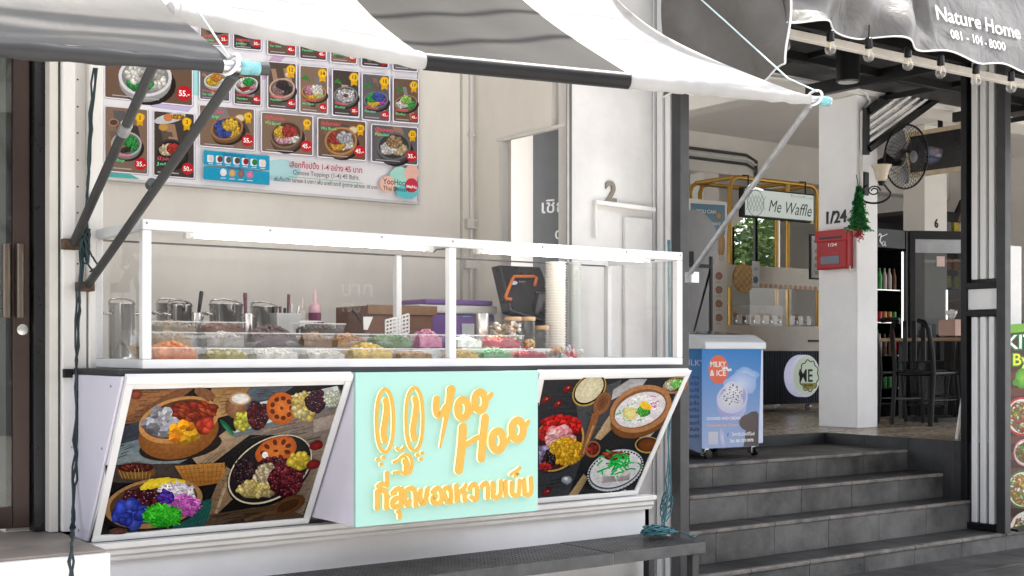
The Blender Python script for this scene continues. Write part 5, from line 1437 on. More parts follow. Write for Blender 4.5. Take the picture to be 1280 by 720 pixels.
# television
TX = 12.3
tc_ = thing('television', 'wall television in a pale wooden frame behind the fan', 'television', at(1175, 218, X=TX))
M_PINE = mat('pale_wood_frame', (.50, .40, .27), .5, var=.2, scale=8)
ya_, yb_ = at(1138, 190, X=TX).y, at(1203, 190, X=TX).y
zt, zb = at(1170, 166, X=TX).z, at(1170, 212, X=TX).z
MB().box(TX, TX + .03, yb_, ya_, zb, zt).build('screen', mat('dark_screen', (.012, .012, .014), .12), tc_)
for b in ((ya_ + .001, ya_ + .05, zb - .05, zt + .05), (yb_ - .05, yb_ - .001, zb - .05, zt + .05)):
    MB().box(TX - .02, TX + .05, b[0], b[1], b[2], b[3]).build('frame_bar', M_PINE, tc_, bevel=.004)
for b in ((zb - .05, zb - .001), (zt + .001, zt + .05)):
    MB().box(TX - .019, TX + .05, yb_, ya_, b[0], b[1]).build('frame_bar', M_PINE, tc_, bevel=.004)
cv = Canvas((TX - .001, ya_, 3), (0, -1, 0), (0, 0, 1), (1040, 140, .3609))
cv.ell(352, 140, 34, 22, (.16, .17, .22), (.03, .03, .05), n=16, wob=.2); cv.ell(368, 150, 14, 9, (.30, .28, .30), (.1, .1, .12), n=12, wob=.2); cv.ell(345, 165, 30, 14, (.08, .09, .2), (.02, .02, .04), n=14, wob=.2); cv.ell(362, 133, 8, 6, (.30, .10, .12), n=8)
cv.build('picture', printmat('screen_picture', .2, emit=.03), tc_)
MB().tube([(TX + .08, (ya_ + yb_) / 2, zt), (TX + .08, (ya_ + yb_) / 2, 4.495)], .03, 10).build('ceiling_mount', M_BLACKST, tc_, smooth=40)

# ================================================================== black roof frame, brace, spotlight
rf = thing('black_roof_frame', 'black steel roof frame under the grey vinyl awning', 'roof frame', (9, 6.8, 3.6))
def beam(p, q, w, h, nm='beam'): MB().bar(p, q, w, h).build(nm, M_BLACKST, rf, bevel=.004)
beam((5.62, 6.06, 3.90), (13.5, 6.06, 3.90), .08, .12)
beam((9.335, 6.45, 3.90), (9.335, 8.11, 3.90), .08, .12); beam((7.5, 6.45, 3.90), (7.5, 8.11, 3.90), .06, .10); beam((11.6, 6.45, 3.9), (11.6, 8.11, 3.9), .06, .1)
beam((5.65, 6.45, 3.90), (5.65, 8.11, 3.90), .06, .10)
beam((5.7, 6.42, 3.90), (13.5, 6.42, 3.90), .06, .10); beam((5.7, 7.3, 3.93), (13.5, 7.3, 3.93), .06, .08)
for x in (6.5, 8.4, 10.4, 12.5): beam((x, 6.45, 3.955), (x, 8.11, 3.955), .04, .05)
MB().box(5.6, 13.6, 6.0, 8.11, 4.02, 4.05).build('roof_sheet', mat('dark_roof_sheet', (.05, .05, .052), .6), rf)
# raking brace with white slats between two black bars
bc = thing('slatted_brace', 'diagonal black brace with white slats against the column', 'brace', (10.6, 8.05, 3.3))
A0, A1 = at(1084, 140, Y=8.07), at(1170, 78, Y=8.07)
B0, B1 = at(1084, 187, Y=8.07), at(1212, 93, Y=8.07)
MB().bar(A0, A1, .06, .085, up=(0, 1, 0)).build('bar', M_BLACKST, bc, bevel=.004)
MB().bar(B0, B1, .06, .085, up=(0, 1, 0)).build('bar', M_BLACKST, bc, bevel=.004)
for k in range(4):
    f = (k + 1) / 5
    MB().bar(A0.lerp(B0, f), A1.lerp(B1, f), .03, .035, up=(0, 1, 0)).build('slat', M_SLAT, bc, bevel=.004)
MB().bar(A0 + Vector((-.01, .005, .04)), B0 + Vector((-.01, .005, -.05)), .05, .05, up=(0, 1, 0)).build('end_plate', M_BLACKST, bc)
# down light
sp = at(1060, 82, Y=6.9)
dl = thing('cylinder_downlight', 'black cylinder downlight hanging under the roof frame', 'lamp', sp - Vector((0, 0, .12)))
MB().lathe([(.095, -.13), (.095, .12), (.08, .125)], sp, 28).build('body', M_BLACKPL, dl, smooth=40)
MB().lathe([(.08, -.131), (.08, -.139), (.02, -.142)], sp, 24).build('lens', M_STEEL, dl, smooth=40)
MB().tube([sp + Vector((0, 0, .126)), sp + Vector((0, 0, 4.015 - sp.z))], .015, 10).build('stem', M_BLACKPL, dl, smooth=40)
pc = thing('ceiling_conduit', 'white bent conduit pipe on the beam above the column', 'conduit', (10, 8.1, 4))
MB().tube([at(905, 84, Y=8.09), at(960, 96, Y=8.09), at(1062, 108, Y=8.09), at(1082, 116, Y=8.09), at(1088, 128, Y=8.11), at(1077, 140, Y=8.11), at(1077, 235, Y=8.12)], .014, 8).build('pipe', M_WORN, pc, smooth=60)

# ================================================================== vinyl awning with the restaurant name
na = thing('vinyl_awning', 'dark silver vinyl awning with scalloped edge and restaurant name', 'awning', (9, 5, 3.2))
NX0, NX1, NY = 5.60, 13.6, 5.0
cor = at(986, 28, Y=NY)
NZ = cor.z
def front(u, v):
    x = lerp(NX0, NX1, u)
    z = lerp(NZ + .62, NZ + .035, v)
    sc = .045 * abs(math.sin(math.pi * (x - NX0) / .62)) ** 1.0
    if v > .96: z -= .02 + .018 * math.cos(2 * math.pi * (x - NX0) / .60) - .01
    qq = .22 if 6.95 < x < 8.1 else 1.5      # stretched flat where the name is
    y = NY + qq * (.022 * math.sin(9.0 * x + 2.2 * v) * (.3 + v) + .015 * math.sin(17 * x + 5 * v + 1)) + .02 * qq * math.sin(4.3 * x - 6 * v)
    return (x, y + .10 * (1 - v), z)
MB().grid(front, 260, 26).build('front_valance', F_NATURE, na, smooth=80)
def hemf(u):
    x = lerp(NX0, NX1, u); p = front(u, 1.0)
    return Vector((p[0], p[1] - .004, p[2]))
MB().tube([hemf(k / 260) for k in range(261)], .0055, 6).build('white_piping', M_WHITE, na, smooth=80)
def side(u, v):
    y = lerp(NY + .005, 6.05, u)
    zb_ = NZ - .27 + .03 * math.cos(2 * math.pi * u * 2.2)
    z = lerp(NZ + .8 + .35 * u, zb_, v)
    x = NX0 + .018 * math.sin(7 * u + 5 * v) + .02 * math.sin(11 * (u + v)) + .03 * math.sin(math.pi * u) * math.sin(3 * v)
    return (x, y, z)
MB().grid(side, 50, 40).build('side_valance', F_NATURE, na, smooth=80)
MB().tube([Vector(side(k / 50, 1.0)) for k in range(51)], .0055, 6).build('white_piping', M_WHITE, na, smooth=80)
MB().tube([Vector(side(0, k / 30)) + Vector((-.003, -.006, 0)) for k in range(31)], .007, 6).build('white_piping', M_WHITE, na, smooth=80)
MB().grid(lambda u, v: (lerp(NX0, NX1, u), lerp(NY + .10, 6.3, v), lerp(NZ + .62, NZ + 1.0, v)), 20, 8).build('canopy', F_NATURE, na, smooth=80)
MB().bar((NX0, NY + .11, NZ + .60), (NX1, NY + .11, NZ + .60), .04, .04).build('front_tube', M_WORN, na)
MB().bar((NX0 + .03, NY + .26, NZ + .03), (NX1, NY + .26, NZ + .03), .05, .05).build('lower_rail', mat('cream_rail', (.58, .55, .50), .5), na, bevel=.004)
# lettering laid on the cloth
def cloth_text(st, xpix, ypix, size, width, bold):
    vs, fs, isl, w = glyphs(st, bold)
    o_ = at(xpix, ypix, Y=NY - .03)
    kx = width / w
    mb = MB()
    V = []
    for i, (a, b) in enumerate(vs):
        x = o_.x + a * kx; z = o_.z + b * size
        u = (x - NX0) / (NX1 - NX0); v = (NZ + .62 - z) / .585
        V.append((x, front(u, v)[1] - .016 - .0001 * isl[i], z))
    mb.add(V, fs); mb.build('lettering', mat('white_lettering', (.75, .75, .75), .5, var=0), na)
cloth_text('Nature Home', 1179.5, 21, .135, .93, .012)
cloth_text('081 - 104 - 8000', 1195, 46, .085, .60, .008)
# festoon bulbs
M_BULB = glassmat('bulb_glass', (.95, .93, .88), 0.0, 1.0, .09)
def bulb(px_, py_, Y, label):
    c = at(px_, py_, Y=Y)
    t = thing('festoon_bulb', label, 'bulb', c - Vector((0, 0, .05)), 'festoon bulbs along the vinyl awning')
    MB().tube([c + Vector((0, 0, .09)), c + Vector((.004, 0, .17))], .004, 6).build('wire', M_BLACKPL, t)
    MB().lathe([(.012, .095), (.022, .085), (.024, .03), (.019, .026)], c, 14).build('socket', M_BLACKPL, t, smooth=40)
    MB().lathe([(.016, .026), (.022, .015), (.0335, -.012), (.034, -.028), (.026, -.046), (.010, -.055), (.0, -.056)], c, 18).build('globe', M_BULB, t, smooth=60)
    MB().lathe([(.005, .02), (.004, -.02), (.0, -.03)], c, 8).build('filament_stem', mat('filament', (.7, .6, .45), .3), t, smooth=60)
for k, (a, b, Yb) in enumerate(((919, 76, 5.75), (981, 53, 5.28), (1038, 57, 5.03), (1086, 66, 5.03), (1135, 77, 5.03), (1176, 87, 5.03), (1220, 97, 5.03), (1264, 106, 5.03))):
    bulb(a, b, Yb, ['clear bulb hanging at the rear of the awning side, nearest the striped awning', 'clear bulb hanging at the awning corner seam', 'clear bulb hanging just left of the black downlight', 'clear bulb hanging just right of the black downlight', 'clear bulb hanging in front of the raking brace', 'clear bulb hanging between the brace and the black post', 'clear bulb hanging in front of the slatted black post', 'clear bulb hanging furthest right along the awning'][k])

# ================================================================== freezer
FX0, FX1, FY0, FY1 = 7.17, 7.84, 7.28, 7.88
fz = thing('ice_cream_freezer', 'blue printed ice cream chest freezer on castors at the step top', 'freezer', (7.5, 7.58, .6))
zb, zt = .70, at(878, 437, Y=FY0).z
M_PALE = mat('freezer_grey', (.62, .65, .68), .35, var=.03)
MB().box(FX0, FX1, FY0, FY1, zb, zt).build('body', mat('freezer_body', (.55, .60, .75), .35, var=.03), fz, bevel=.012)
lid = MB().prism([(FY0 - .02, zt + .002), (FY1 + .01, zt + .002), (FY1 + .01, zt + .16), (FY0 + .10, zt + .12), (FY0 - .02, zt + .06)], (FX0 - .015, 0, 0), (0, 1, 0), (0, 0, 1), (FX1 - FX0 + .03, 0, 0)).build('lid_frame', M_PALE, fz, bevel=.012)
n_ = Vector((0, -.16 * .04 / .5, 1))
MB().add([(FX0 + .05, FY0 + .13, zt + .1275), (FX1 - .05, FY0 + .13, zt + .1275), (FX1 - .05, FY1 - .05, zt + .159), (FX0 + .05, FY1 - .05, zt + .159)], [(0, 1, 2, 3)]).build('lid_glass', mat('dark_lid_glass', (.10, .11, .10), .06, var=.1), lid)
for a, b in ((FX0 + .07, FY0 + .07), (FX1 - .07, FY0 + .07), (FX0 + .07, FY1 - .07), (FX1 - .07, FY1 - .07)):
    cs = MB().bar((a, b, .62), (a, b, zb), .05, .05).build('castor', M_GALV, fz, bevel=.006)
    MB().lathe([(.012, -.016), (.036, -.014), (.036, .014), (.012, .016)], (a + .01, b - .02, .637), 18, axis=(0, 1, 0) if a < 7.5 else (1, 0, 0)).build('wheel', M_BLACKPL, cs, smooth=40)
# front print
CR6 = (850, 400, .2638)
cv = Canvas((7.5, FY0 - .0006, 1), (1, 0, 0), (0, 0, 1), CR6)
def blue(t): return tuple(lerp(a, b, t) for a, b in zip((.025, .25, .62), (.40, .50, .74)))
for k in range(14):
    y0_, y1_ = 138 + k * 33.6, 138 + (k + 1) * 33.6
    t0, t1 = k / 13, min(1, (k + 1) / 13)
    cv.l = 1
    xl, xr = 104, 386 - k * 1.0
    cv.poly([(xl, y0_ + 2), (xr, y0_ - k * .8), (xr - 1, y1_ - (k + 1) * .8), (xl, y1_ + 2)], blue(t0), blue(t1), lvl=2)
cv.l = 3
cv.ell(312, 262, 58, 38, (.62, .75, .90), (.25, .45, .80), n=20, wob=.15)
cv.ell(288, 302, 76, 52, (.68, .76, .92), (.36, .50, .82), n=22, wob=.12)
cv.ell(182, 235, 47, 68, (.80, .17, .08), n=32)
for st, y_, s_ in (('MILKY', 222, 36), ('& ICE', 264, 38)): cv.text(st, 142, y_, s_, (.9, .88, .85), 0, .02, width=76)
cv.stroke([(200, 232), (220, 226), (228, 238), (244, 234)], 12, (.85, .86, .9))
# cup with ice cream
cv.poly([(172, 360), (178, 430), (200, 470), (230, 480), (290, 470), (312, 430), (322, 330), (250, 320)], (.42, .42, .70), (.55, .55, .80))
cv.ell(247, 372, 75, 68, (.50, .50, .76), (.66, .66, .86), rot=-30)
cv.ell(250, 366, 66, 58, (.34, .35, .6), (.45, .46, .7), rot=-30)
cv.ell(240, 382, 58, 46, (.80, .80, .85), (.66, .67, .78), wob=.05, n=22)
cv.ell(250, 335, 48, 42, (.88, .88, .91), (.70, .71, .80), wob=.06, n=22)
cv.bits(248, 352, 46, 52, 26, 5, [(.08, .08, .14), (.2, .2, .28), (.05, .05, .1)], under=False)
# cookies, text and the dark corner
cv.poly([(312, 450), (340, 434), (362, 432), (372, 445), (371, 596), (300, 600), (310, 540)], (.13, .10, .10))
cv.ell(322, 486, 42, 38, (.14, .11, .11), n=22)
cv.text('COOKIES AND CREAM', 126, 474, 19, (.85, .88, .95), -.02, .02, width=160)
cv.text('Premium Ice Cream', 130, 505, 19, (.85, .52, .50), -.02, .02, width=145)
cv.text('ไอศกรีมมิลค์กี้ไอซ์', 245, 548, 20, (.92, .92, .96), -.02, .02, width=108); cv.text('โทร. 081-207-9970', 236, 580, 19, (.92, .92, .96), -.04, .04, width=112)
cv.text('f', 223, 553, 24, (.1, .2, .6), 0, .04)
cv.ell(200, 560, 12, 48, (.70, .72, .90), (.45, .48, .75), rot=-8)
cv.quad(134, 530, 180, 590, (.62, .64, .72), -.03)
cv.build('front_print', M_PRINTF, fz)
cv = Canvas((FX0 - .0006, 7.5, 1), (0, -1, 0), (0, 0, 1), CR6)
for k in range(10):
    y0_, y1_ = 110 + k * 50, 110 + (k + 1) * 50
    cv.poly([(0, y0_ - 15), (103, y0_ + 22), (103, y1_ + 22), (0, y1_ - 15)], blue(k / 10 * .9), blue((k + 1) / 10 * .9), lvl=2)
cv.l = 3
cv.text('MILKY', 8, 212, 40, (.75, .82, .95), .06, .0)
for k, st in enumerate(('ชวน', 'อร่อยสดใส', 'กรรมวิธี', 'ปลอดภัย', 'นุ่มลิ้น', 'ไอศกรีม', 'สุดยอด', 'นมแท้', 'ชื่นใจ', 'หอมมัน')):
    cv.text(st, 90, 278 + k * 31, 22, (.06, .06, .3), .02, .015, align='R')
cv.build('side_print', M_PRINTF, fz)

# ================================================================== waffle kiosk
KY = 11.1
kk = thing('waffle_kiosk', 'cream waffle kiosk with gold pipe frame and ribbed dark front', 'kiosk', at(965, 510, Y=KY))
def kx(p, Y=KY): return at(p, 400, Y=Y).x
def kz(p, x=965, Y=KY): return at(x, p, Y=Y).z
M_CREAM = mat('cream_laminate', (.56, .50, .42), .45, var=.05)
M_GOLDP = mat('gold_pipe', (.50, .29, .06), .35, .6, var=.1)
M_NAVY = mat('dark_ribbed_panel', (.035, .042, .055), .5)
x0_, x1_ = kx(900), kx(1024)
zc = kz(437, 1000)
for k in range(40):
    a = x0_ + (x1_ - x0_) * k / 40
    MB().tube([(a + .02, KY, .80), (a + .02, KY, zc - .02)], .020, 8).build('rib', M_NAVY, kk, smooth=60)
MB().box(x0_, x1_, KY + .005, KY + .75, .79, zc - .021).build('body', M_NAVY, kk)
MB().box(x0_ - .02, x1_ + .02, KY - .04, KY + .8, zc - .02, zc + .30).build('counter_band', M_CREAM, kk, bevel=.008)
MB().box(kx(1007), kx(1024), KY - .055, KY - .041, zc + .10, zc + .125).build('pull', M_BLACKST, kk)
zg0, zg1 = zc + .301, kz(362, 1000)
MB().add([(x0_, KY, zg0), (x1_, KY, zg0), (x1_, KY, zg1), (x0_, KY, zg1)], [(0, 1, 2, 3)]).build('glass_front', M_GLASS, kk)
MB().box(x0_, x1_, KY + .62, KY + .64, zg0, zg0 + .28).build('rear_panel', mat('grey_panel', (.35, .33, .30), .5), kk)
MB().box(x0_, x1_, KY - .012, KY + .02, zg1 - .0, zg1 + .27).build('menu_strip', M_CREAM, kk, bevel=.004)
cv = Canvas((11.5, KY - .0128, 2), (1, 0, 0), (0, 0, 1), (850, 190, .3474))
for k in range(12):
    cv.ell(291 + k * 17.8, 481 + k * .9, 7, 8, random.choice([(.5, .30, .12), (.42, .16, .08), (.55, .36, .2), (.38, .28, .12), (.5, .12, .08)]), (.3, .18, .08), n=12)
cv.build('menu_print', M_PRINTM, kk)
for k in range(10):
    cx_ = lerp(kx(918), kx(1016), k / 9)
    MB().box(cx_ - .04, cx_ + .04, KY + .06, KY + .075, zg0 + .02, zg0 + .13).build('price_card', M_WHITE, kk)
M_WAF = mat('waffle', (.42, .22, .06), .6, var=.3, scale=40, bump=.4, bscale=80)
for k in range(14):
    cx_ = lerp(kx(905), kx(1018), k / 13) + random.uniform(-.02, .02)
    MB().lathe([(.02, .0), (.055, .008), (.06, .02), (.045, .04), (.0, .045)], (cx_, KY + .22 + random.uniform(-.05, .08), zg0 + random.uniform(.07, .12)), 10).build('waffle', M_WAF, kk, smooth=60)
MB().box(x0_ + .02, x1_ - .02, KY + .12, KY + .4, zg0 + .04, zg0 + .065).build('tray', M_STEEL, kk)
# pipe frame: two hoops and the cross pieces
def gp(*pts): MB().tube([Vector(p) for p in pts], .028, 10).build('frame_pipe', M_GOLDP, kk, smooth=60)
def P(x, y, Y=KY): return at(x, y, Y=Y)
zt = P(990, 229).z
xa, xb, xm = P(914, 300).x, P(1023, 300).x, P(986, 300).x
def hoop(Y, za, zb_):
    r = .12
    gp((xa, Y, za), (xa, Y, zt - r), (xa + .04, Y, zt - .04), (xa + r, Y, zt), (xb - r, Y, zt), (xb - .04, Y, zt - .04), (xb, Y, zt - r), (xb, Y, zb_))
hoop(KY + .02, .8, .8); hoop(KY + .72, .8, .8)
gp((xm, KY + .02, zt), (xm, KY + .02, zc + .3))
for xx in (xa + .1, xm, xb - .1): gp((xx, KY + .03, zt + .001), (xx, KY + .71, zt + .001))
xl = P(875, 240, KY + .72).x
gp((xl, KY + .72, 2.2), (xl, KY + .72, zt - .12), (xl + .04, KY + .72, zt - .03), (xl + .15, KY + .72, zt), (xa + .1, KY + .72, zt))
for xx in (x0_ + .1, x1_ - .1):
    for yy in (KY + .1, KY + .65):
        MB().lathe([(.02, -.02), (.045, -.018), (.045, .018), (.02, .02)], (xx, yy, .745), 14, axis=(1, 0, 0)).build('castor', M_GALV, kk, smooth=40)
# big waffle cut-out and card on the menu strip
wf = thing('waffle_cutout', 'round printed waffle cut-out on the kiosk counter front', 'cutout', at(930, 360, Y=KY - .02))
p = at(929, 348, Y=KY - .02)
MB().lathe([(.185, 0), (.185, .012)], p, 18, axis=(0, -1, 0)).build('disc', mat('waffle_print', (.50, .30, .12), .5, var=.3, scale=14), wf, bevel=.004)
for k in range(-2, 3):
    for d in ((1, .9), (1, -.9)):
        dv = Vector((d[0], 0, d[1])).normalized(); nv = Vector((-dv.z, 0, dv.x))
        l = math.sqrt(max(0, .17 ** 2 - (k * .065) ** 2))
        c = p + Vector((0, -.0145 - (.001 if d[1] > 0 else 0), 0)) + nv * (k * .065)
        MB().bar(c - dv * l, c + dv * l, .012, .004, up=(0, 1, 0)).build('ridge', mat('waffle_ridge', (.62, .42, .2), .5), wf)
cd_ = thing('counter_card', 'tall white card standing on the kiosk counter beside the waffle cut-out', 'card', at(944, 352, Y=KY - .03))
a, b = at(940, 358, Y=KY - .03), at(949, 327, Y=KY - .03)
MB().box(a.x, b.x, KY - .036, KY - .03, a.z, b.z).build('card', M_WHITE, cd_, bevel=.002)
cv = Canvas((11, KY - .0365, 2), (1, 0, 0), (0, 0, 1), (850, 190, .3474)); cv.ell(272, 460, 9, 13, (.06, .14, .25)); cv.text('QR', 263, 425, 14, (.3, .3, .3), 0, .02); cv.build('card_print', M_PRINTM, cd_)

# hanging light sign
hs = thing('hanging_light_sign', 'white rectangular light sign with black script lettering over the kiosk', 'sign', at(975, 275, Y=KY - .12))
SYk = KY - .12
s0, s1 = at(930, 233.5, Y=SYk), at(1018, 244.5, Y=SYk)
zb_, zt_ = at(930, 270.5, Y=SYk).z, s0.z
M_LIT = mat('lit_white_panel', (.52, .55, .53), .5, var=0, emit=(.86, 1.0, .93), estr=.05)
MB().box(s0.x, s1.x, SYk, SYk + .09, zb_, zt_).build('case', M_BLACKST, hs, bevel=.004)
MB().box(s0.x + .02, s1.x - .02, SYk - .004, SYk - .0005, zb_ + .02, zt_ - .02).build('face', M_LIT, hs)
for xx in (s0.x + .12, s1.x - .12): MB().tube([(xx, SYk + .045, zt_), (xx, SYk + .045, zt + .02), (xx, KY + .02, zt + .03)], .010, 6).build('hanger', M_BLACKST, hs)
cv = Canvas((11, SYk - .0046, 3), (1, 0, 0), (0, 0, 1), (850, 190, .3474))
cv.text('Me Waffle', 316, 213, 62, (.01, .03, .02), .13, .0, .35, width=158)
for k in range(9):
    a = k * .7
    cv.stroke([(272 + 30 * math.cos(a + t * .25) * (1 - .05 * (t % 2)), 184 + 46 * math.sin(a + t * .25)) for t in range(4)], 2.4, (.16, .22, .19))
for k in range(-2, 3):
    cv.stroke([(272 + k * 12 - 12, 152 + abs(k) * 4), (272 + k * 12 + 10, 216 - abs(k) * 4)], 1.8, (.2, .26, .23)); cv.stroke([(272 + k * 12 + 12, 152 + abs(k) * 4), (272 + k * 12 - 10, 216 - abs(k) * 4)], 1.8, (.2, .26, .23))
cv.text('mewaffle', 408, 162, 9, (.35, .4, .4), .12); cv.text('mewaffle', 452, 168, 9, (.35, .4, .4), .12)
cv.stroke([(399, 156), (405, 157)], 7, (.35, .4, .4)); cv.stroke([(442, 162), (449, 163)], 7, (.35, .4, .4))
cv.poly([(466, 258), (480, 243), (480, 259)], (.75, .55, .15))
cv.build('face_print', M_FLAT, hs)
# round sign
rs = thing('round_light_sign', 'round white light sign with black ME lettering on the ribbed kiosk front', 'sign', at(1007, 470, Y=KY - .14))
rc = at(1008, 470, Y=KY - .16)
RR = 26.5 / 1600 * 16.2
MB().lathe([(RR * .97, 0), (RR, .02), (RR, .13), (RR * .97, .14)], rc + Vector((0, .14, 0)), 40, axis=(0, -1, 0)).build('drum', mat('lilac_drum', (.62, .60, .74), .4, emit=(.6, .6, .8), estr=.1), rs, smooth=40)
MB().lathe([(RR * .94, 0), (RR * .94, .003)], rc + Vector((0, -.001, 0)), 40, axis=(0, -1, 0)).build('face', mat('round_sign_face', (.50, .54, .46), .5, var=0, emit=(.85, 1, .80), estr=.06), rs)
cv = Canvas(rc + Vector((0, -.0048, 0)), (1, 0, 0), (0, 0, 1), CR6)
import math as _m
pts = [(611 + 44 * (1 + .07 * _m.sin(10 * 2 * _m.pi * k / 60)) * _m.cos(2 * _m.pi * k / 60), 264 + 72 * (1 + .07 * _m.sin(10 * 2 * _m.pi * k / 60)) * _m.sin(2 * _m.pi * k / 60)) for k in range(60)]
cv.stroke(pts + [pts[0]], 5, (.05, .05, .05))
cv.poly([(574, 300), (650, 297), (640, 320), (611, 332), (585, 322)], (.75, .66, .12))
cv.text('ME', 563, 292, 84, (.02, .02, .02), 0, .018, width=66)
cv.text('Me Waffle', 590, 313, 14, (.1, .1, .1), 0, .02, width=40)
cv.build('face_print', M_FLAT, rs)
MB().box(rc.x - .03, rc.x + .03, rc.y + .141, KY - .02, rc.z - .03, rc.z + .03).build('bracket', M_BLACKST, rs)

# tall poster stand and grey round-topped panel left of the kiosk
ps = thing('poster_stand', 'tall light poster of waffle flavours standing left of the kiosk', 'poster', (at(895, 400, Y=11.0).x, 11.0, FZ))
a0, a1_ = at(862, 250, Y=11.05).x, at(909, 250, Y=11.05).x
MB().box(a0, a1_, 11.05, 11.10, FZ, at(885, 250, Y=11.05).z).build('board', mat('poster_board', (.58, .55, .50), .4, var=.02), ps, bevel=.004)
cv = Canvas((10, 11.0494, 2), (1, 0, 0), (0, 0, 1), (850, 190, .3474))
cv.quad(38, 184, 162, 290, (.05, .14, .22), .06, (.10, .22, .30)); cv.text('YOU CAN', 60, 218, 18, (.55, .5, .4), .06, .02, width=70); cv.text('MAKE', 108, 262, 15, (.6, .5, .4), .06, .02); cv.ell(140, 230, 13, 18, (.35, .25, .14), (.15, .1, .06), n=14)
cv.ell(148, 332, 14, 50, (.42, .25, .1), (.3, .16, .06), n=16); cv.ell(148, 382, 12, 12, (.5, .42, .36), n=10)
for k in range(4):
    for q in range(2): cv.ell(112 + q * 28, 446 + k * 50, 5 if q == 0 else 13, 14, random.choice([(.35, .2, .12), (.42, .18, .12), (.3, .22, .14)]), (.25, .13, .08), n=12, wob=.08)
for k in range(4): cv.text('waffle', 128, 470 + k * 50, 8, (.2, .2, .2), .04)
cv.build('poster_print', M_PRINTM, ps)
gp_ = thing('round_topped_panel', 'grey sheet metal panel with round top behind the freezer', 'panel', (at(880, 420, Y=9.6).x, 9.6, FZ))
pr = []
cc = at(868, 300, Y=9.6); rad = abs(at(898, 300, Y=9.6).x - cc.x)
tz = at(868, 262, Y=9.6).z - rad
pts = [(cc.x + rad * math.cos(a), tz + rad * math.sin(a)) for a in [math.pi * k / 24 for k in range(25)]]
edge = at(887, 340, Y=9.6).x
mz = at(887, 335, Y=9.6).z
pts = [(cc.x - rad, FZ + .02), (edge, FZ + .02), (edge, mz), ] + [p for p in [(cc.x + rad * math.cos(a), tz + rad * math.sin(a)) for a in [-.9 + (math.pi + .9) * k / 24 for k in range(25)]]]
MB().prism(pts, (0, 9.6, 0), (1, 0, 0), (0, 0, 1), (0, .02, 0)).build('sheet', mat('grey_sheet', (.23, .23, .235), .45, .3, var=.06), gp_)
MB().box(edge + .002, edge + .035, 9.59, 9.63, FZ, mz + .12).build('black_post', M_BLACKST, gp_)
MB().box(at(860, 320, Y=9.6).x, edge, 9.585, 9.598, mz, mz + .035).build('black_bar', M_BLACKST, gp_)
MB().box(at(860, 320, Y=9.6).x, at(866, 320, Y=9.6).x, 9.584, 9.597, mz + .036, mz + .16).build('black_bar', M_BLACKST, gp_)
# small hanging flavour board by the column
fb = thing('flavour_board', 'narrow white flavour board beside the column', 'board', at(1020, 346, Y=10.6))
a, b = at(1015.5, 347, Y=10.6), at(1027, 295.5, Y=10.6)
MB().box(a.x, b.x, 10.6, 10.63, a.z, b.z).build('board', M_WHITE, fb, bevel=.003); MB().box(a.x - .02, b.x + .02, 10.615, 10.64, a.z - .02, b.z + .02).build('frame', M_BLACKST, fb)
cv = Canvas((11, 10.5994, 2.5), (1, 0, 0), (0, 0, 1), (850, 190, .3474))
cv.text('ME', 482, 326, 13, (.05, .2, .2), .08, .03)
for k in range(4): cv.ell(492, 356 + k * 26, 7, 8, random.choice([(.4, .45, .12), (.5, .4, .15), (.45, .3, .12)]), (.3, .3, .1), n=12)
cv.build('board_print', M_PRINTM, fb)

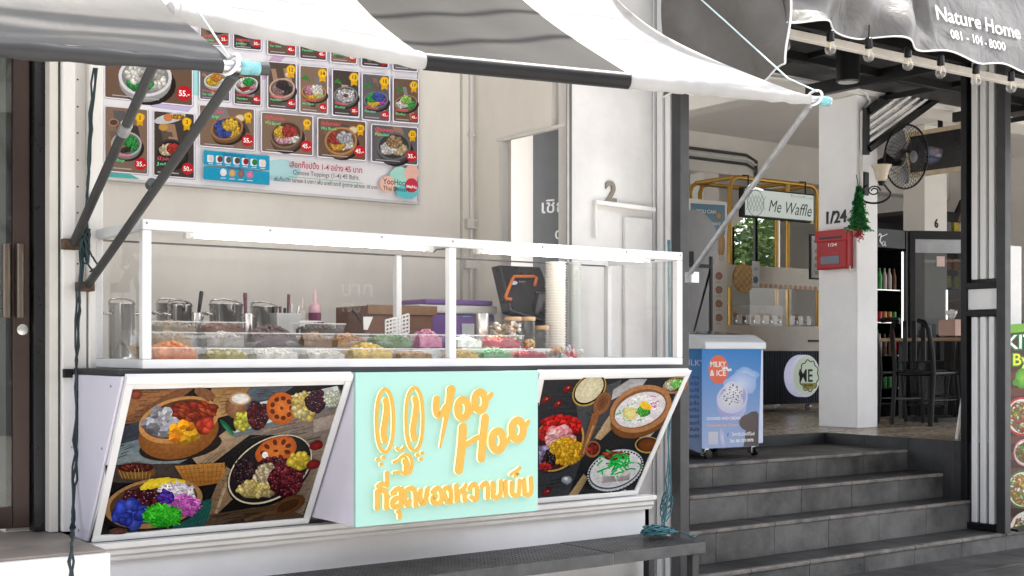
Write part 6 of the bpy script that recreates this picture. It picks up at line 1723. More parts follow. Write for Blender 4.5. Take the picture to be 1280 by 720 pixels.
# ================================================================== fridges
def fridge(x0, x1, y0, y1, h, label, opened):
    t = thing('drinks_fridge', label, 'fridge', ((x0 + x1) / 2, y0, FZ), 'drinks fridges behind the column')
    for b, nm in (((x0, x0 + .05, y0, y1, FZ, FZ + h), 'side_panel'), ((x1 - .05, x1, y0, y1, FZ, FZ + h), 'side_panel'), ((x0 + .051, x1 - .051, y0 + .01, y1, FZ + h - .22, FZ + h), 'header'), ((x0 + .051, x1 - .051, y0, y1, FZ, FZ + .15), 'base'), ((x0 + .051, x1 - .051, y1 - .04, y1, FZ + .151, FZ + h - .221), 'rear_panel')):
        MB().box(*b).build(nm, M_BLACKPL, t, bevel=.004)
    M_LED = mat('led_strip', (1, 1, 1), .3, var=0, emit=(.95, 1, .95), estr=.4)
    for x in (x0 + .06, x1 - .075): MB().box(x, x + .012, y0 + .03, y0 + .045, FZ + .2, FZ + h - .25).build('light_strip', M_LED, t)
    cols = [(.5, .02, .03), (.5, .2, .03), (.04, .25, .06), (.35, .3, .28), (.1, .04, .02)]
    for k in range(4):
        z = FZ + .32 + k * (h - .65) / 4
        sh = MB().box(x0 + .055, x1 - .08, y0 + .06, y1 - .05, z, z + .012).build('shelf', M_STEEL, t)
        for q in range(7):
            c = cols[(k * 2 + q // 2) % 5]
            xx = x0 + .10 + q * (x1 - x0 - .22) / 6
            MB().lathe([(.028, 0), (.03, .01), (.03, .16), (.012, .22), (.013, .25)] if k % 2 else [(.03, 0), (.031, .006), (.031, .115), (.026, .125)], (xx, y0 + .12, z + .013), 10).build('bottle', mat('drink_%d' % cols.index(c), c, .25, var=.1), sh, smooth=50)
    if opened:
        hinge = Vector((x1, y0, FZ))
        d = Vector((math.cos(math.radians(-28)), math.sin(math.radians(-28)), 0)); n = Vector((-d.y, d.x, 0)); w = x1 - x0
        dr = MB().obox(hinge + d * (w - .035) + Vector((0, 0, h / 2)), d * .035, n * .02, Vector((0, 0, h / 2))).build('door', M_BLACKPL, t, bevel=.004)
        MB().obox(hinge + d * .04 + Vector((0, 0, h / 2)), d * .035, n * .02, Vector((0, 0, h / 2))).build('stile', M_BLACKPL, dr, bevel=.004)
        MB().obox(hinge + d * w / 2 + Vector((0, 0, h - .05)), d * (w / 2 - .075), n * .02, Vector((0, 0, .05))).build('top_rail', M_BLACKPL, dr)
        MB().obox(hinge + d * w / 2 + Vector((0, 0, .05)), d * (w / 2 - .075), n * .02, Vector((0, 0, .05))).build('bottom_rail', M_BLACKPL, dr)
        MB().obox(hinge + d * w / 2 + Vector((0, 0, h - .18)), d * (w / 2 - .075), n * .012, Vector((0, 0, .08))).build('header_panel', mat('fridge_header', (.35, .36, .38), .3), dr)
        a = hinge + d * .075; b = hinge + d * (w - .07)
        MB().add([(a.x, a.y, FZ + .1), (b.x, b.y, FZ + .1), (b.x, b.y, FZ + h - .26), (a.x, a.y, FZ + h - .26)], [(0, 1, 2, 3)]).build('door_glass', glassmat('smoked_glass', (.16, .17, .17)), dr)
        a = hinge + d * (w * .62) - n * .015
        MB().box(a.x - .008, a.x + .008, a.y - .008, a.y + .004, FZ + .3, FZ + h - .7).build('light_strip', M_LED, dr)
        MB().obox(hinge + d * w * .52 - n * .012 + Vector((0, 0, h - .36)), d * .05, n * .003, Vector((0, 0, .06))).build('sticker', mat('sticker', (.6, .45, .42), .5), dr)
    return t
fy = 9.5
xA = at(1088, 400, Y=fy).x; xB = at(1136, 400, Y=fy).x
hF = at(1120, 287, Y=fy).z - FZ
f1 = fridge(xA - .05, xB, fy, fy + .65, hF, 'black drinks fridge with its glass door swung open behind the column', True)
cv = Canvas((12, fy - .0006, 2.5), (1, 0, 0), (0, 0, 1), (1080, 270, .20833))
cv.stroke([(88, 118), (96, 105), (104, 112), (96, 150), (108, 168)], 8, (.55, .55, .55)); cv.stroke([(118, 150), (108, 165), (112, 180), (122, 170), (126, 150), (126, 180), (134, 176)], 6, (.55, .55, .55)); cv.stroke([(100, 128), (118, 118), (140, 108)], 5, (.55, .55, .55))
cv.build('script_lettering', M_FLAT, f1)
# ================================================================== restaurant furniture
M_BCHAIR = mat('black_chair_metal', (.008, .008, .009), .32, .4, var=.1)
def black_chair():
    t = thing('black_metal_chair', 'x', 'chair', (0, 0, 0), 'black metal chairs in the restaurant')
    w, sd, sh, H = .235, .42, .53, 1.07      # half width, depth, seat and back height; faces +X
    for s_ in (-1, 1):
        MB().tube([(-.05, s_ * w, 0), (0, s_ * w, sh), (-.02, s_ * w, sh + .2), (-.07, s_ * (w - .01), H - .09), (-.085, s_ * (w - .05), H - .02), (-.09, s_ * (w - .12), H)], .025, 8).build('leg', M_BCHAIR, t, smooth=60)
        MB().tube([(sd + .04, s_ * (w - .0), 0), (sd, s_ * (w - .02), sh - .02)], .02, 8).build('leg', M_BCHAIR, t, smooth=60)
        MB().tube([(-.02, s_ * w, .26), (sd + .02, s_ * (w - .01), .26)], .009, 6).build('stretcher', M_BCHAIR, t, smooth=60)
    MB().tube([(-.09, -w + .12, H), (-.10, 0, H + .008), (-.09, w - .12, H)], .025, 8).build('top_rail', M_BCHAIR, t, smooth=60)
    MB().tube([(-.005, -w, sh + .12), (-.012, 0, sh + .12), (-.005, w, sh + .12)], .010, 6).build('lower_rail', M_BCHAIR, t, smooth=60)
    for k in range(3):
        y = -.11 + .11 * k
        MB().box(-.006, .006, y - .026, y + .026, sh + .125, H).build('back_slat', M_BCHAIR, t)
        m_ = t.children[-1]
        for v in m_.data.vertices: v.co.x += -.012 - .085 * max(0, (v.co.z - sh - .12) / (H - sh - .12))
    MB().tube([(.2, -w, .20), (.2, w, .20)], .009, 6).build('stretcher', M_BCHAIR, t, smooth=60)
    MB().grid(lambda u, v: (-.01 + (sd + .02) * u, (v - .5) * 2 * (w - .005), sh + .012 * (2 * v - 1) ** 2 - .01 + .006 * u), 8, 8).build('seat', M_BCHAIR, t, smooth=60, solid=.035)
    return t
ch = black_chair()
spots = [((11.03, 8.18), 0, 'black metal chair nearest the steps, backing onto the column gap'), ((11.05, 8.86), .05, 'black metal chair half hidden by the white column'),
         ((12.45, 8.25), 3.1, 'black metal chair across the table from the steps, behind the tissue box'), ((12.5, 9.0), 3.2, 'black metal chair at the far side of the table, below the open fridge'),
         ((11.78, 7.35), 1.57, 'black metal chair at the table end, in front of the tissue box')]
for k, ((x, y), r, lb) in enumerate(spots):
    o = ch if k == 0 else copy_tree(ch)
    o.location = (x, y, FZ); o.rotation_euler = (0, 0, r); o['label'] = lb
TZ = 1.60
tb = thing('dining_table', 'wooden topped dining table with black legs behind the black chairs', 'table', (11.8, 8.5, FZ))
M_OAK = mat('table_oak', (.36, .22, .11), .4, var=.2, scale=6)
for k in range(5):
    MB().box(11.47 + k * .13, 11.598 + k * .13, 7.80, 9.25, TZ - .035, TZ).build('plank', M_OAK, tb, bevel=.003)
for a, b in ((11.55, 7.9), (12.05, 7.9), (11.55, 9.1), (12.05, 9.1)):
    MB().bar((a, b, FZ), (a, b, TZ - .036), .05, .05).build('leg', M_BLACKST, tb)
MB().box(11.6, 12.0, 8.3, 8.7, FZ, FZ + .05).build('foot_plate', M_BLACKST, tb)
tp = at(1190, 420, Z=TZ)
tb_ = thing('tissue_box', 'brown leatherette tissue box standing on the dining table', 'tissue box', (tp.x, tp.y, TZ))
MB().box(tp.x - .085, tp.x + .085, tp.y - .09, tp.y + .09, TZ, TZ + .155).build('box', mat('tan_leather', (.36, .20, .15), .5, var=.08), tb_, bevel=.008)
def tissue(u, v):
    a = u * 6.283
    r = .015 + .05 * v * (1 + .25 * math.sin(3 * a + 1)) * (1 if v < .8 else .75)
    return (tp.x + r * math.cos(a), tp.y + r * math.sin(a), TZ + .15 + .09 * v + .012 * math.sin(4 * a) * v)
MB().grid(tissue, 24, 8).build('tissue', M_WHITE, tb_, smooth=60)
# white plastic chair mostly behind the post
wc = thing('white_chair', 'white plastic chair whose splayed leg shows beside the black post', 'chair', (9.85, 6.75, FZ))
M_WPL = mat('white_plastic', (.66, .64, .60), .4, var=.04)
f0, f1_ = at(1195.5, 549, Z=FZ), None
kn = at(1207, 478, Y=f0.y - .02); tpn = at(1205, 425, Y=f0.y - .06)
MB().tube([f0, kn], [.014, .022], 10).build('leg', M_WPL, wc, smooth=60)
MB().tube([f0 + Vector((.42, -.02, 0)), kn + Vector((.34, 0, 0))], [.014, .022], 10).build('leg', M_WPL, wc, smooth=60)
MB().tube([f0 + Vector((.02, -.30, 0)), kn + Vector((.05, -.22, 0))], [.014, .022], 10).build('leg', M_WPL, wc, smooth=60)
MB().tube([f0 + Vector((.42, -.30, 0)), kn + Vector((.34, -.22, 0))], [.014, .022], 10).build('leg', M_WPL, wc, smooth=60)
MB().box(kn.x - .02, kn.x + .40, kn.y - .27, kn.y + .03, kn.z - .01, kn.z + .025).build('seat', M_WPL, wc, bevel=.012)
MB().grid(lambda u, v: (kn.x + .02 - .05 * v + .42 * (u if u < .5 else u) * 0 + .0, kn.y - .25 + .27 * u, kn.z + .02 + .42 * v + .05 * math.sin(math.pi * u) * v), 10, 10).build('backrest', M_WPL, wc, smooth=60, solid=.018)

lp_ = thing('added_partition', 'low dark partition added to darken the background behind the dining table', 'partition', (13.1, 9.0, FZ))  # added dark backdrop, stands in for the dark area behind the chairs
for k in range(9):
    MB().box(13.1, 13.14, 7.6 + k * .3, 7.895 + k * .3, FZ, 1.62).build('board', mat('dark_backdrop', (.02, .015, .012), .5, var=.3, streak=.1), lp_, bevel=.004)
MB().box(13.08, 13.16, 7.6, 10.3, 1.621, 1.66).build('cap_rail', mat('dark_backdrop', (.02, .015, .012), .5), lp_, bevel=.004)

# ================================================================== rear bar, rack, menu photos, column with 6
M_DARKW = mat('dark_wall', (.045, .043, .045), .6, var=.15)
rb = thing('rear_bar', 'dark rear bar with brown counter at the back of the restaurant', 'bar counter', (15, 11.6, FZ))
xa, xb = at(1176, 380, Y=11.6).x, 18.1
MB().box(xa, xb, 11.6, 12.3, FZ, at(1190, 378, Y=11.6).z).build('counter', mat('brown_counter', (.14, .075, .045), .45, var=.2), rb, bevel=.006)
MB().box(xa - .02, xb, 11.55, 12.35, at(1190, 378, Y=11.6).z + .001, at(1190, 374, Y=11.6).z).build('counter_top', mat('counter_edge', (.34, .18, .08), .4, var=.2), rb, bevel=.004)
MB().box(xa - .3, xb, 12.9, 12.98, FZ, 3.55).build('rear_panel', M_DARKW, rb)
MB().box(xa - .3, xb, 12.0, 12.9, 3.5, 3.56).build('hood', M_DARKW, rb)
mp = thing('menu_photo_row', 'row of dish photos on a sloping dark board above the rear bar', 'menu board', (16, 11.9, 3.0))
ma, mb2 = at(1185, 285, Y=12.0), at(1300, 305, Y=12.0)
MB().obox(((ma.x + 18) / 2, 11.95, at(1230, 283, Y=12).z), ((18 - ma.x) / 2, 0, 0), (0, .012, .02), (0, -.17, .32)).build('board', M_BLACKPL, mp)
for k in range(9):
    x = ma.x + .12 + k * .56
    c = Vector((x + .22, 11.932, at(1230, 283, Y=12).z))
    ph = MB().obox(c, (.23, 0, 0), (0, .004, .002), (0, -.12, .225)).build('photo', mat('photo_paper_%d' % (k % 3), [(.16, .10, .07), (.12, .11, .10), (.2, .15, .1)][k % 3], .4, var=.4, scale=7), mp)
    m2 = MB(); nrm = Vector((0, -.88, -.47)).normalized()
    m2.lathe([(.14, 0), (.14, .003)], c + Vector((0, -.006, -.003)), 18, axis=nrm, col=(.5, .48, .44)).lathe([(.10, .0035), (.10, .005)], c + Vector((0, -.006, -.003)), 14, axis=nrm, col=random.choice([(.4, .16, .05), (.45, .3, .1), (.3, .1, .05)]))
    m2.build('dish', M_PRINTM, ph)
rk = thing('snack_rack', 'rack of coloured snack packets hanging beside the open fridge', 'snack rack', at(1188, 365, Y=11.0))
ra, rb2 = at(1178, 362, Y=11.0), at(1199, 292, Y=11.0)
MB().box(ra.x, rb2.x, 11.02, 11.05, ra.z, rb2.z + .3).build('backboard', M_BLACKST, rk)
cols = [(.35, .4, .06), (.30, .32, .05), (.45, .12, .03), (.5, .2, .03), (.35, .3, .25), (.45, .1, .04), (.12, .12, .12), (.4, .32, .04)]
for r_ in range(4):
    for q in range(2):
        z = ra.z + .03 + r_ * (rb2.z - ra.z + .2) / 4; x = ra.x + .03 + q * (rb2.x - ra.x) / 2
        MB().box(x, x + .13, 10.96, 11.015, z, z + .17).build('packet', mat('packet_%d' % ((r_ * 2 + q) % 8), cols[(r_ * 2 + q) % 8], .3, var=.35, scale=18), rk, bevel=.012)
c6 = tag(MB().box(at(1156, 300, Y=10.6).x, at(1184, 300, Y=10.6).x, 10.6, 10.95, FZ, 4.499).build('column', M_HALL, bevel=.01), 'rear white column carrying a small black six above the open fridge', 'column')
n6 = thing('house_number', 'small black numeral six on the rear column', 'number', at(1170, 284, Y=10.6))
letters3d('6', at(1168, 284, Y=10.598), (1, 0, 0), (0, 0, 1), .16, .006, M_BLACKPL, 'numeral', n6, bold=.03)

# ================================================================== banner and white board at the right edge
bnr = thing('food_banner', 'upright food banner with green lettering standing beside the black post', 'banner', (9.8, 6.12, -.02))
BY = 6.13
bx0, bx1 = at(1258.5, 500, Y=BY).x, 10.15
bzt, bzb = at(1262, 406, Y=BY).z, at(1268, 682, Y=BY).z
MB().box(bx0, bx1, BY, BY + .012, bzb, bzt).build('sheet', M_WHITE, bnr)
cv = Canvas((9.5, BY - .0006, 1), (1, 0, 0), (0, 0, 1), (1060, 340, .5276))
cv.poly([(376, 125), (440, 120), (440, 670), (376, 640)], (.10, .035, .025), (.05, .02, .015))
for k in range(12): cv.poly([(376, 200 + k * 38), (440, 196 + k * 38), (440, 216 + k * 38), (376, 218 + k * 38)], (.16, .06, .04))
cv.poly([(380, 125), (440, 120), (440, 140), (380, 145)], (.22, .45, .06))
cv.text('KITCHEN', 371, 184, 48, (.03, .2, .08), -.05, .07); cv.text('KITCHEN', 372, 183, 47, (.9, .9, .86), -.05, .01)
cv.text('By', 388, 222, 40, (.08, .25, .03), -.04, .07); cv.text('By', 389, 221, 39, (.75, .8, .10), -.04, .01)
cv.ell(412, 252, 16, 24, (.25, .55, .08), (.1, .3, .03)); cv.ell(398, 262, 9, 8, (.1, .3, .05), n=10)
def plate(cx, cy, r, rim, cols):
    cv.ell(cx, cy, r, r * 1.15, rim); cv.ell(cx, cy, r * .9, r * 1.02, (.75, .7, .62)); cv.bits(cx, cy, r * .8, r * .9, 60, r * .13, cols)
plate(412, 342, 40, (.5, .04, .05), [(.5, .05, .05), (.6, .45, .1), (.2, .4, .08), (.35, .15, .08), (.8, .78, .7)])
plate(420, 428, 28, (.6, .3, .4), [(.4, .15, .05), (.2, .4, .1)])
plate(414, 515, 40, (.08, .2, .08), [(.65, .35, .05), (.7, .5, .1), (.25, .45, .1), (.6, .2, .05), (.85, .85, .8)])
plate(424, 615, 42, (.7, .68, .62), [(.5, .28, .06), (.2, .4, .08), (.75, .7, .6), (.45, .1, .05)])
cv.build('banner_print', M_PRINT, bnr)
for xx in (bx0 + .015, bx1 - .03): MB().tube([(xx, BY + .03, -.02 if xx < 9.9 else GZ), (xx, BY + .03, bzt)], .010, 8).build('pole', M_GALV, bnr, smooth=40)
MB().box(bx0, bx0 + .35, BY - .1, BY + .12, -.019, 0.0).build('foot', M_BLACKST, bnr)
wb = thing('white_board', 'plain white upright board behind the food banner', 'board', (9.9, 6.45, -.02))
a, b = at(1257.5, 400, Y=6.5), at(1277, 308, Y=6.5)
MB().box(a.x, b.x, 6.5, 6.52, FZ, b.z).build('panel', M_WHITE, wb, bevel=.003)
MB().bar((b.x - .02, 6.53, FZ), (b.x - .02, 6.6, b.z - .1), .03, .03).build('stay', M_WORN, wb)

# ================================================================== work table behind the case
wt = thing('work_table', 'stainless work table behind the glass case carrying the pots', 'table', (3.5, 6.6, .58))
MB().box(1.9, 4.95, 6.20, 7.0, 1.385, 1.415).build('table_top', M_STEEL, wt, bevel=.004)
for a in (1.95, 4.88):
    for b in (6.24, 6.94): MB().bar((a, b, .58), (a, b, 1.384), .04, .04).build('leg', M_STEEL, wt)
WTZ = 1.416
M_POT = mat('polished_pot_steel', (.58, .57, .56), .14, 1.0, var=.1, scale=5)
def pot(pxl, pxr, ytop, Y, label):
    c = at((pxl + pxr) / 2, ytop, Y=Y); d = c.y / ray((pxl + pxr) / 2, 0).y
    r = (pxr - pxl) / 2 / FPX * d
    t = thing('cooking_pot', label, 'pot', (c.x, c.y, WTZ), 'steel pots behind the glass case')
    h = c.z - WTZ
    MB().lathe([(r * .94, 0), (r, .01), (r, h - .012), (r * 1.05, h - .006), (r * 1.05, h), (r * .98, h), (r * .97, h - .02), (r * .95, .012), (0, .011)], (c.x, c.y, WTZ), 32).build('body', M_POT, t, smooth=40)
    for k in (-1, 1):
        MB().tube([(c.x + k * r, c.y - .03, WTZ + h * .8), (c.x + k * (r + .03), c.y - .03, WTZ + h * .83), (c.x + k * (r + .03), c.y + .03, WTZ + h * .83), (c.x + k * r, c.y + .03, WTZ + h * .8)], .006, 8).build('handle', M_POT, t, smooth=60)
    MB().tube([(c.x + r * .98 * math.cos(a), c.y + r * .6 * math.sin(a), c.z + .004 + .022 * math.sin(a)) for a in [math.pi * k / 14 for k in range(15)]], .0045, 6).build('bail', M_POT, t, smooth=60)
pot(136, 168, 379, 6.42, 'steel pot at the far left, seen through the case end pane')
pot(196, 236, 379, 6.62, 'steel pot just inside the left case post')
pot(210, 240, 381, 6.40, 'small steel pot between the left case post and the black ladle')
pot(262, 303, 380, 6.40, 'tall steel pot between the black and the purple ladle')
pot(313, 347, 383, 6.42, 'steel pot right of the purple ladle, beside the utensil tub')
def stick(p, q, r0, r1, name, label, m_, cat, bowl=None):
    t = thing(name, label, cat, q)
    MB().tube([p, p.lerp(q, .1), q], [r0 * .8, r0, r1], 8).build('handle', m_, t, smooth=60)
    if bowl: MB().lathe([(0, -.02), (.024, -.012), (.03, .01), (.027, .01), (.02, -.008), (0, -.015)], q, 14).build('bowl', M_STEEL, t, smooth=60)
    return t
M_BURG = mat('burgundy_handle', (.10, .012, .03), .3)
stick(at(252, 364, Y=6.2), at(247.5, 398, Y=6.2), .012, .008, 'ladle', 'ladle with black handle standing among the pots', M_BLACKPL, 'ladle', True)
stick(at(306.5, 366, Y=6.25), at(307, 398, Y=6.25), .012, .008, 'ladle', 'ladle with purple handle standing among the pots', M_BURG, 'ladle', True)
def can(pxc, py0, py1, Y, r, label, m_=M_STEEL):
    a, b = at(pxc, py1, Y=Y), at(pxc, py0, Y=Y)
    o = MB().lathe([(r * .95, 0), (r, .004), (r, b.z - a.z), (r * .93, b.z - a.z), (r * .9, .008), (0, .006)], a, 20).build('steel_cup', m_, None, smooth=40)
    return tag(o, label, 'cup', 'steel cups in the glass case')
can(246, 391, 420, 6.1, .022, 'narrow steel cup holding the black ladle'); can(310.5, 392, 420, 5.95, .022, 'narrow steel cup holding the purple ladle')
can(602, 392, 425, 6.0, .042, 'wide steel cup left of the marshmallow jar')

# ================================================================== trays of toppings
M_PLAST = glassmat('clear_plastic', (.93, .94, .94), .04, .9, .05)
DZ0 = CZ0 + .031
def food_mat(n, c): return mat('food_' + n, c, .35, var=.3, scale=30, coat=.15)
def food_heap(c, hx, hy, h, cols, n, size, parent, ar=.7):
    for ci, (nm, cc) in enumerate(cols):
        mb = MB()
        if ci == 0:
            mb.grid(lambda u, v: (c.x + (u - .5) * 2 * hx, c.y + (v - .5) * 2 * hy, c.z + h * (.55 + .35 * math.sin(math.pi * u) * math.sin(math.pi * v)) + .004 * math.sin(17 * u + 13 * v)), 12, 8)
        if ci == 0: mb.box(c.x - hx * .97, c.x + hx * .97, c.y - hy * .97, c.y + hy * .97, c.z, c.z + h * .56)
        for k in range(max(4, n // len(cols))):
            u, v = random.random(), random.random()
            p = Vector((c.x + (u - .5) * 1.9 * hx, c.y + (v - .5) * 1.9 * hy, c.z + h * (.55 + .45 * math.sin(math.pi * u) * math.sin(math.pi * v))))
            s_ = size * random.uniform(.7, 1.25)
            ax = Vector((random.gauss(0, 1), random.gauss(0, 1), random.gauss(0, .5))).normalized()
            mb.lathe([(0, -s_ * ar), (s_ * .75, -s_ * ar * .6), (s_, 0), (s_ * .75, s_ * ar * .6), (0, s_ * ar)], p, 7, axis=ax)
        mb.build('food', food_mat(nm, cc), parent, smooth=70)
def tray(x0p, x1p, Y, depth, h, label, cols, n=60, size=.012, ztop=None, fill=.75, lid=False, z0=None, ar=.7):
    row = 0 if Y < 5.7 else (1 if Y < 5.88 else 2)
    z0 = (DZ0, DZ0 + .065, DZ0 + .125)[row] if z0 is None else z0
    h = (h, .070, .065)[row]
    xa, xb = at(x0p, 445, Y=Y).x, at(x1p, 445, Y=Y).x
    cx_, cy_ = (xa + xb) / 2, Y + depth / 2
    hx, hy = (xb - xa) / 2, depth / 2
    t = thing('topping_tray', label, 'tray', (cx_, cy_, z0), 'clear trays of toppings in the glass case')
    mb = MB()
    k = .88
    V = [(cx_ + sx * hx * q, cy_ + sy * hy * q, z) for q, z in ((k, z0 + .002), (1, z0 + h)) for sx, sy in ((-1, -1), (1, -1), (1, 1), (-1, 1))]
    mb.add(V, [(0, 1, 2, 3), (0, 1, 5, 4), (1, 2, 6, 5), (2, 3, 7, 6), (3, 0, 4, 7)])
    mb.build('tub', M_PLAST, t)
    rm_ = MB()
    for a, b in ((0, 1), (1, 2), (2, 3), (3, 0)):
        rm_.bar(Vector(V[4 + a]), Vector(V[4 + b]), .008, .005)
    rm_.build('rim', mat('clear_rim', (.75, .76, .76), .2, var=0, alpha=.45), t)
    food_heap(Vector((cx_, cy_, z0 + .004)), hx * .88, hy * .85, h * fill * 1.25, cols, n, size, t, ar)
    if lid:
        MB().grid(lambda u, v: (cx_ + hx * .98 * math.cos(math.pi * u) * -1, cy_ - hy * .95 + depth * .95 * v, z0 + h + .045 * math.sin(math.pi * u) ** .7), 18, 4).build('dome_lid', M_PLAST, t, smooth=60)
    return t
for (ya_, yb_, zz, nm) in ((5.745, 5.915, .063, 'riser_shelf'), (5.925, 6.095, .123, 'riser_shelf')):
    MB().box(CX0 + .16, 4.62 if zz < .1 else 3.75, ya_, yb_, DZ0, DZ0 + zz).build(nm, mat('clear_riser', (.62, .62, .62), .25, var=.05), case, bevel=.003)
tray(190, 251, 5.57, .15, .062, 'front tray of orange sweet potato cubes at the left end', [('orange', (.62, .19, .05)), ('orange2', (.70, .28, .09))], 110, .013, fill=1.05)
tray(258, 314, 5.57, .15, .060, 'front tray of yellow-green syrup with pale gingko nuts', [('olive', (.34, .29, .06)), ('paleyellow', (.72, .62, .30))], 26, .013, fill=.7)
tray(318, 378, 5.57, .15, .058, 'front tray of white shredded coconut under an arched clear lid', [('white', (.74, .70, .64)), ('cream', (.68, .62, .54))], 120, .010, lid=True)
tray(383, 436, 5.57, .15, .055, 'front tray of milky white jelly beside the shredded coconut', [('cream2', (.70, .66, .60)), ('white2', (.60, .58, .55))], 60, .010)
tray(440, 496, 5.57, .15, .060, 'front tray of yellow banana slices under a domed lid', [('banana', (.62, .42, .06)), ('banana2', (.70, .52, .14))], 80, .014, fill=1.0, lid=True)
tray(499, 545, 5.57, .15, .050, 'front tray of light brown syrup-soaked sago', [('tan', (.45, .25, .10)), ('tan2', (.52, .33, .16))], 80, .009)
tray(571, 602, 5.58, .16, .055, 'front tray of yellow sweetcorn right of the case mullion', [('corn', (.60, .40, .05)), ('corn2', (.50, .34, .1))], 80, .009)
tray(604, 645, 5.58, .16, .060, 'front tray of bright green pandan noodles', [('pandan', (.03, .20, .05)), ('pandan2', (.06, .28, .08))], 90, .012)
tray(648, 688, 5.58, .16, .052, 'front tray of dark red jelly beside the green noodles', [('redjelly', (.35, .02, .04)), ('redjelly2', (.45, .06, .07))], 60, .011)
tray(189, 245, 5.76, .14, .090, 'second row tray of pale brown beans at the left end', [('beans', (.42, .30, .18)), ('beans2', (.50, .40, .28))], 90, .011)
tray(256, 310, 5.76, .14, .088, 'second row tray of grey taro balls', [('taro', (.40, .36, .34)), ('taro2', (.52, .46, .40))], 80, .013)
tray(314, 376, 5.76, .14, .092, 'second row tray heaped with dark purple black-bean pearls', [('blackbean', (.07, .03, .035)), ('blackbean2', (.12, .055, .05))], 130, .013, fill=1.15)
tray(379, 418, 5.76, .14, .088, 'second row tray of brown longan pieces', [('longan', (.24, .12, .06)), ('longan2', (.32, .18, .10))], 80, .012)
tray(421, 462, 5.76, .14, .086, 'second row tray of amber candied fruit', [('amber', (.44, .21, .05)), ('amber2', (.35, .16, .06))], 80, .011)
tray(468, 520, 5.78, .14, .084, 'second row tray of green jelly behind the banana tray', [('greenj', (.10, .22, .08)), ('greenj2', (.16, .3, .12))], 70, .011)
tray(524, 556, 5.78, .14, .088, 'second row tray of pink lotus-seed sweets', [('pinkj', (.62, .20, .36)), ('pinkj2', (.7, .35, .45))], 70, .011, fill=1.1)
tray(190, 250, 5.94, .14, .118, 'third row tray of clear syrup at the left end', [('syrup', (.30, .22, .14)), ('syrup2', (.4, .3, .2))], 50, .011)
tray(254, 312, 5.94, .14, .115, 'third row tray of mahogany red beans', [('mahog', (.20, .07, .04)), ('mahog2', (.28, .12, .07))], 80, .011)
tray(380, 432, 5.94, .14, .112, 'third row tray of dark grass jelly cubes', [('grassj', (.05, .035, .03)), ('grassj2', (.09, .06, .05))], 60, .013)
tray(571, 606, 5.80, .14, .082, 'second row tray with white lid right of the mullion', [('whitelid', (.66, .68, .64)), ('palegreen', (.45, .58, .42))], 20, .01)
tray(610, 655, 5.80, .14, .072, 'second row tray with red rim behind the green noodles', [('redrim', (.42, .03, .05)), ('goldbit', (.55, .38, .08))], 40, .011)
# glass bowl at the left end
gb = thing('glass_bowl', 'large clear glass bowl at the left end of the case', 'bowl', (2.17, 5.86, DZ0))
MB().lathe([(.03, 0), (.06, .004), (.10, .04), (.125, .10), (.13, .145), (.124, .145)], (2.17, 5.88, DZ0), 30).build('bowl', M_PLAST, gb, smooth=60)
MB().lathe([(.0, .012), (.06, .012), (.095, .045), (.108, .07), (.06, .085), (0, .09)], (2.17, 5.88, DZ0), 24).build('food', food_mat('malt', (.42, .28, .14)), gb, smooth=60)
tag(MB().box(2.08, 2.20, 5.62, 5.74, DZ0, DZ0 + .05).build('white_carton', M_WHITE, bevel=.004), 'small white carton in the left end of the case', 'carton')

# jars with wooden lids
M_LIDW = mat('wooden_lid', (.50, .31, .16), .5, var=.15, scale=14)
def jar(x0p, x1p, ytop, Y, label, cols, size, lid=True, fill=.8):
    c = at((x0p + x1p) / 2, ytop, Y=Y); d = Y / ray((x0p + x1p) / 2, 0).y
    r = (x1p - x0p) / 2 / FPX * d
    h = c.z - DZ0
    t = thing('glass_jar', label, 'jar', (c.x, c.y, DZ0), 'glass jars in the display case')
    MB().lathe([(r * .9, 0), (r, .006), (r, h - .03), (r * .92, h - .018)], (c.x, c.y, DZ0), 22).build('jar', M_PLAST, t, smooth=40)
    mb = [MB() for _ in cols]
    for k in range(int(90)):
        q = math.sqrt(random.random()) * r * .86; w = random.random() * 6.283
        p = Vector((c.x + q * math.cos(w), c.y + q * math.sin(w), DZ0 + .01 + random.random() * h * fill))
        s_ = size * random.uniform(.8, 1.2)
        mb[k % len(cols)].lathe([(0, -s_ * .8), (s_ * .8, -s_ * .4), (s_, 0), (s_ * .7, s_ * .5), (0, s_ * .8)], p, 7, axis=(random.gauss(0, 1), random.gauss(0, 1), random.gauss(0, 1)))
    for m_, (nm, cc) in zip(mb, cols): m_.build('food', food_mat(nm, cc), t, smooth=70)
    if lid: MB().lathe([(r * 1.02, -.018), (r * 1.05, -.014), (r * 1.05, 0), (r * 1.0, .004)], c, 22).build('lid', M_LIDW, t, smooth=40)
jar(612, 634, 398, 6.02, 'open jar of cream coloured marshmallow cubes', [('marsh', (.68, .60, .46)), ('marsh2', (.6, .5, .38))], .018, lid=False)
jar(631, 652, 397, 5.93, 'wooden lidded jar of white and orange sweets', [('wsweet', (.76, .72, .68)), ('wsweet2', (.72, .68, .62)), ('osweet', (.65, .32, .12))], .012)
jar(652, 669, 397, 5.93, 'wooden lidded jar half full of yellow and red candies', [('ycandy', (.68, .42, .08)), ('rcandy', (.6, .12, .06)), ('wcandy', (.7, .6, .5))], .012, fill=.42)
jar(669, 686, 408, 5.93, 'short wooden lidded jar with few coloured candies', [('ycandy', (.68, .42, .08)), ('rcandy', (.6, .12, .06))], .010, fill=.2)
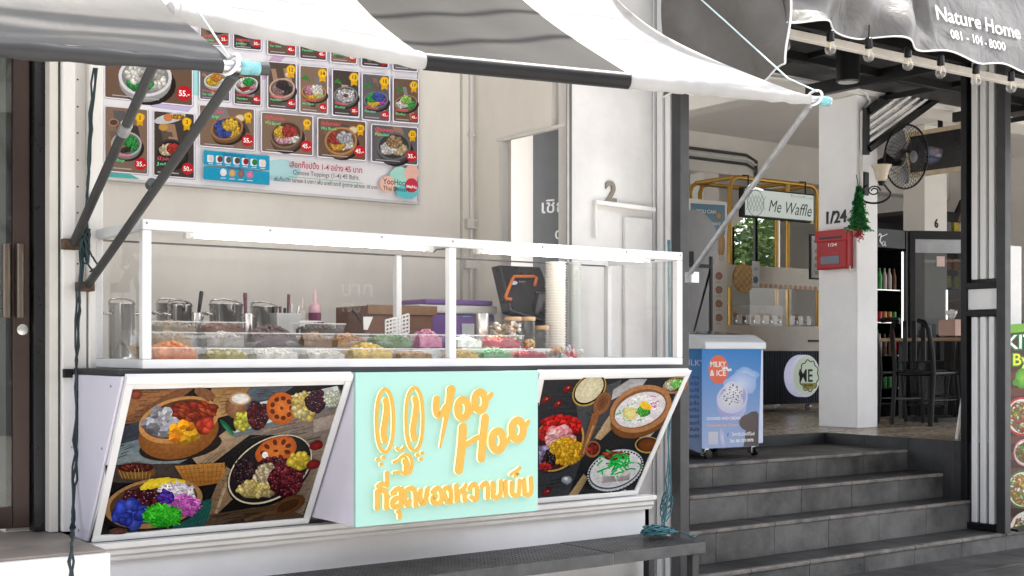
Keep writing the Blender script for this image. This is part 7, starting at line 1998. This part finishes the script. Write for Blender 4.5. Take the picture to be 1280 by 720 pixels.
# stacks of paper bowls and lids: each stack is rings
M_PAPER = mat('paper_bowl', (.72, .69, .63), .6, var=.03)
def stack(x0p, x1p, ytop, Y, label, m_, step, flare):
    c = at((x0p + x1p) / 2, ytop, Y=Y); d = Y / ray((x0p + x1p) / 2, 0).y
    r = (x1p - x0p) / 2 / FPX * d
    t = thing('cup_stack', label, 'cup stack', (c.x, c.y, DZ0), 'cup stacks at the right of the case')
    n = int((c.z - DZ0) / step)
    base = None
    for k in range(n):
        z = DZ0 + k * step
        if base is None:
            base = MB().lathe([(r * .86, 0), (r * .88, step * .5), (r, step * .55), (r, step * .9), (r * .88, step * .95)], (c.x, c.y, z), 24).build('cup', m_, t, smooth=40)
        else:
            o = base.copy(); COL.objects.link(o); o.location = (random.uniform(-.0012, .0012), random.uniform(-.0012, .0012), k * step)
    return t
stack(681, 708, 327, 5.98, 'tall stack of cream paper bowls in clear wrap', M_PAPER, .016, 1)
stack(709, 727, 326, 6.02, 'tall stack of clear plastic lids beside the paper bowls', mat('clear_lid_plastic', (.60, .64, .62), .12, var=.1, alpha=.55), .015, 1)
sbg = thing('snack_bag', 'clear bag of wrapped snacks at the foot of the cup stacks', 'bag', at(705, 447, Y=5.62))
for k in range(26):
    p = Vector((lerp(at(690, 440, Y=5.65).x, at(727, 440, Y=5.65).x, random.random()), 5.62 + random.random() * .12, DZ0 + .018 + random.random() * .05))
    o_ = MB().lathe([(.0, -.006), (.016, -.006), (.019, 0), (.016, .006), (0, .006)], p, 10, axis=(random.gauss(0, 1), -1, random.gauss(0, 1))).build('wrapped_snack', food_mat(*random.choice([('wrapa', (.62, .60, .56)), ('wrapb', (.42, .28, .16)), ('wrapc', (.40, .42, .5)), ('wrapd', (.55, .10, .10))])), sbg, smooth=40)

# things on the work table
def W(xp, yp, Y): return at(xp, yp, Y=Y)
tub = thing('utensil_tub', 'clear plastic tub of utensils right of the pots', 'tub', (W(361, 410, 6.3).x, 6.3, WTZ))
a, b = W(346, 391, 6.26), W(377, 391, 6.26)
V = [(lerp(a.x, b.x, .1 if q else 0) if sx < 0 else lerp(a.x, b.x, .9 if q else 1), 6.26 + (0 if sy < 0 else .12), WTZ + .003 if q else a.z) for q in (1, 0) for sx, sy in ((-1, -1), (1, -1), (1, 1), (-1, 1))]
MB().add(V, [(0, 1, 2, 3), (0, 1, 5, 4), (1, 2, 6, 5), (2, 3, 7, 6), (3, 0, 4, 7)]).build('tub', mat('cloudy_plastic', (.66, .67, .66), .35, var=.05, alpha=.6), tub)
for xp, yp, m_ in ((350, 383, M_BURG), (361, 368, M_BURG), (365, 380, M_STEEL), (374, 382, M_STEEL), (356, 385, M_BLACKPL)):
    p = W(xp, yp, 6.32); MB().tube([p, Vector((lerp(p.x, (a.x + b.x) / 2, .6), 6.32, WTZ + .02))], [.009, .005], 8).build('utensil', m_, tub, smooth=60)
def bottle(xc, ytop, w, Y, label, c1, c2, split):
    c = W(xc, ytop, Y); d = Y / ray(xc, 0).y; r = w / 2 / FPX * d; h = c.z - WTZ
    t = thing('squeeze_bottle', label, 'bottle', (c.x, c.y, WTZ), 'bottles behind the glass case')
    MB().lathe([(r * .95, 0), (r, .006), (r, h * split)], (c.x, c.y, WTZ), 20).build('filled_body', mat('liq_' + c1[0], c1[1], .3), t, smooth=40)
    MB().lathe([(r, h * split + .001), (r, h * .72), (r * .9, h * .77), (r * .35, h * .80), (r * .3, h * .9), (r * .18, h * .98), (r * .15, h)], (c.x, c.y, WTZ), 20).build('top', mat('liq_' + c2[0], c2[1], .35), t, smooth=50)
bottle(378, 373, 13, 6.4, 'cream coloured squeeze bottle behind the utensil tub', ('cream', (.60, .50, .36)), ('creamtop', (.66, .60, .54)), .6)
bottle(393.5, 362, 16, 6.36, 'purple syrup bottle with pink pump top', ('purple', (.16, .02, .08)), ('pink', (.62, .38, .42)), .66)
pbag = thing('plastic_bag', 'crumpled clear bag lying right of the purple bottle', 'bag', (W(428, 405, 6.35).x, 6.35, WTZ))
ca_, cb_ = W(409, 405, 6.35).x, W(448, 405, 6.35).x
MB().grid(lambda u, v: (lerp(ca_, cb_, u), 6.3 + .14 * v, WTZ + .13 * math.sin(math.pi * u) ** .5 * math.sin(math.pi * min(1, v + .1)) ** .5 * (.85 + .2 * math.sin(17 * u + 9 * v) * math.sin(11 * v)) + .005), 24, 14).build('film', mat('pinkish_film', (.52, .44, .44), .25, var=.2, scale=20, alpha=.8), pbag, smooth=50)
bxw = thing('brown_box', 'brown wooden box between the bag and the purple cooler', 'box', (W(495, 402, 6.5).x, 6.6, WTZ))
a, b = W(456, 382, 6.45), W(541, 386, 6.45)
M_BOX = mat('reddish_wood', (.16, .06, .03), .5, var=.2, scale=10)
MB().box(a.x, b.x, 6.45, 6.47, WTZ, a.z).build('front', M_BOX, bxw, bevel=.003); MB().box(a.x, a.x + .02, 6.471, 6.78, WTZ, a.z).build('side', M_BOX, bxw, bevel=.003)
MB().box(b.x - .02, b.x, 6.471, 6.78, WTZ, a.z).build('side', M_BOX, bxw, bevel=.003); MB().box(a.x, b.x, 6.781, 6.8, WTZ, a.z).build('rear', M_BOX, bxw, bevel=.003)
MB().box(a.x + .01, b.x + .02, 6.43, 6.448, a.z - .05, a.z + .006).build('lip', mat('lighter_wood', (.22, .11, .05), .5, var=.2), bxw, bevel=.003)
cl = thing('cool_box', 'purple cool box with white lid left of the cash register', 'cool box', (W(575, 400, 6.8).x, 6.85, WTZ))
a, b = W(524, 371, 6.68), W(619, 371, 6.68)
zt_ = a.z
MB().box(a.x, b.x, 6.68, 6.98, WTZ, zt_ - .10).build('body', mat('purple_plastic', (.17, .075, .30), .35, var=.06), cl, bevel=.015)
MB().box(a.x - .008, b.x + .008, 6.665, 6.99, zt_ - .099, zt_ - .045).build('lid', M_WPL, cl, bevel=.012)
MB().box(a.x + .03, b.x - .03, 6.66, 6.97, zt_ - .044, zt_ - .012).build('handle', MATS['purple_plastic'], cl, bevel=.01)
lb = W(577, 405, 6.679)
MB().box(lb.x, lb.x + .17, 6.672, 6.679, WTZ + .02, zt_ - .16).build('label', mat('label_white', (.66, .68, .72), .5), cl)
cv = Canvas((4.3, 6.6715, 1.5), (1, 0, 0), (0, 0, 1), (330, 350, .2031)); cv.ell(1230, 204, 5, 6, (.05, .15, .3)); cv.text('สดใหม่', 1240, 212, 16, (.1, .25, .45), .01, .02); cv.quad(1222, 222, 1275, 228, (.2, .35, .6)); cv.build('label_print', M_FLAT, cl)
# white perforated stands
for (x0p, x1p, y0p, y1p, tilt, lb_) in ((375, 401, 402, 418, 0, 'white perforated basket below the purple bottle'), (482, 511, 392, 424, -.28, 'white perforated tilted holder in the middle of the case')):
    a, b = W(x0p, y1p, 6.02), W(x1p, y0p, 6.02)
    t = thing('perforated_holder', lb_, 'holder', (a.x, 6.02, a.z))
    w_, h_ = b.x - a.x, b.z - a.z
    sl_ = -tilt
    ny, nx = (3, 10) if tilt == 0 else (5, 7)
    mb = MB()
    def pp(u, v): return Vector((a.x + w_ * u, 6.02, a.z + h_ * v * (1 if tilt == 0 else .72) + sl_ * w_ * u * .9))
    for i in range(nx + 1): mb.bar(pp(i / nx, 0), pp(i / nx, 1), .006, .008, up=(0, 1, 0))
    for k_ in range(ny + 1): mb.bar(pp(0, k_ / ny) + Vector((0, .001, 0)), pp(1, k_ / ny) + Vector((0, .001, 0)), .009, .007, up=(0, 1, 0))
    mb.build('grid_face', M_WHITE, t)
    MB().bar(pp(.1, 0) + Vector((0, .05, 0)), Vector((pp(.1, 0).x, 6.07, DZ0)), .02, .02).build('prop', M_WHITE, t); MB().bar(pp(.9, .1) + Vector((0, .02, 0)), Vector((pp(.9, 0).x, 6.04, DZ0)), .02, .02).build('prop', M_WHITE, t)
sc_ = stick(W(440, 387, 6.05), W(452, 402, 6.05), .008, .007, 'scoop', 'scoop with white blade and dark handle above the amber tray', M_BLACKPL, 'scoop')
p = W(457, 404, 6.05)
MB().grid(lambda u, v: (p.x + (u - .5) * .06 * (1 - .6 * v) + .015 * (1 - v), p.y, p.z + .035 - .07 * v), 6, 6).build('blade', M_WHITE, sc_, solid=.004)

# cash register monitor
pos = thing('cash_register', 'black touch screen register with orange loop on its back', 'cash register', (W(650, 405, 6.55).x, 6.6, WTZ))
t0, t1 = W(624, 331, 6.62), W(684, 333, 6.55)
q0, q1 = W(609, 381, 6.45), W(686, 405, 6.40)
M_POSB = mat('register_black', (.017, .017, .019), .3, var=.05)
A = Vector((t0.x, 6.62, t0.z)); B = Vector((t1.x, 6.62, t0.z)); Cc = Vector((t1.x + .03, 6.40, t0.z - .40)); D = Vector((t0.x - .07, 6.40, t0.z - .30))
nrm = (B - A).cross(D - A).normalized()
if nrm.y > 0: nrm = -nrm
MB().add([A, B, Cc, D] + [A + Vector((-.02, .07, -.01)), B + Vector((0, .07, -.01)), Cc + Vector((0, .07, -.02)), D + Vector((-.02, .07, -.02))], [(0, 1, 2, 3), (4, 7, 6, 5), (0, 4, 5, 1), (1, 5, 6, 2), (2, 6, 7, 3), (3, 7, 4, 0)]).build('monitor', M_POSB, pos, bevel=.012)
MB().box(A.x + .08, B.x - .0, 6.50, 6.56, WTZ, t0.z - .22).build('stand', M_POSB, pos, bevel=.01)
MB().box(A.x + .02, B.x + .02, 6.42, 6.72, WTZ, WTZ + .03).build('base', M_POSB, pos, bevel=.008)
c2_ = W(655, 370, 6.40)
MB().obox((B.x - .10, 6.43, t0.z - .27), (.10, 0, 0), (0, .02, .008), (0, -.03, .09)).build('customer_screen', mat('screen_glass', (.02, .02, .024), .12), pos, bevel=.006)
def mpt(x, y):       # survey crop -> monitor back
    r_ = ray(560 + x * .20833, 310 + y * .20833); tt = (A + nrm * .006 - CAMP).dot(nrm) / r_.dot(nrm); return CAMP + r_ * tt
MB().tube([mpt(*q) for q in ((380, 308), (350, 306), (345, 292), (385, 190), (398, 172), (515, 170), (532, 180), (520, 222))], .011, 8).build('orange_loop', mat('orange_plastic', (.70, .17, .02), .35), pos, smooth=60)
cv = Canvas(A + nrm * .002, (B - A), nrm.cross(B - A), (560, 310, .20833)); cv.ell(397, 209, 20, 12, (.6, .66, .85)); cv.text('Sunmi', 425, 206, 16, (.3, .3, .32), 0, .02); cv.build('back_mark', M_FLAT, pos)

# ================================================================== cables
M_CAB = mat('green_blue_cable', (.010, .026, .030), .5, var=.2)
cb = thing('hanging_cable', 'bundle of dark green cables hanging down the white pilaster', 'cable', at(92, 715, Y=5.98))
def wob(pts, amp, n=10):
    out = []
    for a, b in zip(pts, pts[1:]):
        for k in range(n):
            p = a.lerp(b, k / n); out.append(p + Vector((random.gauss(0, amp), random.gauss(0, amp * .4), 0)))
    return out + [pts[-1]]
for k in range(3):
    pts = [at(120 - k * 1.5, 85, Y=6.08), at(112 - k, 200, Y=6.09), at(106 + k * 2, 290, Y=6.08), at(104 - k * 2, 330, Y=6.0), at(98 - k * 2, 400, Y=6.0), at(95 + k, 500, Y=6.02), at(91 + k * 2, 600, Y=6.02), at(93 - k * 2, 660, Y=5.95), at(88 + k, 690, Y=5.42), at(84 + k * 5, 760, Y=5.40)]
    MB().tube(wob(pts, .004, 6), .0055, 6).build('strand', M_CAB, cb, smooth=70)
for k in range(7):
    c = at(106, 300 + k * 2, Y=6.04)
    MB().tube([c + Vector((.02 * math.cos(a + k) * (1 + .2 * math.sin(k)), .012 * math.sin(a + k), -.05 * math.sin(a) * (1 + .6 * random.random()))) for a in [6.283 * q / 14 for q in range(15)]], .0055, 6).build('knot', M_CAB, cb, smooth=70)
MB().tube(wob([at(108, 305, Y=6.02), at(114, 320, Y=6.0), at(124, 332, Y=5.98), at(112, 340, Y=6.0)], .002, 5), .005, 6).build('strand', M_CAB, cb, smooth=70)
MB().tube(wob([at(107, 300, Y=6.02), at(110, 330, Y=5.99), at(120, 345, Y=5.99)], .002, 5), .005, 6).build('strand', M_CAB, cb, smooth=70)
M_TEALC = mat('teal_cord', (.03, .13, .16), .55, var=.2)
cc = thing('coiled_cord', 'tangled coil of teal cord lying on the metal step', 'cord', at(822, 668, Z=BZ + .01))
c0 = at(822, 669, Z=BZ + .02)
for k in range(16):
    ph = random.random() * 6.28; rx, ry = random.uniform(.05, .11), random.uniform(.03, .08)
    o_ = Vector((random.gauss(0, .02), random.gauss(0, .015), .004 + .004 * k * .6))
    MB().tube([c0 + o_ + Vector((rx * math.cos(a + ph), ry * math.sin(a + ph), .012 * abs(math.sin(2 * a + k)))) for a in [6.0 * q / 22 for q in range(23)]], .0045, 6).build('coil', M_TEALC, cc, smooth=70)
for k in range(3):
    MB().tube(wob([at(826 + k * 2, 664, Y=5.78), at(832 + k * 3, 620 - k * 6, Y=5.98), at(836, 560, Y=6.0), at(838 - k, 480, Y=6.0), at(835 + k, 300, Y=6.0)], .004, 6), .0045, 6).build('strand', M_TEALC, cc, smooth=70)
for k in range(4):
    c = at(833, 622 + k * 7, Y=5.98)
    MB().tube([c + Vector((.035 * math.cos(a + k), .02 * math.sin(a), -.05 * math.sin(a + .6 * k))) for a in [6.283 * q / 16 for q in range(17)]], .0045, 6).build('coil', M_TEALC, cc, smooth=70)
MB().tube(wob([c0 + Vector((.06, -.02, .01)), at(850, 664, Z=BZ + .01), at(866, 672, Z=BZ + .01), at(872, 668, Z=BZ + .012)], .004, 5), .0045, 6).build('strand', M_TEALC, cc, smooth=70)
